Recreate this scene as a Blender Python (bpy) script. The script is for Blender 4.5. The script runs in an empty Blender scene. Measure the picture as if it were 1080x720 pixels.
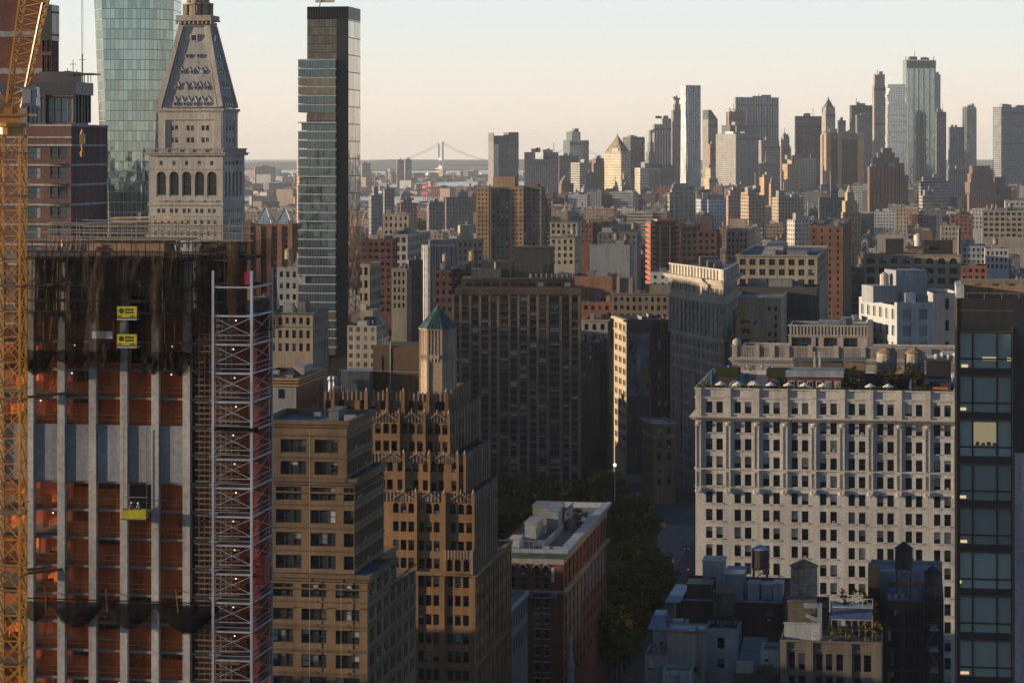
import bpy, math, random
from math import sin, cos, tan, radians, pi, sqrt, floor, atan2
rnd = random.Random(7)
scene = bpy.context.scene
COL = scene.collection

# ---------------------------------------------------------------- camera
FPX, HOR, CAMZ = 2600.0, 160.0, 129.0
cam_d = bpy.data.cameras.new('camera')
cam = bpy.data.objects.new('camera', cam_d); COL.objects.link(cam)
cam.location = (0, 0, CAMZ); cam.rotation_euler = (radians(90), 0, 0)
cam_d.sensor_width = 36.0; cam_d.lens = 36.0 * FPX / 1080.0
cam_d.shift_y = -(360.0 - HOR) / 1080.0
cam_d.clip_start = 1.0; cam_d.clip_end = 120000.0
scene.camera = cam

# ---------------------------------------------------------------- sky, sun, exposure
SUN_EL, SUN_LEFT = 7.0, 92.5            # degrees above the horizon, degrees left of the view axis
world = bpy.data.worlds.new('World'); scene.world = world; world.use_nodes = True
wn, wl = world.node_tree.nodes, world.node_tree.links
wn.clear()
sky = wn.new('ShaderNodeTexSky'); sky.sky_type = 'NISHITA'; sky.sun_disc = False
sky.sun_elevation = radians(SUN_EL); sky.sun_rotation = radians(-SUN_LEFT)
sky.altitude = 0; sky.air_density = 1.0; sky.dust_density = 0.8; sky.ozone_density = 3.6
bg = wn.new('ShaderNodeBackground'); bg.inputs['Strength'].default_value = 0.13
wo = wn.new('ShaderNodeOutputWorld')
# near the horizon the air is a pale peach that turns to a cool grey-white a few degrees up
wtc = wn.new('ShaderNodeTexCoord'); wse = wn.new('ShaderNodeSeparateXYZ'); wl.new(wtc.outputs['Generated'], wse.inputs[0])
wel = wn.new('ShaderNodeMath'); wel.operation = 'ARCSINE'; wl.new(wse.outputs[2], wel.inputs[0])
wra = wn.new('ShaderNodeValToRGB'); wmr = wn.new('ShaderNodeMapRange'); wmr.inputs[2].default_value = radians(10); wl.new(wel.outputs[0], wmr.inputs[0]); wl.new(wmr.outputs[0], wra.inputs[0])
SKY_LOW = ((0, (.92, .77, .61)), (.10, (.89, .78, .66)), (.20, (.83, .80, .72)), (.36, (.74, .80, .795)), (1.0, (.46, .58, .70)))
while len(wra.color_ramp.elements) < len(SKY_LOW): wra.color_ramp.elements.new(.5)
for el, (p_, c_) in zip(wra.color_ramp.elements, SKY_LOW): el.position = p_; el.color = (*c_, 1)
SKY_STR, SKY_GAIN = 0.105, 0.70
wsc = wn.new('ShaderNodeVectorMath'); wsc.operation = 'SCALE'; wl.new(wra.outputs[0], wsc.inputs[0]); wsc.inputs['Scale'].default_value = SKY_GAIN / SKY_STR
wfa = wn.new('ShaderNodeMapRange'); wfa.inputs[1].default_value = radians(4); wfa.inputs[2].default_value = radians(11); wfa.inputs[3].default_value = .9; wfa.inputs[4].default_value = 0
wl.new(wel.outputs[0], wfa.inputs[0])
wmx = wn.new('ShaderNodeMix'); wmx.data_type = 'RGBA'; wl.new(wfa.outputs[0], wmx.inputs[0]); wl.new(sky.outputs[0], wmx.inputs[6]); wl.new(wsc.outputs[0], wmx.inputs[7])
bg.inputs['Strength'].default_value = SKY_STR
wl.new(wmx.outputs[2], bg.inputs['Color']); wl.new(bg.outputs[0], wo.inputs['Surface'])
sun_d = bpy.data.lights.new('sun', 'SUN'); sun = bpy.data.objects.new('sun', sun_d); COL.objects.link(sun)
sun_d.energy = 5.0; sun_d.angle = radians(0.55); sun_d.color = (1.0, 0.78, 0.53)
a, e_ = radians(SUN_LEFT), radians(SUN_EL)
SUNDIR = (-sin(a) * cos(e_), cos(a) * cos(e_), sin(e_))     # towards the sun
from mathutils import Vector
sun.rotation_euler = Vector(SUNDIR).to_track_quat('Z', 'Y').to_euler()
vs = scene.view_settings
vs.view_transform = 'Standard'; vs.look = 'None'; vs.exposure = 0.75; vs.gamma = 1.0; vs.use_curve_mapping = False
cy = scene.cycles
cy.max_bounces = 5; cy.diffuse_bounces = 3; cy.glossy_bounces = 3; cy.transmission_bounces = 3
cy.transparent_max_bounces = 24; cy.volume_bounces = 1
cy.use_denoising = True
cy.sample_clamp_indirect = 4.0

# ---------------------------------------------------------------- materials
def nodes(m):
    m.use_nodes = True
    nt = m.node_tree; nt.nodes.clear()
    out = nt.nodes.new('ShaderNodeOutputMaterial')
    return nt, nt.nodes, nt.links, out
def mth(nt, op, a, b=None, c=None):
    n = nt.nodes.new('ShaderNodeMath'); n.operation = op
    for i, v in enumerate((a, b, c)):
        if v is None: continue
        if isinstance(v, (int, float)): n.inputs[i].default_value = v
        else: nt.links.new(v, n.inputs[i])
    return n.outputs[0]
def mixc(nt, f, a, b, bt='MIX'):
    n = nt.nodes.new('ShaderNodeMix'); n.data_type = 'RGBA'; n.blend_type = bt
    for i, v in ((0, f), (6, a), (7, b)):
        if isinstance(v, (int, float)): n.inputs[i].default_value = v
        elif isinstance(v, tuple): n.inputs[i].default_value = (v[0], v[1], v[2], 1)
        else: nt.links.new(v, n.inputs[i])
    return n.outputs[2]
def noise(nt, vec, scale, detail=3.0, rough=.55):
    n = nt.nodes.new('ShaderNodeTexNoise'); n.inputs['Scale'].default_value = scale
    n.inputs['Detail'].default_value = detail; n.inputs['Roughness'].default_value = rough
    nt.links.new(vec, n.inputs['Vector']); return n.outputs[0]
def ramp(nt, f, a, b, x0=.3, x1=.7):
    n = nt.nodes.new('ShaderNodeMapRange'); n.inputs[1].default_value = x0; n.inputs[2].default_value = x1
    n.inputs[3].default_value = a; n.inputs[4].default_value = b
    nt.links.new(f, n.inputs[0]); return n.outputs[0]
def scalev(nt, vec, s):
    n = nt.nodes.new('ShaderNodeVectorMath'); n.operation = 'MULTIPLY'
    nt.links.new(vec, n.inputs[0]); n.inputs[1].default_value = s; return n.outputs[0]
def princ(nt, out, color=None, rough=.8, metal=0.0, spec=.3):
    p = nt.nodes.new('ShaderNodeBsdfPrincipled')
    if color is not None:
        if isinstance(color, tuple): p.inputs['Base Color'].default_value = (*color, 1)
        else: nt.links.new(color, p.inputs['Base Color'])
    for k, v in (('Roughness', rough), ('Metallic', metal), ('Specular IOR Level', spec)):
        if isinstance(v, (int, float)): p.inputs[k].default_value = v
        else: nt.links.new(v, p.inputs[k])
    if out is not None: nt.links.new(p.outputs[0], out.inputs['Surface'])
    return p
def objcolor(nt):
    n = nt.nodes.new('ShaderNodeObjectInfo'); return n.outputs['Color'], n.outputs['Random']
def dirt(nt, col, lo=.66, hi=1.2, s=.09):
    """broad weathering patches and vertical rain streaks, fixed to the object"""
    tc = nt.nodes.new('ShaderNodeTexCoord')
    f = ramp(nt, noise(nt, tc.outputs['Object'], s, 4), lo, hi, .3, .7)
    g = ramp(nt, noise(nt, scalev(nt, tc.outputs['Object'], (1, 1, .06)), .9, 3), .74, 1.12, .3, .7)
    k = mth(nt, 'MULTIPLY', f, g)
    v = nt.nodes.new('ShaderNodeVectorMath'); v.operation = 'SCALE'
    nt.links.new(col, v.inputs[0]); nt.links.new(k, v.inputs['Scale'])
    return v.outputs[0], tc.outputs['Object']
def bump(nt, h, p, strength=.4, dist=.05):
    b = nt.nodes.new('ShaderNodeBump'); b.inputs['Strength'].default_value = strength
    b.inputs['Distance'].default_value = dist
    nt.links.new(h, b.inputs['Height']); nt.links.new(b.outputs[0], p.inputs['Normal'])

def m_wall(name, rough=.85, lo=.64, hi=1.2, course=True, spec=.25, metal=0.0):
    """masonry / render tinted by the object's colour, with courses and weathering"""
    m = bpy.data.materials.new(name); nt, N, L, out = nodes(m)
    c, r = objcolor(nt)
    col, oc = dirt(nt, c, lo, hi)
    fine = noise(nt, oc, 2.3, 3)
    col = mixc(nt, ramp(nt, fine, 0, .35, .35, .7), col, (.04, .035, .03))
    p = princ(nt, out, col, rough, metal, spec)
    if course:
        sep = N.new('ShaderNodeSeparateXYZ'); L.new(oc, sep.inputs[0])
        w = mth(nt, 'FRACT', mth(nt, 'MULTIPLY', sep.outputs[2], 1.6))
        h = mth(nt, 'ADD', mth(nt, 'GREATER_THAN', w, .08), mth(nt, 'MULTIPLY', fine, .8))
        bump(nt, h, p, .5, .05)
    return m
def m_plain(name, color=None, rough=.6, metal=0.0, spec=.4, lo=.8, hi=1.15, s=.4):
    m = bpy.data.materials.new(name); nt, N, L, out = nodes(m)
    if color is None: c, r = objcolor(nt)
    else:
        n = N.new('ShaderNodeRGB'); n.outputs[0].default_value = (*color, 1); c = n.outputs[0]
    col, oc = dirt(nt, c, lo, hi, s)
    princ(nt, out, col, rough, metal, spec)
    return m
def m_grid(name, wf, hf, glass=(.06, .07, .08), gr=.15, second=None, metal=0.0, rough=.85, var=.5):
    """a wall whose windows repeat once per UV unit (far buildings, windows of a pixel or two)"""
    m = bpy.data.materials.new(name); nt, N, L, out = nodes(m)
    c, r = objcolor(nt)
    col, oc = dirt(nt, c, .8, 1.12, .05)
    uv = N.new('ShaderNodeUVMap')
    sep = N.new('ShaderNodeSeparateXYZ'); L.new(uv.outputs[0], sep.inputs[0])
    fu, fv = mth(nt, 'FRACT', sep.outputs[0]), mth(nt, 'FRACT', sep.outputs[1])
    mu = mth(nt, 'LESS_THAN', mth(nt, 'ABSOLUTE', mth(nt, 'SUBTRACT', fu, .5)), wf / 2)
    mv = mth(nt, 'LESS_THAN', mth(nt, 'ABSOLUTE', mth(nt, 'SUBTRACT', fv, .5)), hf / 2)
    mask = mth(nt, 'MULTIPLY', mu, mv)
    cmb = N.new('ShaderNodeCombineXYZ')
    L.new(mth(nt, 'FLOOR', sep.outputs[0]), cmb.inputs[0]); L.new(mth(nt, 'FLOOR', sep.outputs[1]), cmb.inputs[1])
    L.new(mth(nt, 'MULTIPLY', r, 57.0), cmb.inputs[2])
    wn_ = N.new('ShaderNodeTexWhiteNoise'); wn_.noise_dimensions = '3D'; L.new(cmb.outputs[0], wn_.inputs['Vector'])
    g = mixc(nt, mth(nt, 'MULTIPLY', mth(nt, 'POWER', wn_.outputs[0], 3.0), var), glass, (.30, .30, .28))
    if second:            # spandrel between the window rows of one vertical strip
        g = mixc(nt, mv, second, g); mask = mu
    up = N.new('ShaderNodeNewGeometry'); sn = N.new('ShaderNodeSeparateXYZ'); L.new(up.outputs['Normal'], sn.inputs[0])
    mask = mth(nt, 'MULTIPLY', mask, mth(nt, 'LESS_THAN', mth(nt, 'ABSOLUTE', sn.outputs[2]), .6))
    colr = mixc(nt, mask, col, g)
    rr = mth(nt, 'ADD', mth(nt, 'MULTIPLY', mask, gr - rough), rough)
    p = princ(nt, out, colr, rr, mth(nt, 'MULTIPLY', mask, metal), .5)
    bump(nt, mth(nt, 'SUBTRACT', 1.0, mask), p, .5, .3)
    return m
def m_glass(name, tint=(.02, .026, .032), blinds=.45, flat=False):
    """window panes: dark glass, some with a blind drawn part of the way down"""
    m = bpy.data.materials.new(name); nt, N, L, out = nodes(m)
    oi = N.new('ShaderNodeObjectInfo'); ge = N.new('ShaderNodeNewGeometry')
    r = mth(nt, 'FRACT', mth(nt, 'ADD', oi.outputs['Random'], ge.outputs['Random Per Island']))
    r2 = mth(nt, 'FRACT', mth(nt, 'MULTIPLY', r, 17.31)); r3 = mth(nt, 'FRACT', mth(nt, 'MULTIPLY', r, 91.7))
    uv = N.new('ShaderNodeUVMap'); sep = N.new('ShaderNodeSeparateXYZ'); L.new(uv.outputs[0], sep.inputs[0])
    drawn = mth(nt, 'LESS_THAN', r, blinds)
    low = mth(nt, 'GREATER_THAN', sep.outputs[1], mth(nt, 'MULTIPLY', r2, 1.0))
    msk = mth(nt, 'MULTIPLY', drawn, low)
    tc = N.new('ShaderNodeTexCoord')
    if flat: tint = tuple(t * .62 for t in tint)
    inside = mixc(nt, (r3 if flat else ramp(nt, noise(nt, tc.outputs['Object'], 1.7, 3), 0, 1, .45, .75)), tint, tuple(t * 1.85 for t in tint) if flat else (tint[0]*2.6, tint[1]*2.3, tint[2]*2.0))
    bl = mixc(nt, r3, (.07, .075, .075), (.40, .40, .38))
    col = mixc(nt, msk, inside, bl)
    p = princ(nt, out, col, mth(nt, 'ADD', .06, mth(nt, 'MULTIPLY', msk, .15)), 0, .3)
    return m
def m_curtain(name, tint, bay, fl, lines=(.5, .5, .5), metal=.75, rough=.07, lw=.06, lh=.09, jit=.02, band=None):
    """curtain wall: reflecting panels with slightly different tilt, mullions and floor lines (UV in metres)"""
    m = bpy.data.materials.new(name); nt, N, L, out = nodes(m)
    uv = N.new('ShaderNodeUVMap'); sep = N.new('ShaderNodeSeparateXYZ'); L.new(uv.outputs[0], sep.inputs[0])
    u = mth(nt, 'DIVIDE', sep.outputs[0], bay); v = mth(nt, 'DIVIDE', sep.outputs[1], fl)
    fu, fv = mth(nt, 'FRACT', u), mth(nt, 'FRACT', v)
    mask = mth(nt, 'MAXIMUM', mth(nt, 'LESS_THAN', fu, lw), mth(nt, 'LESS_THAN', fv, lh))
    cmb = N.new('ShaderNodeCombineXYZ'); L.new(mth(nt, 'FLOOR', u), cmb.inputs[0]); L.new(mth(nt, 'FLOOR', v), cmb.inputs[1])
    wn_ = N.new('ShaderNodeTexWhiteNoise'); L.new(cmb.outputs[0], wn_.inputs['Vector'])
    k = ramp(nt, wn_.outputs[0], .72, 1.12, 0, 1)
    t = N.new('ShaderNodeVectorMath'); t.operation = 'SCALE'; t.inputs[0].default_value = tint; L.new(k, t.inputs['Scale'])
    col = mixc(nt, mask, t.outputs[0], lines)
    if band: col = mixc(nt, mth(nt, 'GREATER_THAN', fv, 1 - band[0]), col, band[1])
    p = princ(nt, out, col, mth(nt, 'ADD', rough, mth(nt, 'MULTIPLY', mask, .5)), mth(nt, 'MULTIPLY', mth(nt, 'SUBTRACT', 1.0, mask), metal), .5)
    ge = N.new('ShaderNodeNewGeometry')
    s1 = N.new('ShaderNodeVectorMath'); s1.operation = 'SUBTRACT'; L.new(wn_.outputs[1], s1.inputs[0]); s1.inputs[1].default_value = (.5, .5, .5)
    s2 = N.new('ShaderNodeVectorMath'); s2.operation = 'SCALE'; L.new(s1.outputs[0], s2.inputs[0]); s2.inputs['Scale'].default_value = jit
    tc = N.new('ShaderNodeTexCoord'); nn = N.new('ShaderNodeTexNoise'); nn.inputs['Scale'].default_value = .25; L.new(tc.outputs['Object'], nn.inputs['Vector'])
    s3 = N.new('ShaderNodeVectorMath'); s3.operation = 'SUBTRACT'; L.new(nn.outputs[1], s3.inputs[0]); s3.inputs[1].default_value = (.5, .5, .5)
    s4 = N.new('ShaderNodeVectorMath'); s4.operation = 'SCALE'; L.new(s3.outputs[0], s4.inputs[0]); s4.inputs['Scale'].default_value = jit * 3
    ad = N.new('ShaderNodeVectorMath'); ad.operation = 'ADD'; L.new(ge.outputs['Normal'], ad.inputs[0]); L.new(s2.outputs[0], ad.inputs[1])
    ad2 = N.new('ShaderNodeVectorMath'); ad2.operation = 'ADD'; L.new(ad.outputs[0], ad2.inputs[0]); L.new(s4.outputs[0], ad2.inputs[1])
    nm = N.new('ShaderNodeVectorMath'); nm.operation = 'NORMALIZE'; L.new(ad2.outputs[0], nm.inputs[0]); L.new(nm.outputs[0], p.inputs['Normal'])
    return m
def m_emit(name, color, s):
    m = bpy.data.materials.new(name); nt, N, L, out = nodes(m)
    e = N.new('ShaderNodeEmission'); e.inputs[0].default_value = (*color, 1); e.inputs[1].default_value = s
    L.new(e.outputs[0], out.inputs['Surface']); return m
def m_net(name, color, alpha, trans=.4, weave=None):
    """netting: a coloured cloth with holes, partly letting light through"""
    m = bpy.data.materials.new(name); nt, N, L, out = nodes(m)
    tc = N.new('ShaderNodeTexCoord'); ob = tc.outputs['Object']
    n1 = noise(nt, scalev(nt, ob, (1, 1, .25)), .8, 4)
    c = mixc(nt, ramp(nt, n1, 0, 1, .35, .65), tuple(x * .55 for x in color), color)
    d = N.new('ShaderNodeBsdfDiffuse'); L.new(c, d.inputs[0])
    t = N.new('ShaderNodeBsdfTranslucent'); L.new(c, t.inputs[0])
    mx = N.new('ShaderNodeMixShader'); mx.inputs[0].default_value = trans; L.new(d.outputs[0], mx.inputs[1]); L.new(t.outputs[0], mx.inputs[2])
    tr = N.new('ShaderNodeBsdfTransparent')
    al = ramp(nt, noise(nt, ob, .35, 3), alpha - .14, alpha + .14, .35, .65)
    m2 = N.new('ShaderNodeMixShader'); L.new(al, m2.inputs[0]); L.new(tr.outputs[0], m2.inputs[1]); L.new(mx.outputs[0], m2.inputs[2])
    L.new(m2.outputs[0], out.inputs['Surface']); return m
def m_leaf(name, c0, c1):
    m = bpy.data.materials.new(name); nt, N, L, out = nodes(m)
    ge = N.new('ShaderNodeNewGeometry'); oi = N.new('ShaderNodeObjectInfo')
    c = mixc(nt, ge.outputs['Random Per Island'], c0, c1)
    k = ramp(nt, oi.outputs['Random'], .75, 1.25, 0, 1)
    v = N.new('ShaderNodeVectorMath'); v.operation = 'SCALE'; L.new(c, v.inputs[0]); L.new(k, v.inputs['Scale'])
    d = N.new('ShaderNodeBsdfDiffuse'); L.new(v.outputs[0], d.inputs[0])
    t = N.new('ShaderNodeBsdfTranslucent'); L.new(v.outputs[0], t.inputs[0])
    mx = N.new('ShaderNodeMixShader'); mx.inputs[0].default_value = .3; L.new(d.outputs[0], mx.inputs[1]); L.new(t.outputs[0], mx.inputs[2])
    L.new(mx.outputs[0], out.inputs['Surface']); return m

M = {}
M['brick'] = m_wall('brick_masonry')
M['stone'] = m_wall('stone_masonry', .8, .8, 1.12)
M['smooth'] = m_wall('painted_render', .75, .85, 1.1, course=False)
M['clad'] = m_wall('metal_cladding', .4, .9, 1.08, course=False, spec=.5, metal=.2)
M['concrete'] = m_wall('raw_concrete', .9, .65, 1.15, course=False)
M['roof'] = m_plain('roof_surface', None, .85, 0, .2, .55, 1.3, .12)
M['metal'] = m_plain('painted_metal', None, .45, .3, .5)
M['steel'] = m_plain('galvanised_steel', None, .4, .6, .5)
M['wood'] = m_plain('weathered_wood', None, .85, 0, .2, .6, 1.3, .9)
M['copper'] = m_plain('green_copper', (.09, .15, .14), .5, .3, .5, .7, 1.25, .5)
M['paint'] = m_plain('gloss_paint', None, .3, 0, .5)
M['glass'] = m_glass('window_glass')
M['darkglass'] = m_glass('dark_window_glass', (.012, .014, .017), .2)
M['tealglass'] = m_glass('tinted_window_glass', (.25, .30, .28), .10, True)
M['frame'] = m_plain('window_frame_paint', None, .6, 0, .3)
M['g_punch'] = m_grid('far_wall_punched', .5, .55)
M['g_dense'] = m_grid('far_wall_dense', .62, .62)
M['g_ribbon'] = m_grid('far_wall_ribbon', 2.0, .5)
M['g_pier'] = m_grid('far_wall_piers', .55, .55, second=(.13, .125, .12))
M['g_dark'] = m_grid('far_wall_dark', .8, .6, (.02, .022, .026), .12)
M['g_glass'] = m_grid('far_wall_glass', .86, .82, (.16, .22, .24), .08, metal=.8, rough=.5, var=.25)
M['g_plain'] = m_wall('far_wall_plain', .85, .8, 1.1, course=False)
M['net_red'] = m_net('orange_debris_net', (.80, .19, .07), .66, .5)
M['net_dark_red'] = m_net('dark_red_net', (.20, .045, .035), .6, .3)
M['net_black'] = m_net('black_debris_net', (.012, .012, .013), .86, .05)
M['net_thin'] = m_net('thin_dark_net', (.038, .028, .022), .54, .1)
M['leaf'] = m_leaf('green_leaves', (.045, .052, .013), (.125, .115, .030))
M['leaf_y'] = m_leaf('yellow_leaves', (.28, .18, .03), (.50, .34, .06))
M['leaf_d'] = m_leaf('dark_leaves', (.015, .022, .009), (.04, .045, .016))
M['bark'] = m_plain('bark', (.045, .035, .027), .9)
M['bulb'] = m_emit('lamp_bulb', (1, .93, .82), 1.2)
M['warmlamp'] = m_emit('warm_ceiling_lamp', (1, .74, .42), .45)
M['redlight'] = m_emit('red_signal_light', (1, .06, .03), .8)
M['bluelight'] = m_emit('blue_string_light', (.15, .3, 1), 1.2)

# ---------------------------------------------------------------- mesh helpers
class MB:
    """collects faces; build() links them as one mesh object"""
    def __init__(s): s.v = []; s.f = []; s.m = []; s.uv = {}
    def quad(s, *p, mi=0, uv=None):
        i = len(s.v); s.v.extend(p); s.f.append(tuple(range(i, i + len(p)))); s.m.append(mi)
        if uv: s.uv[len(s.f) - 1] = uv
    def box(s, x0, x1, y0, y1, z0, z1, mi=0, bottom=True):
        a, b, c, d = (x0, y0), (x1, y0), (x1, y1), (x0, y1)
        for p, q in ((a, b), (b, c), (c, d), (d, a)):
            s.quad((*p, z0), (*q, z0), (*q, z1), (*p, z1), mi=mi)
        s.quad((*a, z1), (*b, z1), (*c, z1), (*d, z1), mi=mi)
        if bottom: s.quad((*d, z0), (*c, z0), (*b, z0), (*a, z0), mi=mi)
    def prism(s, pts, z0, z1, mi=0, pts1=None, cap=True, base=False):
        q = pts1 or pts; n = len(pts)
        for i in range(n):
            j = (i + 1) % n
            s.quad((*pts[i], z0), (*pts[j], z0), (*q[j], z1), (*q[i], z1), mi=mi)
        if cap: s.quad(*[(*p, z1) for p in q], mi=mi)
        if base: s.quad(*[(*p, z0) for p in reversed(pts)], mi=mi)
    def cyl(s, x, y, z0, z1, r0, r1=None, n=12, mi=0, cap=True, base=False, a0=0.0):
        r1 = r0 if r1 is None else r1
        A = [(x + r0 * cos(2 * pi * k / n + a0), y + r0 * sin(2 * pi * k / n + a0)) for k in range(n)]
        if r1 < 1e-4:
            for k in range(n): s.quad((*A[k], z0), (*A[(k + 1) % n], z0), (x, y, z1), mi=mi)
        else:
            s.prism(A, z0, z1, mi, [(x + r1 * cos(2 * pi * k / n + a0), y + r1 * sin(2 * pi * k / n + a0)) for k in range(n)], cap)
        if base: s.quad(*[(*p, z0) for p in reversed(A)], mi=mi)
    def lathe(s, x, y, prof, n=12, mi=0):
        for (r0, z0), (r1, z1) in zip(prof, prof[1:]):
            s.cyl(x, y, z0, z1, max(r0, .001), max(r1, .001), n, mi, False)
    def bar(s, p, q, w, h=None, mi=0):
        p, q = Vector(p), Vector(q); d = (q - p)
        if d.length < 1e-5: return
        d.normalize(); h = w if h is None else h
        up = Vector((0, 0, 1)) if abs(d.z) < .95 else Vector((0, 1, 0))
        a = d.cross(up).normalized() * (w / 2); b = a.cross(d).normalized() * (h / 2)
        P = [tuple(p + x) for x in (a + b, -a + b, -a - b, a - b)]; Q = [tuple(q + x) for x in (a + b, -a + b, -a - b, a - b)]
        for i in range(4):
            j = (i + 1) % 4; s.quad(P[j], P[i], Q[i], Q[j], mi=mi)
        s.quad(*P, mi=mi); s.quad(*reversed(Q), mi=mi)
    def ball(s, c, rx, ry=None, rz=None, n=10, mi=0):
        ry = rx if ry is None else ry; rz = rx if rz is None else rz; m_ = max(4, n // 2)
        g = lambda i, j: (c[0] + rx * sin(pi * i / m_) * cos(2 * pi * j / n), c[1] + ry * sin(pi * i / m_) * sin(2 * pi * j / n), c[2] + rz * cos(pi * i / m_))
        for i in range(m_):
            for j in range(n):
                if i == 0: s.quad(g(0, 0), g(1, j), g(1, j + 1), mi=mi)
                elif i == m_ - 1: s.quad(g(i, j), g(m_, 0), g(i, j + 1), mi=mi)
                else: s.quad(g(i, j), g(i + 1, j), g(i + 1, j + 1), g(i, j + 1), mi=mi)
    def mesh(s, name, mats, uvs=(1, 1)):
        me = bpy.data.meshes.new(name); me.from_pydata(s.v, [], s.f)
        for m in mats: me.materials.append(m)
        if len(mats) > 1: me.polygons.foreach_set('material_index', s.m)
        ul = me.uv_layers.new(name='UVMap'); dat = []
        V = s.v; su, sv = 1 / uvs[0], 1 / uvs[1]
        for k, f in enumerate(s.f):
            if k in s.uv:
                for t in s.uv[k]: dat.extend(t)
                continue
            p0, p1, p2 = V[f[0]], V[f[1]], V[f[2]]
            ax, ay, az = p1[0] - p0[0], p1[1] - p0[1], p1[2] - p0[2]
            bx, by, bz = p2[0] - p0[0], p2[1] - p0[1], p2[2] - p0[2]
            nx, ny, nz = ay * bz - az * by, az * bx - ax * bz, ax * by - ay * bx
            hl = sqrt(nx * nx + ny * ny)
            if hl > abs(nz) * .25 and hl > 1e-9:
                hx, hy = -ny / hl, nx / hl
                for i in f: dat.append((V[i][0] * hx + V[i][1] * hy) * su); dat.append(V[i][2] * sv)
            else:
                for i in f: dat.append(V[i][0] * su); dat.append(V[i][1] * sv)
        ul.data.foreach_set('uv', dat)
        me.update(); return me
    def build(s, name, mats, parent=None, color=None, loc=(0, 0, 0), rz=0.0, uvs=(1, 1)):
        if not s.f: return None
        mats = mats if isinstance(mats, (list, tuple)) else [mats]
        return link(name, s.mesh(name, mats, uvs), parent, color, loc, rz)
def link(name, me, parent=None, color=None, loc=(0, 0, 0), rz=0.0):
    o = bpy.data.objects.new(name, me); COL.objects.link(o)
    o.location = loc; o.rotation_euler = (0, 0, rz)
    if color: o.color = (color[0], color[1], color[2], 1)
    if parent: o.parent = parent
    return o
def tag(o, label=None, cat=None, group=None, kind=None):
    if label: o['label'] = label
    if cat: o['category'] = cat
    if group: o['group'] = group
    if kind: o['kind'] = kind
    return o
def empty(name, label, cat, loc=(0, 0, 0), rz=0.0, group=None):
    o = bpy.data.objects.new(name, None); COL.objects.link(o); o.empty_display_size = 1
    o.location = loc; o.rotation_euler = (0, 0, rz)
    return tag(o, label, cat, group)

G = radians(-9.5)                     # the street grid, turned against the view axis
X = lambda px, D: (px - 540.0) * D / FPX
Zp = lambda py, D: CAMZ + (HOR - py) * D / FPX

# ---------------------------------------------------------------- windows
_wm = {}
def win_mesh(style, w, h, glass):
    key = (style, round(w, 2), round(h, 2), glass)
    if key in _wm: return _wm[key]
    b = MB(); t = .07 if w < 2.5 else .1; hw = w / 2
    panes = {'tri': 3, 'duo': 2, 'quad': 4}.get(style, 1)
    pw = w / panes
    for k in range(panes):
        x0, x1 = -hw + k * pw, -hw + (k + 1) * pw
        b.quad((x0, 0, 0), (x1, 0, 0), (x1, 0, h), (x0, 0, h), mi=0, uv=((0, 0), (1, 0), (1, 1), (0, 1)))
        if k: b.box(x0 - t * .7, x0 + t * .7, -.09, -.002, 0, h, 1)
        if style in ('dh', 'tri', 'duo', 'quad'):
            b.box(x0 + t, x1 - t, -.07, -.003, h * .5 - t / 2, h * .5 + t / 2, 1)
    b.box(-hw, -hw + t, -.08, -.002, 0, h, 1); b.box(hw - t, hw, -.08, -.002, 0, h, 1)
    b.box(-hw + t, hw - t, -.08, -.002, 0, t, 1); b.box(-hw + t, hw - t, -.08, -.002, h - t, h, 1)
    if style == 'big':
        for f in (.26, .72): b.box(-hw + w * f - t, -hw + w * f + t, -.12, -.004, t, h - t, 1)
        b.box(-hw + t, hw - t, -.1, -.003, h * .27 - t, h * .27 + t, 1)
    _wm[key] = b.mesh('window', [M[glass], M['frame']]); return _wm[key]

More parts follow.
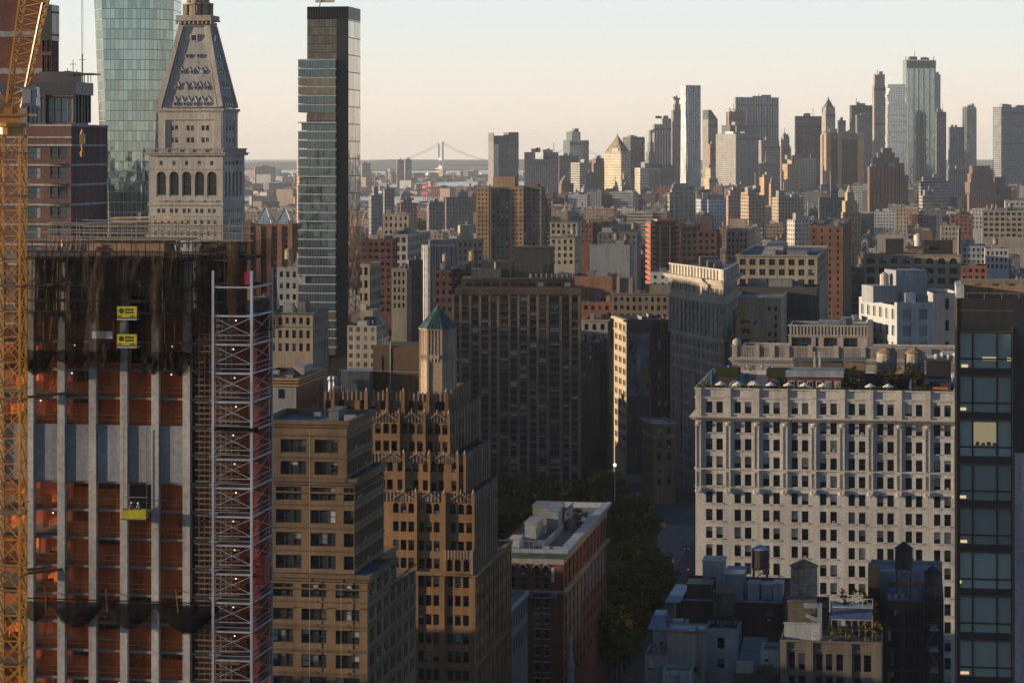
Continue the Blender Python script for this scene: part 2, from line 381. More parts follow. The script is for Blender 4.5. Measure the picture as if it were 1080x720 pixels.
_b = MB(); _b.box(-.33, .33, -.25, .3, 0, .42); _b.box(-.28, .28, -.27, -.251, .05, .37)
AC_MESH = [_b.mesh('window_air_conditioner', [M['metal']])]
class Bld:
    """one building: an Empty at its front left corner, wall / roof / trim parts, windows"""
    def __init__(s, name, label, x0, x1, D, phi=G, cat='building', group=None, color=(.3, .25, .2), mat='brick', roofc=(.12, .13, .15), glass='glass', framec=(.10, .09, .08)):
        s.D, s.phi = D, phi; s.A = (X(x0, D), D)
        k = (x1 - 540.0) / FPX
        s.w = (k * s.A[1] - s.A[0]) / (cos(phi) - k * sin(phi))
        s.root = empty(name, label, cat, (s.A[0], s.A[1], 0), phi, group)
        s.mb, s.rf, s.wins = MB(), MB(), []; s.rfs = []
        s.color, s.mat, s.roofc, s.glass, s.framec = color, mat, roofc, glass, framec
    def s_(s, px):                                  # where along the front a picture column falls
        k = (px - 540.0) / FPX
        return (k * s.A[1] - s.A[0]) / (cos(s.phi) - k * sin(s.phi))
    def depth(s, px, x=None):                       # how deep a side face at local x must be to reach a picture column
        x = s.w if x is None else x
        bx, by = s.A[0] + x * cos(s.phi), s.A[1] + x * sin(s.phi); k = (px - 540.0) / FPX
        return (bx - k * by) / (k * cos(s.phi) + sin(s.phi))
    def facade(s, O, e, width, z0, z1, cols=(), rows=(), rec=.35, style='dh', mi=0, arch=()):
        n = (e[1], -e[0]); mb = s.mb
        P = lambda t, z, d=0.0: (O[0] + e[0] * t - n[0] * d, O[1] + e[1] * t - n[1] * d, z)
        Q = lambda a, b, za, zb, m=mi: mb.quad(P(a, za), P(b, za), P(b, zb), P(a, zb), mi=m)
        zp = z0
        for ri, (za, zb) in enumerate(rows if cols else ()):
            if za > zp + .01: Q(0, width, zp, za)
            sp = 0.0
            for (a, b) in cols:
                if a > sp + .005: Q(sp, a, za, zb)
                sp = b
                mb.quad(P(a, za), P(b, za), P(b, za, rec), P(a, za, rec), mi=mi)
                mb.quad(P(a, zb), P(a, zb, rec), P(b, zb, rec), P(b, zb), mi=mi)
                mb.quad(P(a, za), P(a, za, rec), P(a, zb, rec), P(a, zb), mi=mi)
                mb.quad(P(b, za), P(b, zb), P(b, zb, rec), P(b, za, rec), mi=mi)
                if ri in arch:
                    r = (b - a) / 2; c = (a + b) / 2; nn = 6
                    for sg in (-1, 1):
                        pts = [P(c + sg * r * cos(pi / 2 * k / nn), zb - r + r * sin(pi / 2 * k / nn), .002) for k in range(nn + 1)]
                        pts.append(P(c + sg * r, zb, .002))
                        mb.quad(*(pts if sg < 0 else pts[::-1]), mi=mi)
                c = P((a + b) / 2, za, rec)
                s.wins.append((c, n, b - a, zb - za, style))
            if sp < width - .005: Q(sp, width, za, zb)
            zp = zb
        if z1 > zp + .01: Q(0, width, zp, z1)
    def block(s, x0, x1, y0, y1, z0, z1, front=None, right=None, left=None, par=.9, roof=True, inset=.35):
        f = lambda sp: sp if isinstance(sp, dict) else (dict(cols=sp[0], rows=sp[1]) if sp else {})
        s.facade((x0, y0), (1, 0), x1 - x0, z0, z1, **f(front))
        s.facade((x1, y0), (0, 1), y1 - y0, z0, z1, **f(right))
        s.facade((x0, y1), (0, -1), y1 - y0, z0, z1, **f(left))
        s.facade((x1, y1), (-1, 0), x1 - x0, z0, z1)
        if roof:
            t, zr = inset, z1 - par; mb = s.mb
            o = [(x0, y0), (x1, y0), (x1, y1), (x0, y1)]; i = [(x0 + t, y0 + t), (x1 - t, y0 + t), (x1 - t, y1 - t), (x0 + t, y1 - t)]
            for k in range(4):
                j = (k + 1) % 4
                mb.quad((*o[k], z1), (*o[j], z1), (*i[j], z1), (*i[k], z1)); mb.quad((*i[j], zr), (*i[k], zr), (*i[k], z1), (*i[j], z1))
            r_ = MB(); r_.quad(*[(*p, zr) for p in i]); s.rfs.append(r_)
        return s
    def part(s, name, mb, mat, color=None, parent=None, **kw):
        return mb.build(name, M[mat] if isinstance(mat, str) else mat, parent or s.root, color, **kw)
    def done(s, minpx=4.0, uvs=(1, 1)):
        # windows: the 100 that show largest stand alone, the rest are one part; a window of a pixel or two stays in the wall
        solo, rest = [], []
        ca, sa = cos(s.phi), sin(s.phi)
        for w in s.wins:
            c, n, ww, hh, st = w
            wx, wy = s.A[0] + c[0] * ca - c[1] * sa, s.A[1] + c[0] * sa + c[1] * ca
            if wy < 5: continue
            px, py = 540 + FPX * wx / wy, HOR + FPX * (CAMZ - c[2] - hh / 2) / wy
            nx, ny = n[0] * ca - n[1] * sa, n[0] * sa + n[1] * ca
            face = -(nx * wx + ny * wy) / sqrt(wx * wx + wy * wy)
            seen = -8 < px < 1088 and -8 < py < 728 and face > 0.02
            if hh * FPX / wy >= minpx and seen: solo.append((-ww * hh * face / wy ** 2 + (py > 700), w))
            else: rest.append(w)
        solo.sort(key=lambda t: t[0]); ac = random.Random(int(s.A[0] * 10 + s.A[1]))
        for k, (sc, (c, n, ww, hh, st)) in enumerate(solo):
            if k < 100:
                link('window', win_mesh(st, ww, hh, s.glass), s.root, s.framec, c, atan2(n[0], -n[1]))
                if ac.random() < .10 and st == 'dh' and s.glass != 'tealglass':
                    link('window_air_conditioner', AC_MESH[0], s.root, (.30, .30, .29), (c[0] + n[0] * .1, c[1] + n[1] * .1, c[2] + .08), atan2(n[0], -n[1]))
            else: rest.append((c, n, ww, hh, st))
        many = len(solo) > 100
        tgt = MB() if many else s.mb
        for (c, n, ww, hh, st) in rest:
            ex, ey = -n[1], n[0]; np_ = {'tri': 3, 'duo': 2, 'quad': 4}.get(st, 1); pw = ww / np_
            for k in range(np_):
                a, b = -ww / 2 + k * pw + .05, -ww / 2 + (k + 1) * pw - .05
                tgt.quad((c[0] + ex * a, c[1] + ey * a, c[2]), (c[0] + ex * b, c[1] + ey * b, c[2]), (c[0] + ex * b, c[1] + ey * b, c[2] + hh), (c[0] + ex * a, c[1] + ey * a, c[2] + hh), mi=0 if many else 1, uv=((0, 0), (1, 0), (1, 1), (0, 1)))
            if np_ > 1 or many:
                tgt.quad((c[0] - ex * ww / 2 - n[0] * .01, c[1] - ey * ww / 2 - n[1] * .01, c[2]), (c[0] + ex * ww / 2 - n[0] * .01, c[1] + ey * ww / 2 - n[1] * .01, c[2]),
                         (c[0] + ex * ww / 2 - n[0] * .01, c[1] + ey * ww / 2 - n[1] * .01, c[2] + hh), (c[0] - ex * ww / 2 - n[0] * .01, c[1] - ey * ww / 2 - n[1] * .01, c[2] + hh), mi=1 if many else 0)
        if many: tag(tgt.build('windows', [M[s.glass], M['frame']], s.root, s.framec), kind='stuff')
        s.wall = s.mb.build('wall', [M[s.mat], M[s.glass]], s.root, s.color, uvs=uvs)
        s.roof = None
        for r_ in [s.rf] + getattr(s, 'rfs', []):
            o = r_.build('roof', M['roof'], s.root, s.roofc)
            s.roof = s.roof or o
        return s
def cols(width, n, wf, m=0.0):
    """n equal bays, each with one opening taking the fraction wf"""
    b = (width - 2 * m) / n
    return [(m + b * (k + .5 - wf / 2), m + b * (k + .5 + wf / 2)) for k in range(n)]
def pairs(width, n, ww, gap, m=0.0, k_=2):
    b = (width - 2 * m) / n; r = []
    for k in range(n):
        c = m + b * (k + .5); tot = k_ * ww + (k_ - 1) * gap
        for j in range(k_): a = c - tot / 2 + j * (ww + gap); r.append((a, a + ww))
    return r
def rows(z1, z0, fh, sill, wh, top=1.2):
    """window rows counted down from the roof"""
    r = []; z = z1 - top - wh
    while z > z0 + .3: r.append((z, z + wh)); z -= fh
    return r[::-1]
# ================================================================ the setting
def m_ground():
    m = bpy.data.materials.new('city_ground'); nt, N, L, out = nodes(m)
    tc = N.new('ShaderNodeTexCoord'); o = tc.outputs['Object']
    c = mixc(nt, ramp(nt, noise(nt, o, .004, 6), 0, 1, .35, .65), (.045, .047, .05), (.075, .072, .06))
    c = mixc(nt, ramp(nt, noise(nt, o, .03, 4), 0, .8, .5, .7), c, (.12, .115, .11))
    princ(nt, out, c, .9); return m
def m_asphalt():
    m = bpy.data.materials.new('asphalt'); nt, N, L, out = nodes(m)
    tc = N.new('ShaderNodeTexCoord'); o = tc.outputs['Object']
    c = mixc(nt, ramp(nt, noise(nt, o, .15, 5), 0, 1, .3, .7), (.04, .042, .046), (.07, .07, .072))
    princ(nt, out, c, .8); return m
def m_water():
    m = bpy.data.materials.new('harbour_water'); nt, N, L, out = nodes(m)
    tc = N.new('ShaderNodeTexCoord'); p = princ(nt, out, (.03, .045, .055), .18, 0, .5)
    bump(nt, noise(nt, tc.outputs['Object'], .05, 4), p, .3, 1.0); return m
def m_hill():
    m = bpy.data.materials.new('wooded_hill'); nt, N, L, out = nodes(m)
    tc = N.new('ShaderNodeTexCoord')
    c = mixc(nt, ramp(nt, noise(nt, tc.outputs['Object'], .004, 6), 0, 1, .35, .65), (.035, .045, .025), (.09, .085, .065))
    princ(nt, out, c, .95); return m
M['ground'], M['asphalt'], M['water'], M['hill'] = m_ground(), m_asphalt(), m_water(), m_hill()
M['pave'] = m_plain('pavement_concrete', (.085, .083, .082), .9, 0, .2, .7, 1.2, .3)
M['plaza'] = m_plain('plaza_paving', (.20, .16, .14), .9, 0, .2, .7, 1.2, .3)
M['line'] = m_plain('road_paint', (.62, .62, .60), .7)
M['grass'] = m_plain('park_lawn', (.03, .04, .012), .95, 0, .1, .6, 1.3, .1)

b = MB(); b.quad((-16000, -1500, 0), (16000, -1500, 0), (16000, 40000, 0), (-16000, 40000, 0))
tag(b.build('ground', M['ground']), kind='structure')

def strip(name, pts, half, z, mat, z0=None):
    """a road or pavement as a ribbon along points on the ground; z0 gives it a kerb"""
    b = MB(); L_, R_ = [], []
    for i, p in enumerate(pts):
        q = pts[min(i + 1, len(pts) - 1)]; o = pts[max(i - 1, 0)]
        d = Vector((q[0] - o[0], q[1] - o[1])).normalized(); n = Vector((-d.y, d.x))
        h0, h1 = half if isinstance(half, tuple) else (half, half)
        L_.append((p[0] + n.x * h0, p[1] + n.y * h0)); R_.append((p[0] - n.x * h1, p[1] - n.y * h1))
    for i in range(len(pts) - 1):
        b.quad((*R_[i], z), (*R_[i + 1], z), (*L_[i + 1], z), (*L_[i], z))
        if z0 is not None:
            b.quad((*L_[i], z0), (*L_[i], z), (*L_[i + 1], z), (*L_[i + 1], z0)); b.quad((*R_[i], z0), (*R_[i + 1], z0), (*R_[i + 1], z), (*R_[i], z))
    return tag(b.build(name, M[mat]), kind='structure')
ux, uy = -sin(G), cos(G); vx, vy = cos(G), sin(G)
F0 = (24.5, 520.0)
fifth = lambda t, off=0: (F0[0] + ux * t + vx * off, F0[1] + uy * t + vy * off)
strip('avenue_road', [fifth(-260), fifth(1800)], 8.5, .012, 'asphalt')
strip('pavement', [fifth(-260, -11.6), fifth(300, -11.6)], 2.8, .15, 'pave', 0)
strip('pavement', [fifth(-260, 11.6), fifth(1800, 11.6)], 2.8, .15, 'pave', 0)
bw0, bw1 = (62.0, 740.0), (34.0, 1180.0)
strip('diagonal_road', [bw0, (51, 880), bw1, (-40, 2200)], 9.0, .016, 'asphalt')
strip('cross_street_road', [(fifth(345, -160)), fifth(345, 160)], 9, .02, 'asphalt')
strip('cross_street_road', [(fifth(72, -160)), fifth(72, 160)], 5.5, .02, 'asphalt')
b = MB(); b.quad((61, 812, .15), (72, 812, .15), (73.5, 868, .15), (66, 868, .15)); b.quad((61, 812, 0), (72, 812, 0), (72, 812, .15), (61, 812, .15)); b.quad((61, 812, 0), (61, 812, .15), (66, 868, .15), (66, 868, 0))
tag(b.build('pedestrian_plaza', M['plaza']), kind='structure')
b = MB(); P0, P1, P2, P3 = fifth(80, -14.6), fifth(330, -14.6), fifth(330, -120), fifth(80, -120)
b.quad((*P0, .17), (*P1, .17), (*P2, .17), (*P3, .17)); b.quad((*P0, 0), (*P1, 0), (*P1, .17), (*P0, .17))
tag(b.build('park_lawn', M['grass']), kind='structure')
b = MB(); Q0, Q1, Q2, Q3 = fifth(175, -14.4), fifth(332, -14.4), fifth(332, -27), fifth(175, -25); b.quad((*Q0, .19), (*Q1, .19), (*Q2, .19), (*Q3, .19)); b.quad((*Q0, 0), (*Q1, 0), (*Q1, .19), (*Q0, .19))
tag(b.build('park_edge_paving', M['plaza']), kind='structure')
b = MB()
for t in (330, 360):                                        # zebra crossings and lane lines
    for k in range(9):
        o = -7.4 + k * 1.85; a, c = fifth(t, o), fifth(t + 3.4, o)
        b.quad((a[0], a[1], .03), (a[0] + .7, a[1], .03), (c[0] + .7, c[1], .03), (c[0], c[1], .03))
for k in range(40):
    for o in (-2.8, 2.8):
        a, c = fifth(60 + k * 9, o), fifth(63 + k * 9, o)
        b.quad((a[0], a[1], .03), (a[0] + .18, a[1], .03), (c[0] + .18, c[1], .03), (c[0], c[1], .03))
tag(b.build('road_markings', M['line']), kind='structure')

b = MB()
b.quad((-2200, 6000, .3), (250, 6000, .3), (500, 7200, .3), (-900, 7000, .3), (-2600, 6500, .3))
tag(b.build('harbour_water', M['water']), kind='structure')
b = MB(); b.quad((-900, 8600, .3), (3200, 8200, .3), (4200, 10800, .3), (-200, 10600, .3)); tag(b.build('bay_water', M['water']), kind='structure')
b = MB(); b.quad((-2600, 13600, .3), (4200, 13300, .3), (5200, 17600, .3), (-1500, 17300, .3)); tag(b.build('strait_water', M['water']), kind='structure')
# distant ridge: a real strip of ground rising to a crest
b = MB(); nx, ny = 90, 6; g = {}
for i in range(nx + 1):
    x = -9000 + 18000 * i / nx
    for j in range(ny + 1):
        t = j / ny; y = 18000 + 4500 * t
        h = sin(pi * min(1, t * 1.0) * .9 + .1) * (44 + 16 * sin(x * .00042 + 1) + 9 * sin(x * .0013 + 2) + 5 * sin(x * .0051) + 3 * sin(x * .013 + t * 3))
        g[i, j] = (x, y, h if j else -1)
for i in range(nx):
    for j in range(ny): b.quad(g[i, j], g[i + 1, j], g[i + 1, j + 1], g[i, j + 1])
tag(b.build('hills', M['hill']), kind='structure')

# the air: thin even haze round everything
m = bpy.data.materials.new('thin_haze'); nt, N, L, out = nodes(m)
pv = N.new('ShaderNodeVolumePrincipled'); pv.inputs['Density'].default_value = 2.6e-5
pv.inputs['Color'].default_value = (.92, .955, 1.0, 1); pv.inputs['Anisotropy'].default_value = 0.1
L.new(pv.outputs[0], out.inputs['Volume'])
b = MB(); b.box(-16500, 16500, -2000, 40500, -1.5, 352)
tag(b.build('haze', m), kind='stuff')

# ---------------------------------------------------------------- trees
def crown_mesh(r, hz, n_cl, per, leaf, mats, seed, frac=0.0):
    q = random.Random(seed); b = MB()
    for c in range(n_cl):
        while True:
            p = (q.uniform(-1, 1), q.uniform(-1, 1), q.uniform(-1, 1)); d = sqrt(sum(t * t for t in p))
            if .35 < d < 1: break
        cx, cy_, cz = p[0] * r, p[1] * r, p[2] * hz; cr = r * q.uniform(.16, .34); mi = 1 if q.random() < frac else 0
        for k in range(per):
            o = [q.gauss(0, .5) * cr for _ in range(3)]; x, y, z = cx + o[0], cy_ + o[1], cz + o[2] * .8
            a, t = q.uniform(0, 6.28), q.uniform(-.9, .9); s = leaf * q.uniform(.6, 1.3)
            dx, dy, dz = cos(a) * s, sin(a) * s, t * s * .6; ex, ey, ez = -sin(a) * s * .7, cos(a) * s * .7, q.uniform(-.6, .6) * s
            b.quad((x - dx, y - dy, z - dz), (x + ex, y + ey, z + ez), (x + dx, y + dy, z + dz), (x - ex, y - ey, z - ez), mi=mi)
    return b.mesh('crown', mats)
def trunk_mesh(h, r, seed, R):
    q = random.Random(seed); b = MB(); b.cyl(0, 0, 0, h, r, r * .55, 7, cap=False)
    for k in range(6):
        a = k * 1.05 + q.uniform(-.3, .3)
        b.bar((0, 0, h * q.uniform(.6, .95)), (cos(a) * R * .7, sin(a) * R * .7, h * q.uniform(1.2, 1.7)), r * .5)
    return b.mesh('trunk', [M['bark']])
CROWNS = [crown_mesh(5.2, 4.6, 60, 44, .42, [M['leaf'], M['leaf_y']], 11 + k, (.05, .12, .0)[k]) for k in range(3)]
YCROWN = [crown_mesh(4.8, 3.6, 46, 44, .40, [M['leaf_y'], M['leaf']], 31 + k, .35) for k in range(2)]
TRUNKS = [trunk_mesh(8, .34, 5 + k, 4.2) for k in range(2)]
def tree(label, x, y, s, yellow=False, k=0, group=None, zb=.17):
    t = empty('tree', label, 'tree', (x, y, zb), rnd.uniform(0, 6), group)
    t.scale = (s, s, s)
    link('trunk', TRUNKS[k % 2], t); c = link('crown', (YCROWN if yellow else CROWNS)[k % (2 if yellow else 3)], t, None, (0, 0, 11.5)); return t
n = 0; spots = []
for i in range(12):
    for o in (-11.5, 11.5, -17):
        t = 62 + i * 9.0 + rnd.uniform(-2, 2); x, y = fifth(t, o)
        if not (o > 0 and t > 130): spots.append((540 + x * FPX / y, y, x, t, o))
for i in range(26):
    for j in range(9):
        t = 88 + i * 9.6 + rnd.uniform(-3, 3); o = -18.5 - j * 9.2 + rnd.uniform(-2.5, 2.5)
        x, y = fifth(t, o); px = 540 + x * FPX / y; py = HOR + (CAMZ - 16) * FPX / y
        if 520 < px < 735 and not (px < 638 and py > 548): spots.append((px, y, x, t, o))
spots.sort(key=lambda q: -q[1])
for k, (px, y, x, t, o) in enumerate(spots):
    yel = False
    if px > (700 if y < 690 else 680 if y < 780 else 652): continue
    side = 'on the avenue pavement' if abs(o) < 13 else 'beside the avenue' if o > -24 else ('deep in the park' if o < -45 else 'inside the park')
    if yel: lab, grp = ('yellow autumn tree in the middle of the dark park' if px > 640 else 'yellowing autumn tree at the far side of the red brick building'), 'yellow trees in the park'
    else:
        far = 'far end' if y > 760 else ('middle' if y > 670 else 'near end')
        lab, grp = f'dark green leafy tree {side} at its {far}', f'dark trees {side} at its {far}'
    if px > 0: tree(lab, x, y, rnd.uniform(.95, 1.35) * (1.06 if yel else 1), yel, k, grp)

tree('bright yellow autumn tree in the middle of the dark park', X(668, 690), 690, 1.14, True, 0)
for k, (px, D_, sc) in enumerate(((579, 790, 1.0), (596, 800, 1.05), (606, 770, 1.2), (618, 775, 1.1))):
    tree(('small yellowing tree leftmost behind the red brick roof', 'second yellowing tree from the left behind the red brick roof', 'broad yellow tree behind the red brick roof, third of four', 'yellow tree nearest the avenue behind the red brick roof')[k], X(px, D_), D_, sc, True, k)
# ================================================================ near left: construction tower, hoist, crane
def person(label, x, y, z, rz=0, vest=(.45, .60, .05), trousers=(.03, .035, .06), hat=(.7, .7, .68), parent=None, bend=0.0):
    """a worker: one skinned body mesh, clothing and helmet as children"""
    me = bpy.data.meshes.new('person')
    J = [(0, 0, .95), (0, 0, 1.2), (0, -.02 - bend, 1.45), (0, -.03 - bend, 1.56), (0, -.05 - bend, 1.68),
         (-.10, 0, .9), (-.12, -.03, .5), (-.13, 0, .06), (-.13, -.14, .04), (.10, 0, .9), (.12, -.05, .5), (.13, .02, .06), (.13, -.12, .04),
         (-.19, -.02 - bend, 1.43), (-.24, -.06 - bend, 1.16), (-.2, -.26 - bend, 1.0), (.19, -.02 - bend, 1.43), (.25, -.05 - bend, 1.16), (.2, -.24 - bend, .98)]
    R = [.15, .14, .15, .07, .105, .09, .065, .045, .04, .09, .065, .045, .04, .075, .05, .04, .075, .05, .04]
    E = [(0, 1), (1, 2), (2, 3), (3, 4), (0, 5), (5, 6), (6, 7), (7, 8), (0, 9), (9, 10), (10, 11), (11, 12), (2, 13), (13, 14), (14, 15), (2, 16), (16, 17), (17, 18)]
    me.from_pydata(J, E, []); o = bpy.data.objects.new('person', me); COL.objects.link(o)
    md = o.modifiers.new('skin', 'SKIN'); sv = me.skin_vertices[0].data if me.skin_vertices else None
    if sv is None:
        import bmesh
        bm = bmesh.new(); bm.from_mesh(me); bm.verts.layers.skin.verify(); bm.to_mesh(me); bm.free(); sv = me.skin_vertices[0].data
    for i, r in enumerate(R): sv[i].radius = (r, r * .8)
    sv[0].use_root = True
    o.modifiers.new('sub', 'SUBSURF').levels = 1; o.modifiers['sub'].render_levels = 1
    me.materials.append(M['paint']); o.color = (*trousers, 1); o.location = (x, y, z); o.rotation_euler = (0, 0, rz)
    tag(o, label, 'person')
    b = MB(); b.prism([(-.19, -.13 - bend), (.19, -.13 - bend), (.2, .12 - bend), (-.2, .12 - bend)], .98, 1.48, 0, [(-.2, -.13 - bend), (.2, -.13 - bend), (.2, .12 - bend), (-.2, .12 - bend)])
    b.build('safety_vest', M['paint'], o, vest)
    b = MB(); b.cyl(0, -.05 - bend, 1.70, 1.74, .16, .15, 10); b.ball((0, -.05 - bend, 1.73), .12, .13, .1, 8); b.build('hard_hat', M['paint'], o, hat)
    return o

T = Bld('construction_tower', 'unfinished concrete tower wrapped in orange and black netting beside the yellow crane', -60, 262, 280, color=(.26, .26, .26), mat='concrete')
DT = 277.0; FH = 29.6 * DT / FPX; ZB = Zp(448, DT)
fl = [ZB - FH * k for k in range(-6, 13)]                   # slab tops, downwards; k = -6 is the working deck
dT = min(21.0, T.depth(284.0)); sR = T.s_(206)
b = MB()
for z in fl: b.box(0, T.w - .4, .3, dT, z - .28, z)
b.box(0, T.w - .4, .3, dT, -1, fl[-1] - 8)
T.part('floor_slabs', b, 'concrete', (.22, .20, .19))
b = MB(); b.box(T.s_(60), T.s_(205), dT * .62, dT - 1, fl[-1] - 8, fl[2])
print('dT', dT); T.part('core_wall', b, 'concrete', (.20, .17, .15))
colpx = [-34, -1, 32, 65, 98, 131, 164, 197]
for px in colpx:
    s0 = T.s_(px - 4); s1 = T.s_(px + 3.6)
    b = MB(); b.box(s0, s1, -.15, .8, fl[-1] - 8, fl[2], 0)
    for k, z in enumerate(fl[2:]): b.box(s0 - .02, s1 + .02, -.17, -.15, z - .06, z - .02)
    b.box(s0, s1, .35, 1.1, fl[2] + .001, fl[0]); T.part('column', b, 'concrete', (.40, .39, .38))
b = MB()
for a, c in zip(colpx, colpx[1:]): b.box(T.s_(a + 3.6) + .01, T.s_(c - 4) - .01, .12, .32, fl[8] - .02, fl[6] + .02)
for z in (fl[7], fl[6] - .9, fl[8] + 1): b.box(T.s_(-30), T.s_(193), .1, .12, z - .03, z + .03)
T.part('wall_panel', b, 'concrete', (.22, .23, .25))
for i, (a, c) in enumerate(zip(colpx, colpx[1:])):
    for k in list(range(2, 6)) + list(range(8, 16)):
        if a == 131 and k in (8,) or (a, k) in ((-1, 8), (-1, 9), (32, 9), (-1, 4), (-1, 11), (-1, 12)): continue
        z1, z0 = fl[k] - .30, fl[k + 1] + .02
        b = MB(); xa, xb = T.s_(a + 3.8), T.s_(c - 4.2)
        hh = z1 - rnd.choice((0, 0, .5, 1.2, 1.7) if i < 4 else (0, 0, 0, .6))
        for j in range(4):
            u0, u1 = xa + (xb - xa) * j / 4, xa + (xb - xa) * (j + 1) / 4; d0, d1 = .62 + .1 * sin(j * 2.1 + i), .62 + .1 * sin((j + 1) * 2.1 + i)
            b.quad((u0, d0, z0), (u1, d1, z0), (u1, d1, hh), (u0, d0, hh))
        T.part('debris_net', b, 'net_red')
        b = MB()
        for q in range(rnd.randint(2, 5)):
            u = rnd.uniform(xa, xb); b.bar((u, rnd.uniform(1.2, 4), z0), (u + rnd.uniform(-.1, .1), rnd.uniform(1.2, 4), z1), .1)
        for q in range(2): b.box(xa, xb, .5, .54, z0 + .5 + q * .55, z0 + .56 + q * .55)
        for q in range(rnd.randint(0, 2)):
            u = rnd.uniform(xa, xb - .8); b.box(u, u + rnd.uniform(.4, 1), 1.5, 2.5, z0, z0 + rnd.uniform(.4, 1.3))
        T.part('props', b, 'wood', (.42, .26, .10))
for k in range(3, 16):                                       # nets across the back
    b = MB(); b.quad((0, dT - .2, fl[k + 1]), (T.w, dT - .2, fl[k + 1]), (T.w, dT - .2, fl[k] - .3), (0, dT - .2, fl[k] - .3))
    T.part('side_net', b, 'net_red')
for (px, k) in ((32, 3), (78, 3), (181, 3), (180, 4), (75, 4), (42, 5), (96, 10), (125, 15), (55, 9)):
    b = MB(); b.ball((T.s_(px), .25, fl[k] - .55), .085, n=6); T.part('work_lamp', b, 'bulb')
# right bay: formwork brackets behind the hoist
b = MB()
for k in range(2, 16):
    z = fl[k]
    for q in range(5): b.box(sR, T.w - 1, -.1 + (q % 2) * .15, .1 + (q % 2) * .15, z - .5 - q * .62, z - .32 - q * .62)
T.part('timber_walings', b, 'wood', (.13, .09, .06))
b = MB()
for q in range(7):
    u = sR + .3 + q * .62; b.bar((u, .5, fl[-1] - 8), (u, .5, fl[2]), .14)
T.part('shoring_posts', b, 'steel', (.30, .28, .26))
b = MB(); b.quad((sR, 1.0, fl[-1] - 8), (T.w - .5, 1.0, fl[-1] - 8), (T.w - .5, 1.0, fl[2]), (sR, 1.0, fl[2])); T.part('debris_net', b, 'net_red')
for k in range(3, 16):                                       # extra nets added across the floors so the low sun makes a glow
    for px in (8, 40, 74):
        if rnd.random() < .75: b = MB(); x = T.s_(px) + rnd.uniform(-.6, .6); h = (fl[k] - .3 - fl[k + 1]) * rnd.uniform(.6, 1); b.quad((x, 1.0, fl[k] - .3 - h), (x + .3, dT - .5, fl[k] - .3 - h), (x + .3, dT - .5, fl[k] - .3), (x, 1.0, fl[k] - .3)); T.part('hanging_net', b, 'net_red')
b = MB(); b.box(T.s_(206), T.w - .3, .4, .6, fl[2], fl[0] + .2); b.box(T.s_(206), T.w - .2, -.6, .3, fl[1] - .2, fl[1]); T.part('formwork', b, 'wood', (.10, .07, .045))
# black cocoon round the top floors
zt, zbm = fl[0] + .6, fl[4] + .2; xl, xr = T.s_(22), T.w
b = MB(); n = 40; ys = -1.1
bot = lambda u: fl[4] + 1.3 - .9 * abs(sin((u - xl) * .55)) - .25 * abs(sin(u * 2.7)) - (.8 if u < T.s_(60) or u > T.s_(150) and u < T.s_(203) else 0)
for i in range(n):
    u0, u1 = xl + (T.s_(205) - xl) * i / n, xl + (T.s_(205) - xl) * (i + 1) / n
    w_ = lambda u: ys - .25 + .3 * sin(u * .9) + .14 * sin(u * 3.1)
    if T.s_(131) < (u0 + u1) / 2 < T.s_(154): lo0 = lo1 = fl[1] - 1.2
    else: lo0, lo1 = bot(u0), bot(u1)
    bul = lambda u, f: w_(u) - (.75 + .35 * sin(u * 1.7)) * sin(pi * min(1, f * 1.05)) - .12 * sin(u * 5 + f * 9)
    for j in range(9):
        f0, f1 = j / 9, (j + 1) / 9; A = lambda lo, f: zt + (lo - zt) * f
        b.quad((u0, bul(u0, f1), A(lo0, f1)), (u1, bul(u1, f1), A(lo1, f1)), (u1, bul(u1, f0), A(lo1, f0)), (u0, bul(u0, f0), A(lo0, f0)))
for i in range(16):                                           # bulging corner on the right
    f0, f1 = i / 16, (i + 1) / 16; u0, u1 = T.s_(205) + (xr - T.s_(205)) * f0, T.s_(205) + (xr - T.s_(205)) * f1
    for j in range(6):
        zA, zB = zt + 1.2 - j * 1.7, zt + 1.2 - (j + 1) * 1.7; o = lambda f, z: -1.0 - .35 * sin(f * 9) - (zt - z) * .03
        b.quad((u0, o(f0, zB), zB), (u1, o(f1, zB), zB), (u1, o(f1, zA), zA), (u0, o(f0, zA), zA))
for j in range(6):
    zA, zB = zt + 1.2 - j * 1.7, zt + 1.2 - (j + 1) * 1.7; e1 = lambda z: xr + .5 * max(0, (zt - z) / 4) ** 1.3
    b.quad((e1(zB), -1, zB), (e1(zB), 10, zB), (e1(zA), 10, zA), (e1(zA), -1, zA))
T.part('cocoon_net', b, 'net_thin')
for (a_, c_, dp_) in ((23, 60, 2.3), (60, 98, 1.2), (98, 131, 1.0), (154, 178, 2.0), (178, 206, 2.2)):                # black scalloped skirt along the lower edge
    n_ = 12; b = MB()
    for i in range(n_):
        f0, f1 = i / n_, (i + 1) / n_
        def sp_(f, j):
            u = T.s_(a_ + (c_ - a_) * f); t = j / 4; return (u, -1.15 - .75 * sin(pi * t) * (.5 + sin(pi * f) * .5) + .08 * sin(u * 6 + j), fl[4] + 2.1 - t * (.5 + dp_ * sin(pi * f) ** .8) - .12 * sin(f * 17))
        for j in range(4): b.quad(sp_(f0, j + 1), sp_(f1, j + 1), sp_(f1, j), sp_(f0, j))
    T.part('scalloped_net_skirt', b, 'net_black')
b = MB()
for i in range(33):
    u = xl + (xr - xl) * i / 32; b.bar((u, -.9, fl[2] - .6 if u < T.s_(210) else fl[1] - 3), (u, -.9, zt + (.3 if i % 2 else 1.3)), .09)
for z in (zt, zt - .9, fl[1] + .3, fl[1] - .5, fl[1] - 1.7, fl[2] + .2, fl[2] + 1.3, fl[0] + 1.6): b.bar((xl, -.92, z), (xr, -.92, z), .1, .16)
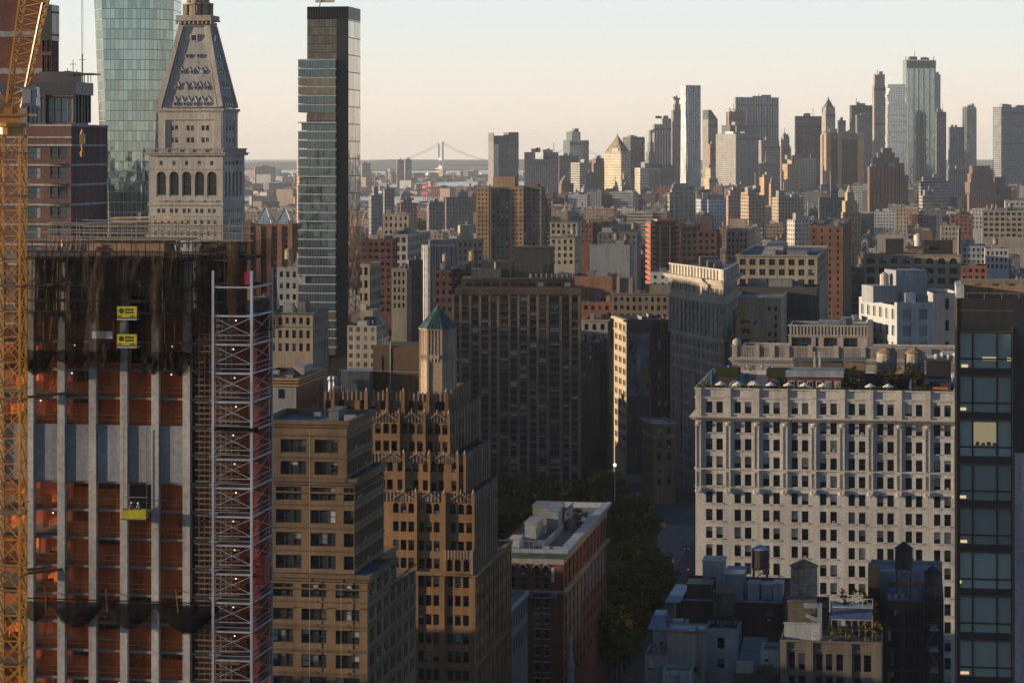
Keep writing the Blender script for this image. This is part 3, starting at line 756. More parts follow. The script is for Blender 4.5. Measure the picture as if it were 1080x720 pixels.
for i in range(12):
    u = xl + (T.s_(200) - xl) * i / 12; b.bar((u, -.85, fl[1] + .2), (u + 1.9 * rnd.choice((-1, 1)), -.85, fl[0] - .2), .08)
T.part('scaffold_frame', b, 'metal', (.035, .032, .03))
b = MB()
for z in (fl[0] - .15, fl[1] - .25, fl[2] - .1): b.box(xl, T.s_(203), -.8, .2, z, z + .12)
T.part('catwalk', b, 'wood', (.20, .14, .09))
b = MB()
for i in range(190):
    u = rnd.uniform(xl, T.s_(204)); k = rnd.choice((0, 0, 0, 1, 1, 2, 3)); z0 = fl[k + 1]; yy = rnd.uniform(-.55, 3); b.bar((u, yy, z0), (u + rnd.uniform(-.25, .25), yy, fl[k] - .3), .07, .12)
T.part('timber_props', b, 'wood', (.50, .31, .13))
b = MB()
for i, (a, c) in enumerate(zip(colpx[2:], colpx[3:])):
    b.box(T.s_(a + 4), T.s_(c - 4), 1.2, 1.3, fl[2] + .1, fl[0] - .3)
T.part('formwork', b, 'wood', (.13, .085, .05))
# working deck: plywood box, rails, materials
b = MB(); b.box(T.s_(82), T.s_(165), 3, 9, fl[0] + .002, fl[0] + 1.7); b.box(T.s_(80), T.s_(183), 2.6, 9.4, fl[0] + 1.7, fl[0] + 1.85)
b.box(T.s_(205), T.s_(238), 3, 6, fl[0], fl[0] + 1.6)
for i in range(7): b.bar((T.s_(40 + 5 * i), 4, fl[0]), (T.s_(44 + 5 * i), 4, fl[0] + 2.2), .16)
T.part('plywood_forms', b, 'wood', (.27, .17, .10))
b = MB()
for y in (-.4, 8, 20):
    for h in (1.9, 2.7, 3.5): b.bar((T.s_(24), y, fl[0] + h), (T.s_(175 if y > 7 else 268), y, fl[0] + h), .07, .12)
    for i in range(15): u = T.s_(26) + i * 1.65; b.bar((u, y, fl[0]), (u, y, fl[0] + 3.0 + (i % 3) * .5), .07)
T.part('guard_rail', b, 'steel', (.28, .24, .20))
b = MB()
for i in range(5): b.bar((T.s_(95), 7 + i * .4, fl[0] + 4.1 - .4 * (i % 2)), (T.s_(176), 7 + i * .3, fl[0] + 4.3 - .4 * (i % 2)), .18)
T.part('stacked_planks', b, 'wood', (.42, .33, .22))
b = MB()
for (px, py) in ((141, 327), (141, 356)):
    z = Zp(py, DT); xa, xb = T.s_(px - 10.2), T.s_(px + 10.4); b.box(xa, xb, -2.45, -2.3, z - .62, z + .62)
T.part('yellow_banner', b, 'paint', (.42, .36, .02))
b = MB()
for py in (327, 356):
    z = Zp(py, DT); xa = T.s_(131)
    b.cyl(0, 0, 0, .001, .3, n=12) if 0 else None
    b.quad(*[(xa + .48 + .3 * cos(q * pi / 6), -2.46, z + .12 + .3 * sin(q * pi / 6)) for q in range(12)])
    for q in range(4): b.box(xa + .92 + q * .26, xa + 1.12 + q * .26, -2.46, -2.455, z + .14, z + .38)
    for q in range(4): b.box(xa + .92 + q * .26, xa + 1.12 + q * .26, -2.46, -2.455, z - .18, z + .04)
    b.box(xa + .1, xa + .5, -2.46, -2.455, z - .56, z - .40); b.box(xa + 1.45, xa + 2.05, -2.46, -2.455, z - .56, z - .40)
T.part('banner_lettering', b, 'paint', (.03, .03, .02))
b = MB()
for py in (334.5, 363.5): z = Zp(py, DT); b.box(T.s_(130.6), T.s_(151.6), -2.5, -1.25, z - .1, z + .04)
z = Zp(351.5, DT); b.box(T.s_(104), T.s_(125), -2.2, -2.05, z - .4, z + .4)
T.part('white_placard', b, 'paint', (.34, .36, .40))
b = MB(); z0, z1 = Zp(383, DT), Zp(312, DT); b.box(T.s_(132), T.s_(152), .5, 1.0, z0, z1)
T.part('hoist_opening', b, 'net_black')
b = MB(); b.box(T.w - .2, T.w + .5, -1.2, 0, Zp(298, DT), Zp(285, DT)); T.part('pink_panel', b, 'paint', (.42, .03, .11))
# black catch net slung across the facade
b = MB(); segs = [(24, 56), (56, 112), (112, 166), (166, 233)]; n = 14; R_ = 7
for (a, c) in segs:
    for i in range(n):
        f0, f1 = i / n, (i + 1) / n; dep = (c - a) / 56.0
        def pt(f, j):
            t = j / R_ * pi; r = (.25 + 1.15 * sin(pi * f) * dep ** .5)
            return (T.s_(a + (c - a) * f), -.9 - 1.1 * sin(t) * (.4 + sin(pi * f) * .6), Zp(632, DT) - r * (1 - cos(t)) - .25 * sin(pi * f) + .05 * sin(f * 40 + j))
        for j in range(R_): b.quad(pt(f0, j + 1), pt(f1, j + 1), pt(f1, j), pt(f0, j))
b.box(T.s_(24), T.s_(235), -.95, -.8, Zp(631, DT) - .06, Zp(631, DT) + .06)
T.part('catch_net', b, 'net_black')
b = MB()
for px, py in ((48, 632), (112, 630), (186, 628), (166, 640)): b.bar((T.s_(px), -.2, Zp(py, DT) + 1.1), (T.s_(px + 8), -2.2, Zp(py, DT) - 1.2), .08)
T.part('net_outrigger', b, 'wood', (.25, .19, .12))
for (xa, ya, xb, yb) in ((22, 420, 80, 414), (22, 602, 50, 600), (22, 606, 72, 600)):
    b = MB(); b.bar((T.s_(xa), -1.2, Zp(ya, DT)), (T.s_(xb), .1, Zp(yb, DT)), .22, .3); T.part('needle_beam', b, 'wood', (.12, .075, .045))
for nm, lab in (('wall', 0),): pass
T.done()
# yellow suspended platform between two columns
sp = empty('work_platform', 'yellow hanging work platform with two workers between concrete columns', 'platform', (0, 0, 0))
sp.location = (T.A[0], T.A[1], 0); sp.rotation_euler = (0, 0, G)
xa, xb, z = T.s_(132), T.s_(158), Zp(544, DT)
b = MB(); b.box(xa, xb, -1.4, -1.33, z, z + 1.0); b.box(xa, xb, -.3, -.25, z, z + 1.0); b.box(xa, xa + .06, -1.33, -.3, z, z + 1.0); b.box(xb - .06, xb, -1.33, -.3, z, z + 1.0)
b.build('side_panel', M['paint'], sp, (.36, .31, .03))
b = MB(); b.box(xa - .05, xb + .05, -1.45, -.22, z - .14, z - .001); b.build('deck', M['wood'], sp, (.07, .06, .05))
b = MB(); b.bar((xa + .1, -.85, z + .9), (xa + .1, -.85, fl[6]), .05); b.bar((xb - .1, -.85, z + .9), (xb - .1, -.85, fl[6]), .05)
b.box(xa, xb, -.9, -.8, z + 2.3, z + 2.4); b.build('suspension_cable', M['steel'], sp, (.2, .2, .2))
def tw(x, y): return (T.A[0] + x * cos(G) - y * sin(G), T.A[1] + x * sin(G) + y * cos(G))
x, y = tw(T.s_(141), -.8); person('worker in orange vest standing on yellow hanging platform, left of two', x, y, z, .3, (.5, .12, .03))
x, y = tw(T.s_(149), -.8); person('worker in dark jacket leaning on yellow hanging platform, right of two', x, y, z, -.4, (.05, .06, .09), bend=.1)
x, y = tw(T.s_(181), 2.0); person('worker in lime vest on the top deck beside the plywood box', x, y, fl[0], .5, (.30, .42, .04), hat=(.5, .52, .6))
x, y = tw(T.s_(59), 2.0); person('worker in orange vest on the top deck near the crane', x, y, fl[0], -.5, (.6, .13, .03))
x, y = tw(T.s_(211), .2); person('worker in dark jacket bending at the top deck rail', x, y, fl[0], .9, (.05, .05, .06), hat=(.2, .2, .2), bend=.18)

# hoist tower
hx0, hx1, hy0 = T.s_(233.5), T.s_(273.5), -3.2
H = empty('hoist_tower', 'pale steel lattice hoist tower with red netting on the construction corner', 'scaffold tower', (T.A[0], T.A[1], 0), G)
hd = 3.4; k = (286.5 - 540) / FPX
bx, by = T.A[0] + hx1 * cos(G) - hy0 * sin(G), T.A[1] + hx1 * sin(G) + hy0 * cos(G); hd = (bx - k * by) / (k * cos(G) + sin(G))
b = MB(); ztop = Zp(286, DT - 7)
for (x, y) in ((hx0, hy0), (hx1, hy0), (hx0, hy0 + hd), (hx1, hy0 + hd)): b.bar((x, y, 0), (x, y, ztop), .27)
H_ = lambda nm, mb, mat, c: mb.build(nm, M[mat], H, c)
H_('corner_post', b, 'steel', (.46, .46, .52))
lv = [Zp(334, DT - 7) - FH * 1.0 * k for k in range(-1, 14)]
b = MB(); dk = MB(); xb_ = MB(); nt_ = MB()
for i, z in enumerate(lv):
    for (p, q) in (((hx0, hy0), (hx1, hy0)), ((hx1, hy0), (hx1, hy0 + hd)), ((hx0, hy0 + hd), (hx1, hy0 + hd)), ((hx0, hy0), (hx0, hy0 + hd))):
        b.bar((*p, z), (*q, z), .16, .2)
        if i > 1:
            b.bar((*p, z + 1.05), (*q, z + 1.05), .07); b.bar((*p, z + .5), (*q, z + .5), .05)
    if i: dk.box(hx0 + .15, hx1 - .15, hy0 + .15, hy0 + hd - .15, z - .12, z - .03)
    if i > 1:
        z2 = z + FH - .15
        for (p, q) in (((hx0, hy0), (hx1, hy0)), ((hx1, hy0), (hx1, hy0 + hd)), ((hx0, hy0 + hd), (hx1, hy0 + hd))):
            xb_.bar((*p, z + 1.05), (*q, z2), .06); xb_.bar((*q, z + 1.05), (*p, z2), .06)
        nt_.quad((hx0 + .2, hy0 + hd - .3, z), (hx1, hy0 + hd - .3, z), (hx1, hy0 + hd - .3, z2), (hx0 + .2, hy0 + hd - .3, z2))
        nt_.quad((hx1 - .25, hy0 + .3, z), (hx1 - .25, hy0 + hd - .3, z), (hx1 - .25, hy0 + hd - .3, z2), (hx1 - .25, hy0 + .3, z2))
H_('ledger_beam', b, 'steel', (.44, .45, .52)); H_('landing_deck', dk, 'steel', (.10, .09, .09)); H_('cross_brace', xb_, 'steel', (.42, .43, .48)); H_('red_net', nt_, 'net_dark_red', None)
b = MB(); z = lv[5]; b.box(hx0 + .3, hx1 + .5, hy0 - .5, hy0 + 1, z + .0, z + .35); H_('black_canopy', b, 'net_black', None)
for i in range(2, 14):
    b = MB(); b.ball((hx0 + 2.2 + (i % 3) * .15, hy0 + .3, lv[i] + FH - .5), .08, n=6); H_('work_lamp', b, 'bulb', None)
c = empty('hoist_car', 'red hoist car on the outside of the pale lattice tower', 'hoist car', (T.A[0], T.A[1], 0), G)
b = MB(); z0, z1 = Zp(618, DT - 6), Zp(590, DT - 6); cx0 = hx1 + .25; b.box(cx0, cx0 + 1.1, hy0 + .4, hy0 + 2.8, z0, z1); b.build('cage', M['metal'], c, (.26, .035, .025))
b = MB(); [b.box(cx0 + .1 + q * .25, cx0 + .14 + q * .25, hy0 + .37, hy0 + .4, z0 + .1, z1 - .5) for q in range(4)]; b.box(cx0 - .05, cx0 + 1.15, hy0 + .35, hy0 + .398, z1 - .3, z1 + .05); b.build('cage_bars', M['metal'], c, (.14, .02, .02))

# ---------------------------------------------------------------- tower crane
CD = 256.0
CR = empty('tower_crane', 'yellow lattice tower crane with raised jib in front of the construction site', 'crane', (X(12, CD), CD, 0), radians(-4))
YEL = (.62, .28, .04)
mw = 1.22; zt = Zp(142, CD)
def lattice(b, p0, p1, w0, w1, n, chord=.16, lace=.09, axis=None):
    """four chords with zigzag lacing between two square ends"""
    p0, p1 = Vector(p0), Vector(p1); d = (p1 - p0).normalized()
    ax = Vector((1, 0, 0)) if axis is None else Vector(axis); ax = (ax - d * ax.dot(d)).normalized(); ay = d.cross(ax)
    P = lambda t, k: p0.lerp(p1, t) + (ax * (1 if k in (1, 2) else -1) + ay * (1 if k in (2, 3) else -1)) * ((w0 + (w1 - w0) * t))
    for k in range(4): b.bar(P(0, k), P(1, k), chord)
    for i in range(n):
        t0, t1 = i / n, (i + 1) / n
        for k in range(4):
            j = (k + 1) % 4
            b.bar(P(t0, k), P(t1, j) if i % 2 else P(t1, j), lace); b.bar(P(t1, k), P(t1, j), lace)
            if w0 > 1: b.bar(P(t0, j), P(t1, k), lace * .8)
b = MB(); lattice(b, (0, 0, 0), (0, 0, zt), mw, mw, 50, .24, .11); b.build('mast', M['paint'], CR, YEL)
for pyl in (160, 205, 300, 420, 540, 605, 695):
    b = MB(); z = Zp(pyl, CD); b.box(-mw - .3, mw + .3, -mw - .3, mw + .3, z - .06, z); [b.bar((s * (mw + .3), -mw - .3, z + 1.0), (s * (mw + .3), mw + .3, z + 1.0), .06) for s in (-1, 1)]; b.bar((-mw - .3, -mw - .3, z + 1.0), (mw + .3, -mw - .3, z + 1.0), .06); b.build('mast_platform', M['paint'], CR, (.18, .14, .10))
b = MB(); b.cyl(0, 0, zt, zt + .8, 1.5, 1.5, 16, base=True); b.cyl(0, 0, zt + .8, zt + 1.2, 1.9, 1.9, 16, base=True); b.box(-1.3, 1.3, -1.3, 1.3, zt + 1.2, zt + 2.8); b.build('slewing_ring', M['paint'], CR, (.42, .17, .03))
b = MB(); b.box(-7, 2.3, -1.5, 1.5, zt + 1.9, zt + 2.15); [b.bar((-7 + q * 1.5, s * 1.5, zt + 2.15), (-7 + q * 1.5, s * 1.5, zt + 3.2), .06) for q in range(7) for s in (-1, 1)]; [b.bar((-7, s * 1.5, zt + 3.2), (2.2, s * 1.5, zt + 3.2), .06) for s in (-1, 1)]; b.build('machinery_deck', M['paint'], CR, (.40, .16, .03))
b = MB(); b.box(-6.5, -3, -1.1, 1.1, zt + 2.16, zt + 4.4); b.box(-2.4, -1.2, -.8, .8, zt + 2.16, zt + 3.6); b.build('winch_house', M['metal'], CR, (.16, .15, .15))
cab = MB(); cx0, cx1 = 1.55, 3.0; z0, z1 = Zp(112, CD), Zp(92, CD)
cab.prism([(cx0, -1.7), (cx1, -1.5), (cx1, .2), (cx0, .2)], z0, z1, 0, [(cx0, -1.4), (cx1 - .1, -1.2), (cx1 - .1, .2), (cx0, .2)], base=True)
co = cab.build('cab', M['paint'], CR, (.42, .38, .33))
b = MB(); b.box(cx0 + .06, cx1 - .5, -1.72, -1.45, z0 + .25, z1 - .25); b.box(cx1 - .25, cx1 + .01, -1.2, -.1, z0 + .9, z1 - .2); b.build('cab_window', M['glass'], co)
j0 = Vector((.35, .2, zt + 2.8)); jl = Vector((2.55, -2.0, Zp(0, CD) - zt - 2.8)); jt = j0 + jl * 3.2
b = MB(); lattice(b, j0, j0 + jl * .2, .75, .9, 2, .2, .1); lattice(b, j0 + jl * .2, j0 + jl, .9, 1.22, 9, .2, .1); lattice(b, j0 + jl, jt, 1.22, 1.22, 22, .2, .1); b.build('jib', M['paint'], CR, YEL)
b = MB(); at = Vector((-3.6, 0, zt + 9)); [b.bar((s * .9 - 1.2, 0, zt + 2.2), at + Vector((s * .2, 0, 0)), .2) for s in (-1, 1)]; b.bar((-6.4, 0, zt + 2.2), at, .2); b.build('a_frame', M['paint'], CR, YEL)
b = MB(); [b.bar(at + Vector((0, s, 0)), j0 + jl * 2.4 + Vector((0, s, 0)), .05) for s in (-.3, .3)]; b.build('pendant_rope', M['steel'], CR, (.12, .10, .08))
hx, hz = X(98, CD - 20) , Zp(153, CD - 20)
b = MB(); hp = jt.copy(); hl = CR.matrix_basis.inverted() @ Vector((hx, CD - 20, hz))
hl = Vector((hp.x, hp.y, hz)) if False else Vector((X(98, CD) - X(12, CD), hp.y * .0 - 4, Zp(153, CD)))
tipx = Vector((hl.x, hl.y, jt.z)); b.bar(hl + Vector((.06, 0, 1)), tipx + Vector((.06, 0, 0)), .035); b.bar(hl + Vector((-.06, 0, 1)), tipx + Vector((-.06, 0, 0)), .035); b.bar(tipx, jt, .3)
hk = b.build('hoist_rope', M['steel'], CR, (.10, .09, .08))
b = MB(); b.box(hl.x - .26, hl.x + .26, hl.y - .2, hl.y + .2, hl.z + .1, hl.z + 1.1); b.cyl(hl.x, hl.y, hl.z + 1.1, hl.z + 1.6, .25, .1, 8); b.cyl(hl.x, hl.y, hl.z - .5, hl.z + .1, .12, .16, 8)
b.lathe(hl.x, hl.y, [(.10, hl.z - .5), (.28, hl.z - .8), (.2, hl.z - 1.2), (.02, hl.z - 1.3)], 8); b.build('hook_block', M['paint'], CR, (.34, .17, .05))
# ================================================================ towers on the left
def roofbits(B, x0, x1, y0, y1, z, n=3, tank=0, seed=0, hmax=4.0, color=(.22, .21, .20)):
    """bulkheads, air units and tanks as parts of a building's roof"""
    q = random.Random(seed); par = B.roof if B.roof else B.root
    for k in range(n):
        w, d, h = q.uniform(.12, .3) * (x1 - x0), q.uniform(.15, .4) * (y1 - y0), q.uniform(1.5, hmax)
        x, y = q.uniform(x0 + .8, x1 - w - .8), q.uniform(y0 + .8, max(y0 + 1, y1 - d - .8)); b = MB()
        b.box(x, x + w, y, y + d, z, z + h); b.box(x - .15, x + w + .15, y - .15, y + d + .15, z + h, z + h + .2)
        if h > 2: b.box(x + w * .3, x + w * .3 + .9, y - .03, y - .001, z, z + 1.9)
        g = q.uniform(.7, 1.5); b.build('bulkhead', M['smooth'], par, tuple(c * g for c in color))
    for k in range(n + 1):
        x, y = q.uniform(x0 + 1, x1 - 2.5), q.uniform(y0 + 1, y1 - 2); b = MB(); w = q.uniform(.8, 2); b.box(x, x + w, y, y + w * .7, z, z + q.uniform(.6, 1.3)); b.build('air_unit', M['metal'], par, (.3, .31, .32))
    for k in range(tank):
        x, y = q.uniform(x0 + 2, x1 - 2), q.uniform(y0 + 2, y1 - 2); r, h = q.uniform(1.4, 1.9), q.uniform(3, 4); l = q.uniform(2.0, 4.0)
        water_tank(par, x, y, z, r, h, l, q.choice(((.20, .15, .10), (.28, .22, .16), (.13, .11, .10))))
def water_tank(par, x, y, z, r, h, legs, color, roofc=None):
    b = MB(); b.cyl(x, y, z + legs, z + legs + h, r, r * .96, 14, base=True)
    for k in range(5): b.cyl(x, y, z + legs + h * (.1 + .2 * k), z + legs + h * (.1 + .2 * k) + .06, r * 1.015, r * 1.01, 14)
    t = b.build('water_tank', M['wood'], par, color)
    b = MB(); b.cyl(x, y, z + legs + h, z + legs + h + r * .55, r * 1.12, 0, 14, base=True); b.build('tank_roof', M['wood'], t, roofc or tuple(c * .8 for c in color))
    b = MB(); rr = r * .75
    for sx, sy in ((-1, -1), (1, -1), (1, 1), (-1, 1)):
        b.bar((x + sx * rr, y + sy * rr, z), (x + sx * rr, y + sy * rr, z + legs), .22)
    for (p, q_) in (((-1, -1), (1, -1)), ((1, -1), (1, 1)), ((1, 1), (-1, 1)), ((-1, 1), (-1, -1))):
        b.bar((x + p[0] * rr, y + p[1] * rr, z + .3), (x + q_[0] * rr, y + q_[1] * rr, z + legs - .3), .1); b.bar((x + q_[0] * rr, y + q_[1] * rr, z + .3), (x + p[0] * rr, y + p[1] * rr, z + legs - .3), .1)
    b.box(x - rr - .2, x + rr + .2, y - rr - .2, y + rr + .2, z + legs - .25, z + legs - .02)
    b.build('tank_stand', M['metal'], t, (.06, .055, .05)); return t

# --- brick apartment tower behind the crane
B = Bld('brick_apartment_tower', 'brick apartment tower with dark glazed penthouse and pale floor bands behind the crane', -20, 75, 340, color=(.185, .10, .085), glass='tealglass', framec=(.16, .15, .15))
z1 = Zp(131, 335); fh = 21.0 * 337 / FPX; S = B.s_
cl = [(S(26), S(42.5)), (S(53), S(60)), (S(61), S(72))]
rw = [(z1 - 2.9 - fh * k - 1.0, z1 - 1.8 - fh * k + .2) for k in range(20)]
rw = [(z1 - fh * (k + 1) + .75, z1 - fh * (k + 1) + fh - .35) for k in range(1, 12)][::-1]
dA = B.depth(113.5); B.block(0, B.w, 0, dA, 0, z1, (cl, rw))
b = MB()
for k in range(-0, 12):
    z = z1 - fh * k - (0 if k else .0); b.box(-.12, B.w + .12, -.14, -.004, z - .28, z + .02); b.box(B.w + .004, B.w + .12, -.003, dA, z - .28, z + .02)
b.box(B.w + .004, B.w + .1, dA * .56, dA * .6, 0, z1 - 5) if 0 else b.box(-.12, B.w + .12, -.14, -.004, z1 - 1.9, z1 - 1.65); B.part('floor_band', b, 'stone', (.42, .39, .38))
b = MB()
for k in range(1, 11):
    z = z1 - fh * (k + 1); b.box(S(51), S(73), -1.1, -.15, z + .02, z + .12)
    for i in range(12): b.bar((S(51) + (S(73) - S(51)) * i / 11, -1.08, z + .12), (S(51) + (S(73) - S(51)) * i / 11, -1.08, z + 1.1), .05)
    b.bar((S(51), -1.08, z + 1.1), (S(73), -1.08, z + 1.1), .07)
B.part('balcony', b, 'metal', (.12, .11, .11))
zp0, zp1 = z1, Zp(86, 337); x0, x1 = S(-10), S(77.5) - .1; dP = B.depth(98.5, S(77.5)); zg0, zg1 = Zp(129, 337), Zp(99.5, 337)
B.facade((x0, 1.0), (1, 0), x1 - x0, zp0, zg1, cols=[(S(26) - x0, S(44) - x0), (S(46.5) - x0, S(75) - x0)], rows=[(zg0, zg1 - .3)], style='quad', mi=0, rec=.5)
b = MB(); b.box(x0 - .1, x1 + .1, .9, dP, zg1, zp1); b.box(x0, x1 - .5, 1.6, dP - .4, zp0, zg1); b.box(S(44) + .05, S(46) , .8, .98, zp0, zg1); B.part('penthouse', b, 'clad', (.055, .055, .07))
b = MB()
b.box(x1 - .49, x1 - .3, 1.62, dP - .5, zg0, zg1, 1)
for f in (0, .2, .4, .6, .8, 1): b.box(x1 - .3, x1 - .05, 1.0 + (dP - 1.8) * f, 1.25 + (dP - 1.8) * f, zg0, zg1)
b.build('mullions', [M['metal'], M['tealglass']], B.root, (.05, .05, .055))
b = MB()
for px, h in ((58, 2), (62, 1.6), (68, 1.8), (74, 4), (83, 1.3), (64, 3.2)): b.bar((S(px), 5, zp1), (S(px), 5, zp1 + h), .08); b.bar((S(px) - .5, 5, zp1 + h * .8), (S(px) + .5, 5, zp1 + h * .8), .07)
b.box(S(60), S(86), 4, 8, zp1 + 1.1, zp1 + 1.3); [b.bar((S(62 + 4 * k), 4.2, zp1), (S(62 + 4 * k), 4.2, zp1 + 1.1), .12) for k in range(6)]; b.box(S(25), S(60), 6, 10, zp1, zp1 + 1.6)
B.part('roof_antennas', b, 'metal', (.08, .075, .07)); B.done()
# --- taller brick and black glass tower behind it
B = Bld('brick_and_glass_tower', 'tall dark brick tower with a black glass corner rising beside the crane jib', -60, 55, 386, color=(.15, .055, .045), glass='darkglass', framec=(.03, .03, .03))
zt = 172; S = B.s_; d_ = max(3.0, B.depth(56.5)); r_ = rows(zt, Zp(95, 368), 3.6, 0, 2.6)
B.block(0, S(45), 0, d_, 0, zt); B.block(S(45), B.w, 0, d_, 0, zt - 17.5, ([(.25, (B.w - S(45)) - .25)], rows(zt - 18, Zp(95, 368), 7, 0, 5.2)), rec=.2) if 0 else B.block(S(45), B.w, -.3, d_, 0, Zp(7, 383), (cols(B.w - S(45), 2, .86), rows(Zp(7, 383), Zp(95, 383), 3.2, 0, 2.6)))
b = MB(); [b.box(-.1, S(45) - .01, -.12, -.004, Zp(y, 384) - .9, Zp(y, 384)) for y in (33, 72)]; B.part('floor_band', b, 'stone', (.28, .26, .27))
b = MB(); b.box(S(45) + .02, B.w + .1, -.38, d_ - .1, Zp(43, 383), Zp(6.5, 383) + .2); B.part('black_glass_corner', b, m_curtain('black_curtain', (.02, .022, .026), 1.6, 3.5, (.01, .01, .012), .1, .08), None); B.done()

# --- tapering blue-green glass tower
gl = m_curtain('bluegreen_curtain', (.30, .385, .365), 1.9, 4.45, (.21, .255, .245), .85, .04, .05, .06, .008)
GT = empty('glass_tower', 'tall faceted blue-green glass tower standing behind the pyramid-topped stone tower', 'skyscraper', (X(140, 1080), 1080, 0))
D = 1080; xx = lambda px: (px - 140) * D / FPX
bot = [(xx(106), 6), (xx(116), -2), (xx(150), -2), (xx(161), 1), (xx(178), 9), (xx(178), 34), (xx(108), 34)]
top = [(xx(96.5), 6), (xx(107.5), -2), (xx(154), -2), (xx(168), 2), (xx(180.5), 9), (xx(180.5), 34), (xx(99), 34)]
zlo, zhi = Zp(225, D), Zp(-8, D)
b = MB(); b.prism(bot, 0, zlo, cap=False); b.prism(bot, zlo, zhi, 0, top, True); b.build('curtain_wall', gl, GT)
b = MB(); b.prism([(x * .8, y * .8 + 3) for x, y in top], zhi, zhi + 4); b.build('roof_screen', M['clad'], GT, (.3, .33, .33))

# --- pyramid-topped stone tower
B = Bld('pyramid_topped_tower', 'pale stone clock tower shaft with arcaded loggia and steep pyramid roof', 157, 235, 764, color=(.47, .42, .37), mat='stone', cat='skyscraper', framec=(.2, .19, .18), roofc=(.3, .28, .26))
S = B.s_; DD = 764; dep = B.depth(258); z = lambda y: Zp(y, DD)
w = B.w; win = [c for c in (170, 183.5, 196.8, 210.2, 223.4)]
arc = [(S(c - 5), S(c + 5)) for c in win]; two = []
for c in win: two += [(S(c - 4.2), S(c - 1.0)), (S(c + 1.0), S(c + 4.2))]
sm = [(S(c - 1.6), S(c + 1.6)) for c in win]; eight = [(S(162.5 + 7.0 * k), S(165.5 + 7.0 * k)) for k in range(10)]
ra = [(dep * (.10 + .165 * k), dep * (.10 + .165 * k + .10)) for k in range(5)]
rt = [(dep * (.08 + .094 * k), dep * (.08 + .094 * k + .05)) for k in range(9)]
zA = z(198.5)                                            # wall faces stacked from the street up
def band(za, zb, c_f, c_r, rr, rec=.35, arch=(), st='dh'):
    B.facade((0, 0), (1, 0), w, za, zb, c_f, rr, rec, st, arch=arch); B.facade((w, 0), (0, 1), dep, za, zb, c_r, rr, rec, st, arch=arch)
    B.facade((0, dep), (0, -1), dep, za, zb, c_r, rr, rec, st, arch=arch); B.facade((w, dep), (-1, 0), w, za, zb)
low = [(z(y + 2.2), z(y - 2.2)) for y in (246, 258.5, 271, 283.5, 296)][::-1]
band(0, z(240), eight, rt, low)
band(z(240), z(227), eight, rt, [(z(236), z(231.5))]); band(z(227), z(215.5), two, rt, [(z(224.5), z(220))])
band(z(215.5), z(178.5), arc, ra, [(z(207.5), z(181))], 1.6, (0,)); band(z(178.5), z(164), sm, ra, [(z(174.2), z(169.8))])
b = MB()
def ring(b, zz0, zz1, o, x0=0, x1=None, y0=0, y1=None):
    x1 = w if x1 is None else x1; y1 = dep if y1 is None else y1
    b.box(x0 - o, x1 + o, y0 - o, y0 - .003, zz0, zz1); b.box(x1 + .003, x1 + o, y0 - .003, y1 + o, zz0, zz1); b.box(x0 - o, x0 - .003, y0 - .003, y1 + o, zz0, zz1); b.box(x0 - .003, x1 + .003, y1 + .003, y1 + o, zz0, zz1)
ring(b, z(164), z(162), .9); ring(b, z(162), z(161), 1.3); ring(b, z(216.5), z(214.5), .35); ring(b, z(178.8), z(178), .2); ring(b, z(228), z(227), .2); ring(b, z(241), z(240), .2)
B.part('cornice', b, 'stone', (.45, .40, .35))
b = MB(); b.box(-.6, w + .6, -.6, dep + .6, z(161), z(160.8))
for (px0, px1) in ((156.5, 163.8), (171.5, 177.5), (185, 191), (198, 204), (211.5, 217.5), (225, 236)): b.box(S(px0), S(px1), -.7, -.1, z(160.8), z(156.6))
ring(b, z(157.6), z(156.4), .75); ring(b, z(160.8), z(157.6), .45); B.part('balustrade', b, 'stone', (.36, .31, .27))
b = MB()
for c in win:
    b.box(S(c - 5), S(c + 5), .1, .3, z(207.5), z(205.8)); [b.bar((S(c - 4.5 + k * 1.8), .2, z(211)), (S(c - 4.5 + k * 1.8), .2, z(208)), .18) for k in range(6)]
    b.box(S(c - 5), S(c + 5), -.28, -.04, z(212.6), z(211.2))
B.part('loggia_railing', b, 'stone', (.40, .36, .32))
# upper block
ux0, ux1, uy0 = S(165.2), S(231.5), 2.2; ud = B.depth(249.5, ux1) - 0; uz0, uz1 = z(161), z(115.5)
pw = []
for c in (181.7, 198.5, 214.3): pw += [(S(c - 4) - ux0, S(c - .6) - ux0), (S(c + .6) - ux0, S(c + 4) - ux0)]
wr = [(uy0 * 0 + ud * (.3 + .2 * k), ud * (.3 + .2 * k + .09)) for k in range(3)]
for (O, e, wd, c_) in (((ux0, uy0), (1, 0), ux1 - ux0, pw), ((ux1, uy0), (0, 1), ud - uy0, [(a - 1, b_ - 1) for a, b_ in wr]), ((ux0, ud), (0, -1), ud - uy0, wr)):
    B.facade(O, e, wd, uz0, uz1, c_, [(z(150.5), z(145.2)), (z(137.8), z(132.4))], .4)
B.facade((ux1, ud), (-1, 0), ux1 - ux0, uz0, uz1)
b = MB()
b.box(ux0, S(172.5), uy0 - .45, uy0 - .003, uz0, uz1); b.box(S(224), ux1, uy0 - .45, uy0 - .003, uz0, uz1); b.box(S(172.5), S(224), uy0 - .45, uy0 - .003, z(126.5), uz1)
b.box(ux1 + .003, ux1 + .4, uy0 - .4, uy0 + ud * .2, uz0, uz1); b.box(ux1 + .003, ux1 + .4, ud * .86, ud, uz0, uz1); b.box(ux1 + .003, ux1 + .4, uy0 + ud * .2, ud * .86, z(126.5), uz1)
B.part('panel_frame', b, 'stone', (.47, .42, .37))
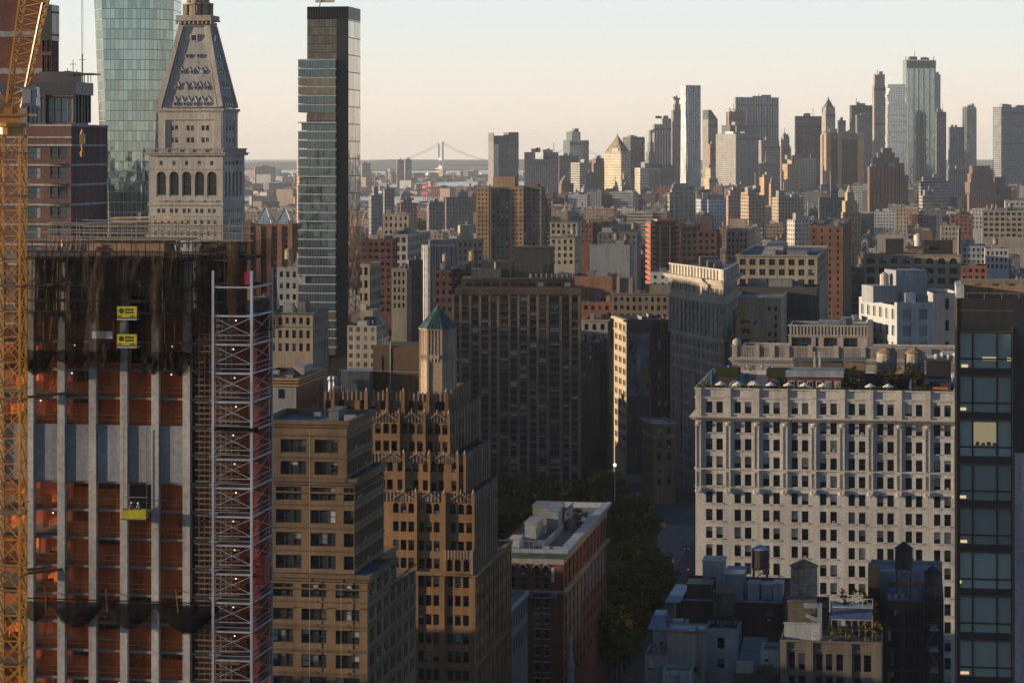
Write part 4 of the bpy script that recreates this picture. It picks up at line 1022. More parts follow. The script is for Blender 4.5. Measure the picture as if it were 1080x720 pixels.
b = MB(); ring(b, uz1 - .5, uz1 + .35, .9, ux0, ux1, uy0, ud); ring(b, uz1 - 1.1, uz1 - .5, .5, ux0, ux1, uy0, ud); b.box(ux0, ux1, uy0, ud, uz1 - .02, uz1 + .3); B.part('cornice', b, 'stone', (.42, .37, .32))
# pyramid
pz0, pz1 = z(113.3), z(27); cxm, cym = (ux0 + ux1) / 2, (uy0 + ud) / 2; hx, hy = (ux1 - ux0) / 2 - .2, (ud - uy0) / 2 - .2
tx, ty = (S(218.5) - S(190)) / 2, hy * (S(218.5) - S(190)) / (S(231.5) - S(165.2))
Pb = [(cxm - hx, cym - hy), (cxm + hx, cym - hy), (cxm + hx, cym + hy), (cxm - hx, cym + hy)]; Pt = [(cxm - tx, cym - ty), (cxm + tx, cym - ty), (cxm + tx, cym + ty), (cxm - tx, cym + ty)]
b = MB(); b.prism(Pb, pz0, pz1, 0, Pt); B.part('pyramid_roof', b, 'stone', (.36, .345, .33))
pyr = B.root.children[-1]
def on(t, f, face=0, o=0.0):                              # a point on the sloping face: t up, f across (-1..1)
    if face == 0: return (cxm + (hx + (tx - hx) * t) * f, cym - (hy + (ty - hy) * t) - o, pz0 + (pz1 - pz0) * t + o * .25)
    return (cxm + (hx + (tx - hx) * t) + o, cym + (hy + (ty - hy) * t) * f, pz0 + (pz1 - pz0) * t + o * .25)
b = MB()
for k in range(4): b.bar((*Pb[k], pz0), (*Pt[k], pz1), 1.5)
for fc in (0, 1):
    b.bar(on(0, -.86, fc, .1), on(1, -.74, fc, .1), .4); b.bar(on(0, .86, fc, .1), on(1, .74, fc, .1), .4)
    for (t0, n_) in ((.04, 6), (.22, 5), (.40, 4)):
        for i in range(n_):
            f0, f1 = -.7 + 1.4 * i / n_, -.7 + 1.4 * (i + 1) / n_; fm = (f0 + f1) / 2
            b.bar(on(t0 + .03, f0, fc, .05), on(t0 + .10, fm, fc, .05), .22); b.bar(on(t0 + .10, fm, fc, .05), on(t0 + .03, f1, fc, .05), .22)
b.build('roof_ribs', M['stone'], pyr, (.44, .39, .34))
for (t, n_, fw) in ((.045, 4, .5), (.245, 4, .55), (.44, 3, .42), (.635, 2, .28), (.86, 1, 0)):
    for fc in (0, 1):
        for i in range(n_):
            f = 0 if n_ == 1 else -fw + 2 * fw * i / (n_ - 1); c = on(t, f, fc); b = MB(); r = .62 if n_ > 1 else 1.2
            if fc == 0: b.box(c[0] - r, c[0] + r, c[1] - .45, c[1] + 1.2, c[2] - r, c[2] + r * .9); b.box(c[0] - r * .6, c[0] + r * .6, c[1] - .48, c[1] - .452, c[2] - r * .75, c[2] + r * .6, 1)
            else: b.box(c[0] - 1.2, c[0] + .45, c[1] - r, c[1] + r, c[2] - r, c[2] + r * .9); b.box(c[0] + .452, c[0] + .48, c[1] - r * .6, c[1] + r * .6, c[2] - r * .75, c[2] + r * .6, 1)
            b.build('dormer', [M['stone'], M['darkglass']], pyr, (.42, .39, .36))
b = MB(); q = tx + 1.2; b.box(cxm - q + .6, cxm + q - .6, cym - ty - .6, cym + ty + .6, pz1, z(22.5)); [b.box(cxm - q + q * 2 * k / 8 - .25, cxm - q + q * 2 * k / 8 + .25, cym - ty - 1.4, cym - ty - .6, z(25), z(21.5)) for k in range(9)]
b.box(cxm - q - .3, cxm + q + .3, cym - ty - 1.6, cym + ty + 1.6, z(21.5), z(20.3)); ring(b, z(20.3), z(15.5), .05, cxm - q, cxm + q, cym - ty - 1.3, cym + ty + 1.3); B.part('viewing_balcony', b, 'stone', (.42, .36, .31))
b = MB(); b.cyl(cxm, cym, z(21), z(4), tx * .92, tx * .88, 8, a0=pi / 8)
for k in range(8): b.bar((cxm + tx * cos(k * pi / 4), cym + tx * sin(k * pi / 4), z(20)), (cxm + tx * cos(k * pi / 4), cym + tx * sin(k * pi / 4), z(3)), 1.0)
b.cyl(cxm, cym, z(4), z(2), tx * 1.15, tx * 1.1, 16, base=True); b.cyl(cxm, cym, z(2), z(-12), tx * .62, tx * .6, 8); [b.bar((cxm + tx * .75 * cos(k * pi / 4), cym + tx * .75 * sin(k * pi / 4), z(2)), (cxm + tx * .75 * cos(k * pi / 4), cym + tx * .75 * sin(k * pi / 4), z(-12)), .7) for k in range(8)]
b.ball((cxm, cym, z(-12)), tx * .9, tx * .9, 6, 16); b.cyl(cxm, cym, z(-12) + 5, z(-12) + 14, .8, .2, 8); B.part('lantern', b, 'stone', (.48, .38, .27)); B.done(minpx=3.4)

# --- slim black tower with projecting glass pods
B = Bld('slim_dark_tower', 'slim black glass tower with stacked pale-edged glass pods on its left side', 324, 367.5, 1000, cat='skyscraper', color=(.02, .02, .022), mat='clad', roofc=(.05, .05, .05))
DD = 998; z = lambda y: Zp(y, DD); S = B.s_; dep = B.depth(380); w = B.w
dk = m_curtain('bronze_curtain', (.10, .088, .078), 1.5, 3.45, (.018, .017, .016), .75, .05, .05, .07, .035)
bg_ = m_curtain('bronze_sky_tinted_curtain', (.62, .55, .46), 2.3, 7.0, (.10, .09, .08), .9, .06, .05, .05, .02)  # paler than the front glass: beige sky reflection put into the tint
b = MB(); b.quad((0, 0, 0), (w, 0, 0), (w, 0, z(20.5)), (0, 0, z(20.5))); b.quad((0, dep, 0), (0, 0, 0), (0, 0, z(20.5)), (0, dep, z(20.5))); b.quad((w, dep, 0), (0, dep, 0), (0, dep, z(20.5)), (w, dep, z(20.5))); B.part('front_glazing', b, dk)
b = MB(); b.quad((w, 0, 0), (w, dep, 0), (w, dep, z(20.5)), (w, 0, z(20.5))); B.part('side_glazing', b, bg_)
b = MB(); b.box(0, w, 0, dep, z(20.5), z(20.3)); ring(b, z(20.3), z(7), .05, 0, w, 0, dep)
for k in range(16): b.box(w * k / 16, w * k / 16 + .18, -.25, -.06, z(20.3), z(7))
b.box(S(355), w, -.1, 0, 0, z(20)); B.part('crown_screen', b, 'clad', (.012, .012, .013))
pd = m_curtain('pod_glass', (.085, .12, .125), 1.15, 40, (.16, .19, .2), .35, .06, .07, 0, .05)
tl = m_curtain('pod_glass_lit', (.17, .145, .085), 1.6, 40, (.05, .045, .04), .2, .1, .07, 0, .05)  # lit floors: warm room light put into the glass tint
yl = [62 + 9.45 * k for k in range(0, 34)]; lit = {2: 1, 3: 1, 28: 1}; rec_ = {7: 1, 13: 1, 18: 1, 19: 0, 24: 1, 31: 1}
def pod(k0, k1, x0):
    p = None
    for k in range(k0, k1):
        ya, yb = yl[k] + (1.9 if k else 1.9), yl[k + 1]; r = .9 if rec_.get(k) else 0.0; xa = S(x0) + (1.2 if r else 0)
        b = MB(); b.box(xa, S(355.3), -2.4 + r, dep - 2, z(yb), z(ya)); B.part('glass_floor', b, tl if lit.get(k) else pd)
        b = MB(); b.box(S(x0) - .12, S(355.6), -2.55, dep - 1.9, z(ya), z(ya - 1.35)); B.part('floor_edge', b, 'smooth', (.40, .45, .53))
pod(0, 6, 316); pod(7, 33, 316)
b = MB(); b.box(S(324), S(355), -1.2, -.06, z(131), z(121)); B.part('recessed_terrace', b, dk)
b = MB(); b.bar((S(330), dep / 2, z(7)), (S(333), dep / 2 - 1, z(-6)), .4); b.box(S(326), S(346), dep / 2 - .5, dep / 2 + .5, z(1), z(-2)); B.part('window_cleaning_rig', b, 'paint', (.45, .40, .30)); B.done()

# --- brown apartment slab with dark window strips in the middle
B = Bld('brown_apartment_slab', 'broad brown apartment slab with dark window strips and balconies in the middle', 478, 613, 840, phi=radians(-1.6), color=(.150, .108, .070), mat='brick', glass='glass', framec=(.045, .042, .04), roofc=(.10, .10, .10))
DD = 836; z = lambda y: Zp(y, DD); S = B.s_; w = B.w; fh = 8.15 * DD / FPX
q = 771 / 150.0; cc = lambda a: S(470 + a / q)
strips = [(50, 74), (146, 178), (196, 230), (248, 278), (352, 388), (405, 440), (458, 492), (566, 618), (638, 668), (686, 720)]
balc = [(86, 128), (296, 340), (504, 546)]
zt = z(311); rws = [(zt - .7 - fh * (k + 1) + .75, zt - .7 - fh * k - .12) for k in range(30)][::-1]
cl = sorted([(cc(a), cc(b_)) for a, b_ in strips] + [(cc(a), cc(b_)) for a, b_ in balc])
B.facade((0, 0), (1, 0), w, 0, zt, [(a, b_) for a, b_ in cl], rws, .5, 'dh')
B.facade((w, 0), (0, 1), 22, 0, zt, cols(22, 4, .5), rws, .4); B.facade((0, 22), (0, -1), 22, 0, zt, cols(22, 4, .5), rws, .4); B.facade((w, 22), (-1, 0), w, 0, zt)
B.rf.quad((0, 0, zt - .3), (w, 0, zt - .3), (w, 22, zt - .3), (0, 22, zt - .3))
b = MB()
for a, b_ in strips:
    for (za, zb) in rws: b.box(cc(a) + .03, cc(b_) - .03, .1, .45, za - .72, za - .03)
B.part('spandrel', b, 'clad', (.030, .029, .028))
b = MB()
for a, b_ in balc:
    for (za, zb) in rws[8:]:
        b.box(cc(a) - .2, cc(b_) + .2, -.95, -.01, za - .28, za - .12)
        b.bar((cc(a) - .15, -.92, za + .75), (cc(b_) + .15, -.92, za + .75), .08); [b.bar((cc(a) + (cc(b_) - cc(a)) * i / 7, -.92, za - .12), (cc(a) + (cc(b_) - cc(a)) * i / 7, -.92, za + .75), .04) for i in range(8)]
B.part('balcony', b, 'concrete', (.22, .19, .16))
b = MB()
for a in (40, 80, 132, 186, 238, 284, 345, 394, 448, 498, 552, 624, 676, 724): b.box(cc(a) - .45, cc(a) + .45, -.35, -.004, 0, zt)
B.part('pier', b, 'brick', (.30, .205, .125))
b = MB(); b.box(S(480), S(614), -.6, 22.4, zt, z(305)); b.box(S(486), S(606), 3, 19, z(305), z(296)); b.box(S(486), S(606), 2.6, 19.4, z(296), z(294.5)); [b.box(S(491 + 9.5 * k), S(497 + 9.5 * k), 2.9, 2.99, z(303), z(299), 1) for k in range(12)]
b.build('top_storey', [M['brick'], M['darkglass']], B.root, (.14, .10, .068))
b = MB(); b.box(S(541.5), S(584), 7, 17, z(294.5), z(262)); b.box(S(541), S(584.5), 6.8, 17.2, z(263), z(261.5)); b.box(S(507), S(541), 9, 17, z(294.5), z(277)); B.part('mechanical_block', b, 'smooth', (.10, .092, .08))
b = MB(); b.box(S(496), S(528), 6, 12, z(294), z(285)); b.cyl(S(522), 8, z(294), z(278), .5, .5, 10); [b.cyl(S(560 + 5.5 * k), 5, z(294), z(290), .7, .6, 8) for k in range(9)]; b.bar((S(538), 6, z(294)), (S(538), 6, z(275)), .35); b.bar((S(577), 6, z(294)), (S(577), 6, z(283)), .6); B.part('roof_vents', b, 'metal', (.14, .13, .11)); B.done(minpx=3.5)
b = MB(); b.prism([(X(479, 856), 857), (X(499, 856), 855), (X(499, 856), 862), (X(479, 856), 862)], 0, Zp(285, 856))
# ================================================================ tan and brown blocks left of the avenue
def tri(B, pxs): return [(B.s_(a), B.s_(c)) for a, c in pxs]
# --- tan stepped block, front left
B = Bld('tan_stepped_block', 'tan brick office block stepping down beside the pale hoist tower', 270, 365.5, 372, color=(.215, .145, .088), framec=(.035, .032, .03), roofc=(.13, .16, .19))
DD = 368; S = B.s_; z = lambda y, d=DD: Zp(y, d); fh = 24.2 * DD / FPX
def wrow(ys, h=14.2): return sorted([(z(y + h / 2), z(y - h / 2)) for y in ys])
d1 = B.depth(393); side = lambda d, n: pairs(d, n, 1.25, .35, .6)
B.block(S(270), B.w, 0, d1, z(506), z(446), (tri(B, [(296, 323), (331.7, 356.5)]), wrow((472.5, 495.8))) if 0 else dict(cols=[(a - S(270), c - S(270)) for a, c in tri(B, [(296, 323), (331.7, 356.5)])], rows=wrow((472.5, 495.8)), style='tri'), right=dict(cols=side(d1, 5), rows=wrow((472.5, 495.8))))
x2 = S(375); B2d = B.depth(405, x2) 
B.block(S(262), x2, -.9, B2d, z(606), z(506), dict(cols=[(a - S(262), c - S(262)) for a, c in tri(B, [(292.5, 319.5), (329, 355.5), (364, 374.5)])], rows=wrow((522, 546.2, 570.3, 594.4)), style='tri'), right=dict(cols=side(B2d + .9, 6), rows=wrow((522, 546.2, 570.3, 594.4))), par=.6)
x3 = S(391); B3d = B.depth(412, x3); B3e = B.depth(427, x3 - .3); B3f = B.depth(438.5, x3)
r3 = (622.8, 647, 671.2, 697, 721, 745)
B.block(S(250), x3, -2.2, B3d, z(642), z(606), dict(cols=[(a - S(250), c - S(250)) for a, c in tri(B, [(289, 313), (321.7, 348), (357.5, 382.5)])], rows=wrow(r3[:1]), style='tri'), right=dict(cols=side(B3d + 2.2, 3), rows=wrow(r3[:1])), par=.6)
B.block(S(250), x3 - 1.7, B3d, B3e, z(642), z(606), right=dict(cols=side(B3e - B3d, 3), rows=wrow(r3[:1])), par=.6)
B.block(S(250), x3, -2.2, B3f, 0, z(642), dict(cols=[(a - S(250), c - S(250)) for a, c in tri(B, [(289, 313), (321.7, 348), (357.5, 382.5)])], rows=wrow(r3[1:]), style='tri'), right=dict(cols=side(B3f + 2.2, 7), rows=wrow(r3[1:])), par=.5)
b = MB()
def lip(x0, x1, y0, y1, za, zb, o):
    b.box(x0 - o, x1 + o, y0 - o, y0 - .004, za, zb); b.box(x1 + .004, x1 + o, y0 - .004, y1, za, zb)
for (x0, x1, y0, y1, yy) in ((S(270), B.w, 0, d1, 446), (S(262), x2, -.9, B2d, 506), (S(250), x3, -2.2, B3d, 606)):
    zz_ = z(yy); lip(x0, x1, y0, y1, zz_ - .45, zz_ + .15, .55); lip(x0, x1, y0, y1, zz_ - .9, zz_ - .45, .3); lip(x0, x1, y0, y1, zz_ - 2.2, zz_ - 1.95, .18)
for yy in (634, 659, 685, 709): lip(S(250), x3, -2.2, B3f, z(yy) - .12, z(yy) + .12, .14)
for yy in (661, 663.5, 687, 711, 713): lip(S(250), x3, -2.2, B3f, z(yy) - .05, z(yy) + .05, .10)
for yy in (484.5,): lip(S(270), B.w, 0, d1, z(yy) - .12, z(yy) + .12, .12)
for yy in (533.5, 558, 582): lip(S(262), x2, -.9, B2d, z(yy) - .1, z(yy) + .1, .12)
B.part('cornice', b, 'brick', (.17, .115, .07))
b = MB()
for px in (331, 364): b.bar((S(px), -2.6, 0), (S(px), -2.6, z(452 if px < 340 else 608)), .06)
B.part('drain_pipe', b, 'metal', (.50, .36, .20))
B.done(); zr = z(446) - .9; roofbits(B, S(300), B.w, 2, d1, zr, 1, 0, 3, 1.8)
b = MB(); b.bar((S(338), 3, zr), (S(338), 3, zr + 2.6), .15); b.bar((S(376), .6, z(506) - .6), (S(376), .6, z(506) + .8), .1); b.build('vent_pipe', M['metal'], B.roof, (.08, .08, .08))
# --- grey and brick block behind it with striped cornice
B = Bld('small_corner_block', 'grey and brick corner block with banded tan cornice behind the stepped tan block', 262, 312.5, 464, color=(.15, .068, .045), framec=(.03, .03, .03), roofc=(.10, .12, .14))
S = B.s_; z = lambda y: Zp(y, 461); d1 = B.depth(341)
B.block(0, B.w, 0, d1, 0, z(399), right=dict(cols=pairs(d1, 2, 1.6, 1.2, 1.5), rows=[(z(424), z(415)), (z(445), z(435))]), par=.7)
b = MB(); b.box(0, B.w + .02, -.25, -.004, 0, z(408)); b.box(S(294), S(300), -.3, -.255, z(421), z(411), 1); b.build('grey_front', [M['smooth'], M['darkglass']], B.root, (.25, .27, .29))
b = MB()
for ya, yb, o in ((399.5, 401.5, .7), (403, 404.5, .5), (406, 408, .6)): lip(0, B.w, 0, d1, z(yb), z(ya), o)
B.part('cornice', b, 'stone', (.36, .23, .11)); B.done(); roofbits(B, 0, B.w, 1, d1, z(399) - .7, 1, 0, 5, 2)
b = MB(); b.prism([(S(285), 4), (S(309), 4), (S(309), 9), (S(285), 9)], z(399) - .69, z(393), 0, [(S(296), 6), (S(300), 6), (S(300), 7), (S(296), 7)]); b.build('hipped_skylight', M['roof'], B.roof, (.04, .045, .05))

# --- brown gothic setback block with octagonal turret
B = Bld('gothic_setback_block', 'brown gothic setback block with pale finials, arched windows and octagonal turret', 342, 472, 442, color=(.275, .155, .078), framec=(.045, .04, .035), roofc=(.10, .115, .13))
DD = 436; S = B.s_; z = lambda y: Zp(y, DD); fh = 19.42 * DD / FPX
# front x offset: each tier steps forward and to the right
tiers = [  # front px range, right-hand far px, y offset, top y, bottom y, window rows, groups
    (342, 472.5, 496, 0.0, 417, 441, [429.5], [(343, 349), (357, 363), (366, 374), (379.5, 384), (390.5, 396), (401, 406.5), (413.5, 421.5), (430.5, 436.5), (440, 446), (458.5, 470)], 11),
    (382, 477, 506.5, -2.2, 438, 480, [453, 471.5], [(398.5, 404.5), (407, 413), (415.5, 421.5), (426, 432), (434, 440), (442.5, 448.5), (453, 459), (461, 467), (469, 475)], 11),
    (392, 495.5, 516, -3.8, 479.5, 519, [491.5, 511], [(405, 411), (413, 419), (424, 430), (432, 438), (440, 446), (450.5, 456.5), (458.5, 464.5), (466.5, 472.5), (480.5, 486.5), (488, 494)], 11),
    (398, 506, 524.5, -5.2, 519, 600, [534, 553.5, 573, 591.5], [(421, 427), (429, 435), (437, 443), (447.5, 453.5), (455.5, 461.5), (463.5, 469.5), (480.5, 486.5), (489, 495), (497.5, 503.5)], 11)]
fin = MB()
for ti, (pa, pb, pr, yo, yt, yb, wy, gr, hh) in enumerate(tiers):
    x0, x1 = S(pa), S(pb); dp = B.depth(pr, x1)
    rw = sorted([(z(y + 5.2), z(y - 5.6)) for y in wy]); ncol = max(2, int(dp / 3.2))
    B.block(x0, x1, yo, dp, z(yb) if ti < 3 else z(600), z(yt), dict(cols=[(S(a) - x0, S(c) - x0) for a, c in gr], rows=rw, arch=(len(rw) - 1,), rec=.5), right=dict(cols=pairs(dp - yo, max(2, int((dp - yo) / 5)), 1.2, .5, .8), rows=rw, rec=.4), par=1.0)
    # gothic parapet: pale panels, gables and finials over each bay
    npx = [(a + c) / 2 for a, c in zip([g[1] for g in gr][2::3], [g[0] for g in gr][3::3])] if ti else [352, 387, 409, 426, 452, 471]
    for px in npx + [pb - .8]:
        crown = MB(); crown.bar((S(px), yo - .25, z(wy[-1] + 9)), (S(px), yo - .25, z(yt) + .5), .45); B.part('pier', crown, 'brick', (.30, .17, .085)); fin.cyl(S(px), yo - .25, z(yt) + .5, z(yt) + 1.2, .26, 0, 4)
    nb = 28
    for i in range(nb):
        xa = x0 + (x1 - x0) * i / nb; ww = (x1 - x0) / nb
        fin.box(xa + ww * .15, xa + ww * .55, yo - .18, yo - .004, z(yt) - 1.3, z(yt) + .25 + .3 * (i % 2))
    for i in range(10):
        ya = yo + (dp - yo) * i / 10; fin.box(x1 + .004, x1 + .2, ya + .1, ya + (dp - yo) / 20, z(yt) - 1.3, z(yt) + .25 + .3 * (i % 2)); fin.box(x1 + .004, x1 + .28, ya, ya + .35, z(yb), z(yt) + .6)
    if ti:
        for k in range(0, len(gr) - 2, 3):
            ga, gb = S(gr[k][0]), S(gr[k + 2][1]); gm = (ga + gb) / 2
            for s0, s1 in ((ga, gm), (gb, gm)): fin.bar((s0, yo - .2, z(yt) - .9), (s1, yo - .2, z(yt) + .35), .2, .22)
            fin.cyl(gm, yo - .2, z(yt) + .35, z(yt) + 1.3, .18, 0, 4); [fin.bar((ga + (gb - ga) * t, yo - .15, z(yt) - 1.2), (ga + (gb - ga) * t, yo - .15, z(yt) + .1 * (1 - abs(2 * t - 1))), .13) for t in (.2, .35, .5, .65, .8)]
B.part('parapet_tracery', fin, 'stone', (.27, .20, .155))
x0, x1 = S(404), S(507); dp = B.depth(538, x1); yo = -5.6
rw = sorted([(z(y + 5.6), z(y - 5.6)) for y in (610, 629.5, 649.5, 669, 688, 707.5, 727)])
gr = [(430, 436), (438, 444), (447.5, 453.5), (455.5, 461.5), (463.5, 469.5), (478, 484), (486, 492), (494.5, 500.5)]
B.block(x0, x1, yo, dp, 0, z(600), dict(cols=[(S(a) - x0, S(c) - x0) for a, c in gr], rows=rw, rec=.5), right=dict(cols=pairs(dp - yo, 8, 1.15, .5, .6), rows=rw, rec=.4), par=.6)
b = MB(); lip(x0, x1, yo, dp, z(600) - .5, z(600) + .1, .5); lip(x0, x1, yo, dp, z(697) - .3, z(697) + .1, .3); B.part('cornice', b, 'stone', (.26, .17, .10))
b = MB(); [b.box(S(px) - .35, S(px) + .35, yo - .3, yo - .004, 0, z(601)) for px in (427.5, 446, 473.5, 505.5)]; [b.box(x1 + .004, x1 + .25, yo + (dp - yo) * k / 8 - .3, yo + (dp - yo) * k / 8 + .3, 0, z(601)) for k in range(1, 9)]; B.part('pier', b, 'brick', (.27, .155, .078))
b = MB(); xa = S(477); B.block(xa, S(505.5), -6.6, -5.2, z(600), z(577), dict(cols=[(S(a) - xa, S(a + 6.2) - xa) for a in (478.5, 487, 496)], rows=[(z(597.5), z(585))], arch=(0,)), par=.3)
[b.box(S(476.5 + 3.2 * k), S(478.2 + 3.2 * k), -6.8, -6.61, z(584), z(575.5)) for k in range(10)]; b.box(S(504), S(506), -6.85, -6.6, z(600), z(574.5)); B.part('bay_tracery', b, 'stone', (.36, .28, .22))
B.done(); zr = z(417) - 1
t0, ty = S(455.3), 5.6; R_ = 3.25
b = MB(); b.cyl(t0, ty, zr, z(350), R_, R_, 8, a0=pi / 8, cap=False)
tur = B.part('turret', b, 'stone', (.40, .29, .19))
b = MB()
for k in range(8):
    a_ = pi / 8 + k * pi / 4; p = (t0 + R_ * cos(a_), ty + R_ * sin(a_)); b.bar((*p, zr), (*p, z(349)), .34)
    q = (t0 + R_ * cos(a_ + pi / 4), ty + R_ * sin(a_ + pi / 4))
    for f in (.25, .5, .75): xx_, yy_ = p[0] + (q[0] - p[0]) * f, p[1] + (q[1] - p[1]) * f; b.bar((xx_, yy_, z(382)), (xx_, yy_, z(349)), .2); b.box(xx_ - .28, xx_ + .28, yy_ - .28, yy_ + .28, z(381), z(377)); b.cyl(xx_, yy_, z(385), z(381), .05, .22, 5)
b.cyl(t0, ty, z(350.5), z(349), R_ * 1.07, R_ * 1.1, 8, a0=pi / 8, base=True); b.build('turret_ribs', M['stone'], tur, (.42, .33, .25))
b = MB(); b.cyl(t0, ty, z(349), z(325.5), R_ * 1.12, 0, 8, a0=pi / 8)
for k in range(8):
    for f in (0, .25, .5, .75):
        a0_, a1_ = pi / 8 + k * pi / 4, pi / 8 + (k + 1) * pi / 4; p = Vector((cos(a0_), sin(a0_))).lerp(Vector((cos(a1_), sin(a1_))), f) * R_ * 1.13; b.bar((t0 + p.x, ty + p.y, z(349) + .05), (t0, ty, z(325.5) + .05), .09)
b.ball((t0, ty, z(324.6)), .2, n=6); b.build('turret_roof', M['copper'], tur)
b = MB(); b.box(S(385.5), S(437), 6, 17, zr, z(371)); b.box(S(386), S(437), 6.2, 16.8, z(371), z(369.5)); b.box(S(392), S(395), 5.9, 5.99, z(397), z(380)); B.part('mechanical_penthouse', b, 'brick', (.115, .08, .045))
b = MB(); b.box(S(356), S(386), 3.5, 10, zr, z(396)); [b.box(S(355 + 2.2 * k), S(356 + 2.2 * k), 3.42, 3.5, zr, z(396)) for k in range(14)]; B.part('louvred_plant_room', b, 'metal', (.16, .17, .18))
b = MB(); b.bar((S(352), 4, z(395)), (S(436), 5.5, z(397)), .12); b.bar((S(404), 6, zr), (S(404), 6, z(366)), .2); [b.cyl(S(346 + 4 * k), 2, zr, z(404), .5, .45, 8) or b.ball((S(346 + 4 * k), 2, z(404)), .65, n=8) for k in range(2)]; B.part('roof_vents', b, 'metal', (.34, .34, .35))
b = MB(); [b.bar((S(393 + k * 3), 8, z(371)), (S(393 + k * 3), 8, z(358 + (k % 2) * 4)), .12) for k in range(4)]; b.bar((S(390), 8, z(364)), (S(404), 8, z(360)), .1); B.part('aerial_frame', b, 'metal', (.3, .3, .3))

# --- grey-blue glass office below it
B = Bld('blue_grey_office', 'narrow blue-grey glass office between the gothic block and the red brick building', 500, 538, 492, color=(.20, .24, .29), mat='clad', glass='tealglass', framec=(.1, .12, .14))
d1 = B.depth(556.5); zt = Zp(646, 488); r_ = rows(zt, Zp(730, 480), 5.2, 0, 3.6, .9)
B.block(0, B.w, 0, d1, 0, zt, (cols(B.w, 3, .6), r_), (cols(d1, 7, .62), r_), par=.7); b = MB(); lip(0, B.w, 0, d1, zt - .5, zt + .15, .3); B.part('cornice', b, 'clad', (.38, .42, .46)); B.done()
# --- red brick building with green cornice
B = Bld('red_brick_hotel', 'dark red brick building with green copper cornice and roof terrace beside the park', 520, 594, 524, color=(.185, .062, .036), framec=(.30, .28, .26), glass='darkglass', roofc=(.13, .145, .165))
DD = 521; S = B.s_; z = lambda y: Zp(y, DD); dp = B.depth(639.5); w = B.w; zt = z(580)
aw = [(S(538 + 0), S(543)), (S(548.5), S(554.5)), (S(563.2), S(569)), (S(573), S(578.8))]; wn2 = [(S(544), S(549.5)), (S(564.2), S(569.5)), (S(573.8), S(579.2))]
rr = sorted([(z(y + 5), z(y - 4.6)) for y in (636.5, 653, 669.2, 687, 704, 721)]); sidec = cols(dp, 12, .36, .8)
B.facade((0, 0), (1, 0), w, 0, z(626), wn2, rr, .4); B.facade((0, 0), (1, 0), w, z(626), zt - .6, aw, [(z(622), z(610)), (z(607.5), z(597))], .6, arch=(1,))
B.facade((w, 0), (0, 1), dp, 0, zt - .6, sidec, rr + [(z(622), z(609)), (z(607), z(597))], .4); B.facade((0, dp), (0, -1), dp, 0, zt - .6); B.facade((w, dp), (-1, 0), w, 0, zt - .6)
B.rf.quad((0, 0, zt - 1.4), (w, 0, zt - 1.4), (w, dp, zt - 1.4), (0, dp, zt - 1.4))
b = MB()
for (za, zb, o) in ((585.5, 583.2, .9), (588.5, 586.5, .55)): lip(0, w, 0, dp + o, z(za), z(zb), o)
B.part('copper_cornice', b, 'copper')
b = MB(); lip(0, w, 0, dp + 1, z(583.2) + .003, zt, 1.15); b.box(-1, w, 0, .8, zt - 1.3, zt - .05); b.box(w - .9, w + .003, 0, dp, zt - 1.3, zt - .03); b.box(-1, w - .9, dp - .7, dp, zt - 1.3, zt - .05); B.part('parapet_coping', b, 'stone', (.34, .37, .41))
b = MB(); lip(0, w, 0, dp, z(595.5), z(588.6), .12); lip(0, w, 0, dp, z(625), z(623.3), .9); lip(0, w, 0, dp, z(626.3), z(625), .5); [b.box(S(px) - .3, S(px) + .3, -.5, -.13, z(631), z(626)) for px in (557, 561, 582, 586)]
for (a, c) in aw: [b.bar(((a + c) / 2 + (c - a) * .62 * cos(k * pi / 8), -.1, z(599.5) + (c - a) * .62 * sin(k * pi / 8)), ((a + c) / 2 + (c - a) * .62 * cos((k + 1) * pi / 8), -.1, z(599.5) + (c - a) * .62 * sin((k + 1) * pi / 8)), .22) for k in range(8)]
for (za, zb) in rr:
    for (a, c) in wn2: b.box(a - .25, c + .25, -.25, -.004, zb, zb + .3); b.box(a - .15, c + .15, -.2, -.004, za - .2, za)
B.part('stone_trim', b, 'stone', (.33, .31, .28))
b = MB()
for k in range(12):
    for (za, zb) in rr[1:] if k < 11 else []:
        if k % 2 == 0: continue
for k, (a, c) in enumerate(sidec[:-1]):
    g0, g1 = c + .15, sidec[k + 1][0] - .15; b.box(w + .004, w + .12, g0, g1, z(690 if k < 4 else 660), z(632))
B.part('grey_side_panel', b, 'smooth', (.22, .20, .18))
b = MB(); b.box(S(582), S(585), -.8, -.65, z(613.5), z(598)); [b.box(S(582.4), S(584.6), -.82, -.802, z(611.5 - k * 2), z(610.3 - k * 2), 1) for k in range(7)]; b.build('hanging_banner', [M['paint'], M['metal']], B.root, (.52, .50, .46))
B.done(); zr = zt - 1.4; par = B.roof
for (xa, xb, ya, yb, h, c) in ((S(549) + 1, S(567), 30, 40, 5.2, (.20, .25, .28)), (S(536), S(549), 22, 31, 3.4, (.30, .31, .32)), (S(574), S(584), 36, 43, 5.0, (.17, .19, .21)), (S(532), S(541), 8, 12, 2.2, (.44, .46, .48)), (S(530), S(560), 41, 48, 4.5, (.2, .2, .21))):
    xa, xb = max(xa, .5), min(xb, w - 4); b = MB(); b.box(xa, xb, ya, yb, zr, zr + h); b.box(xa - .2, xb + .2, ya - .2, yb + .2, zr + h, zr + h + .25)
    if h > 3: b.box((xa + xb) / 2, (xa + xb) / 2 + 1.2, ya - .05, ya - .003, zr, zr + 2.6)
    b.build('bulkhead', M['smooth'], par, c)
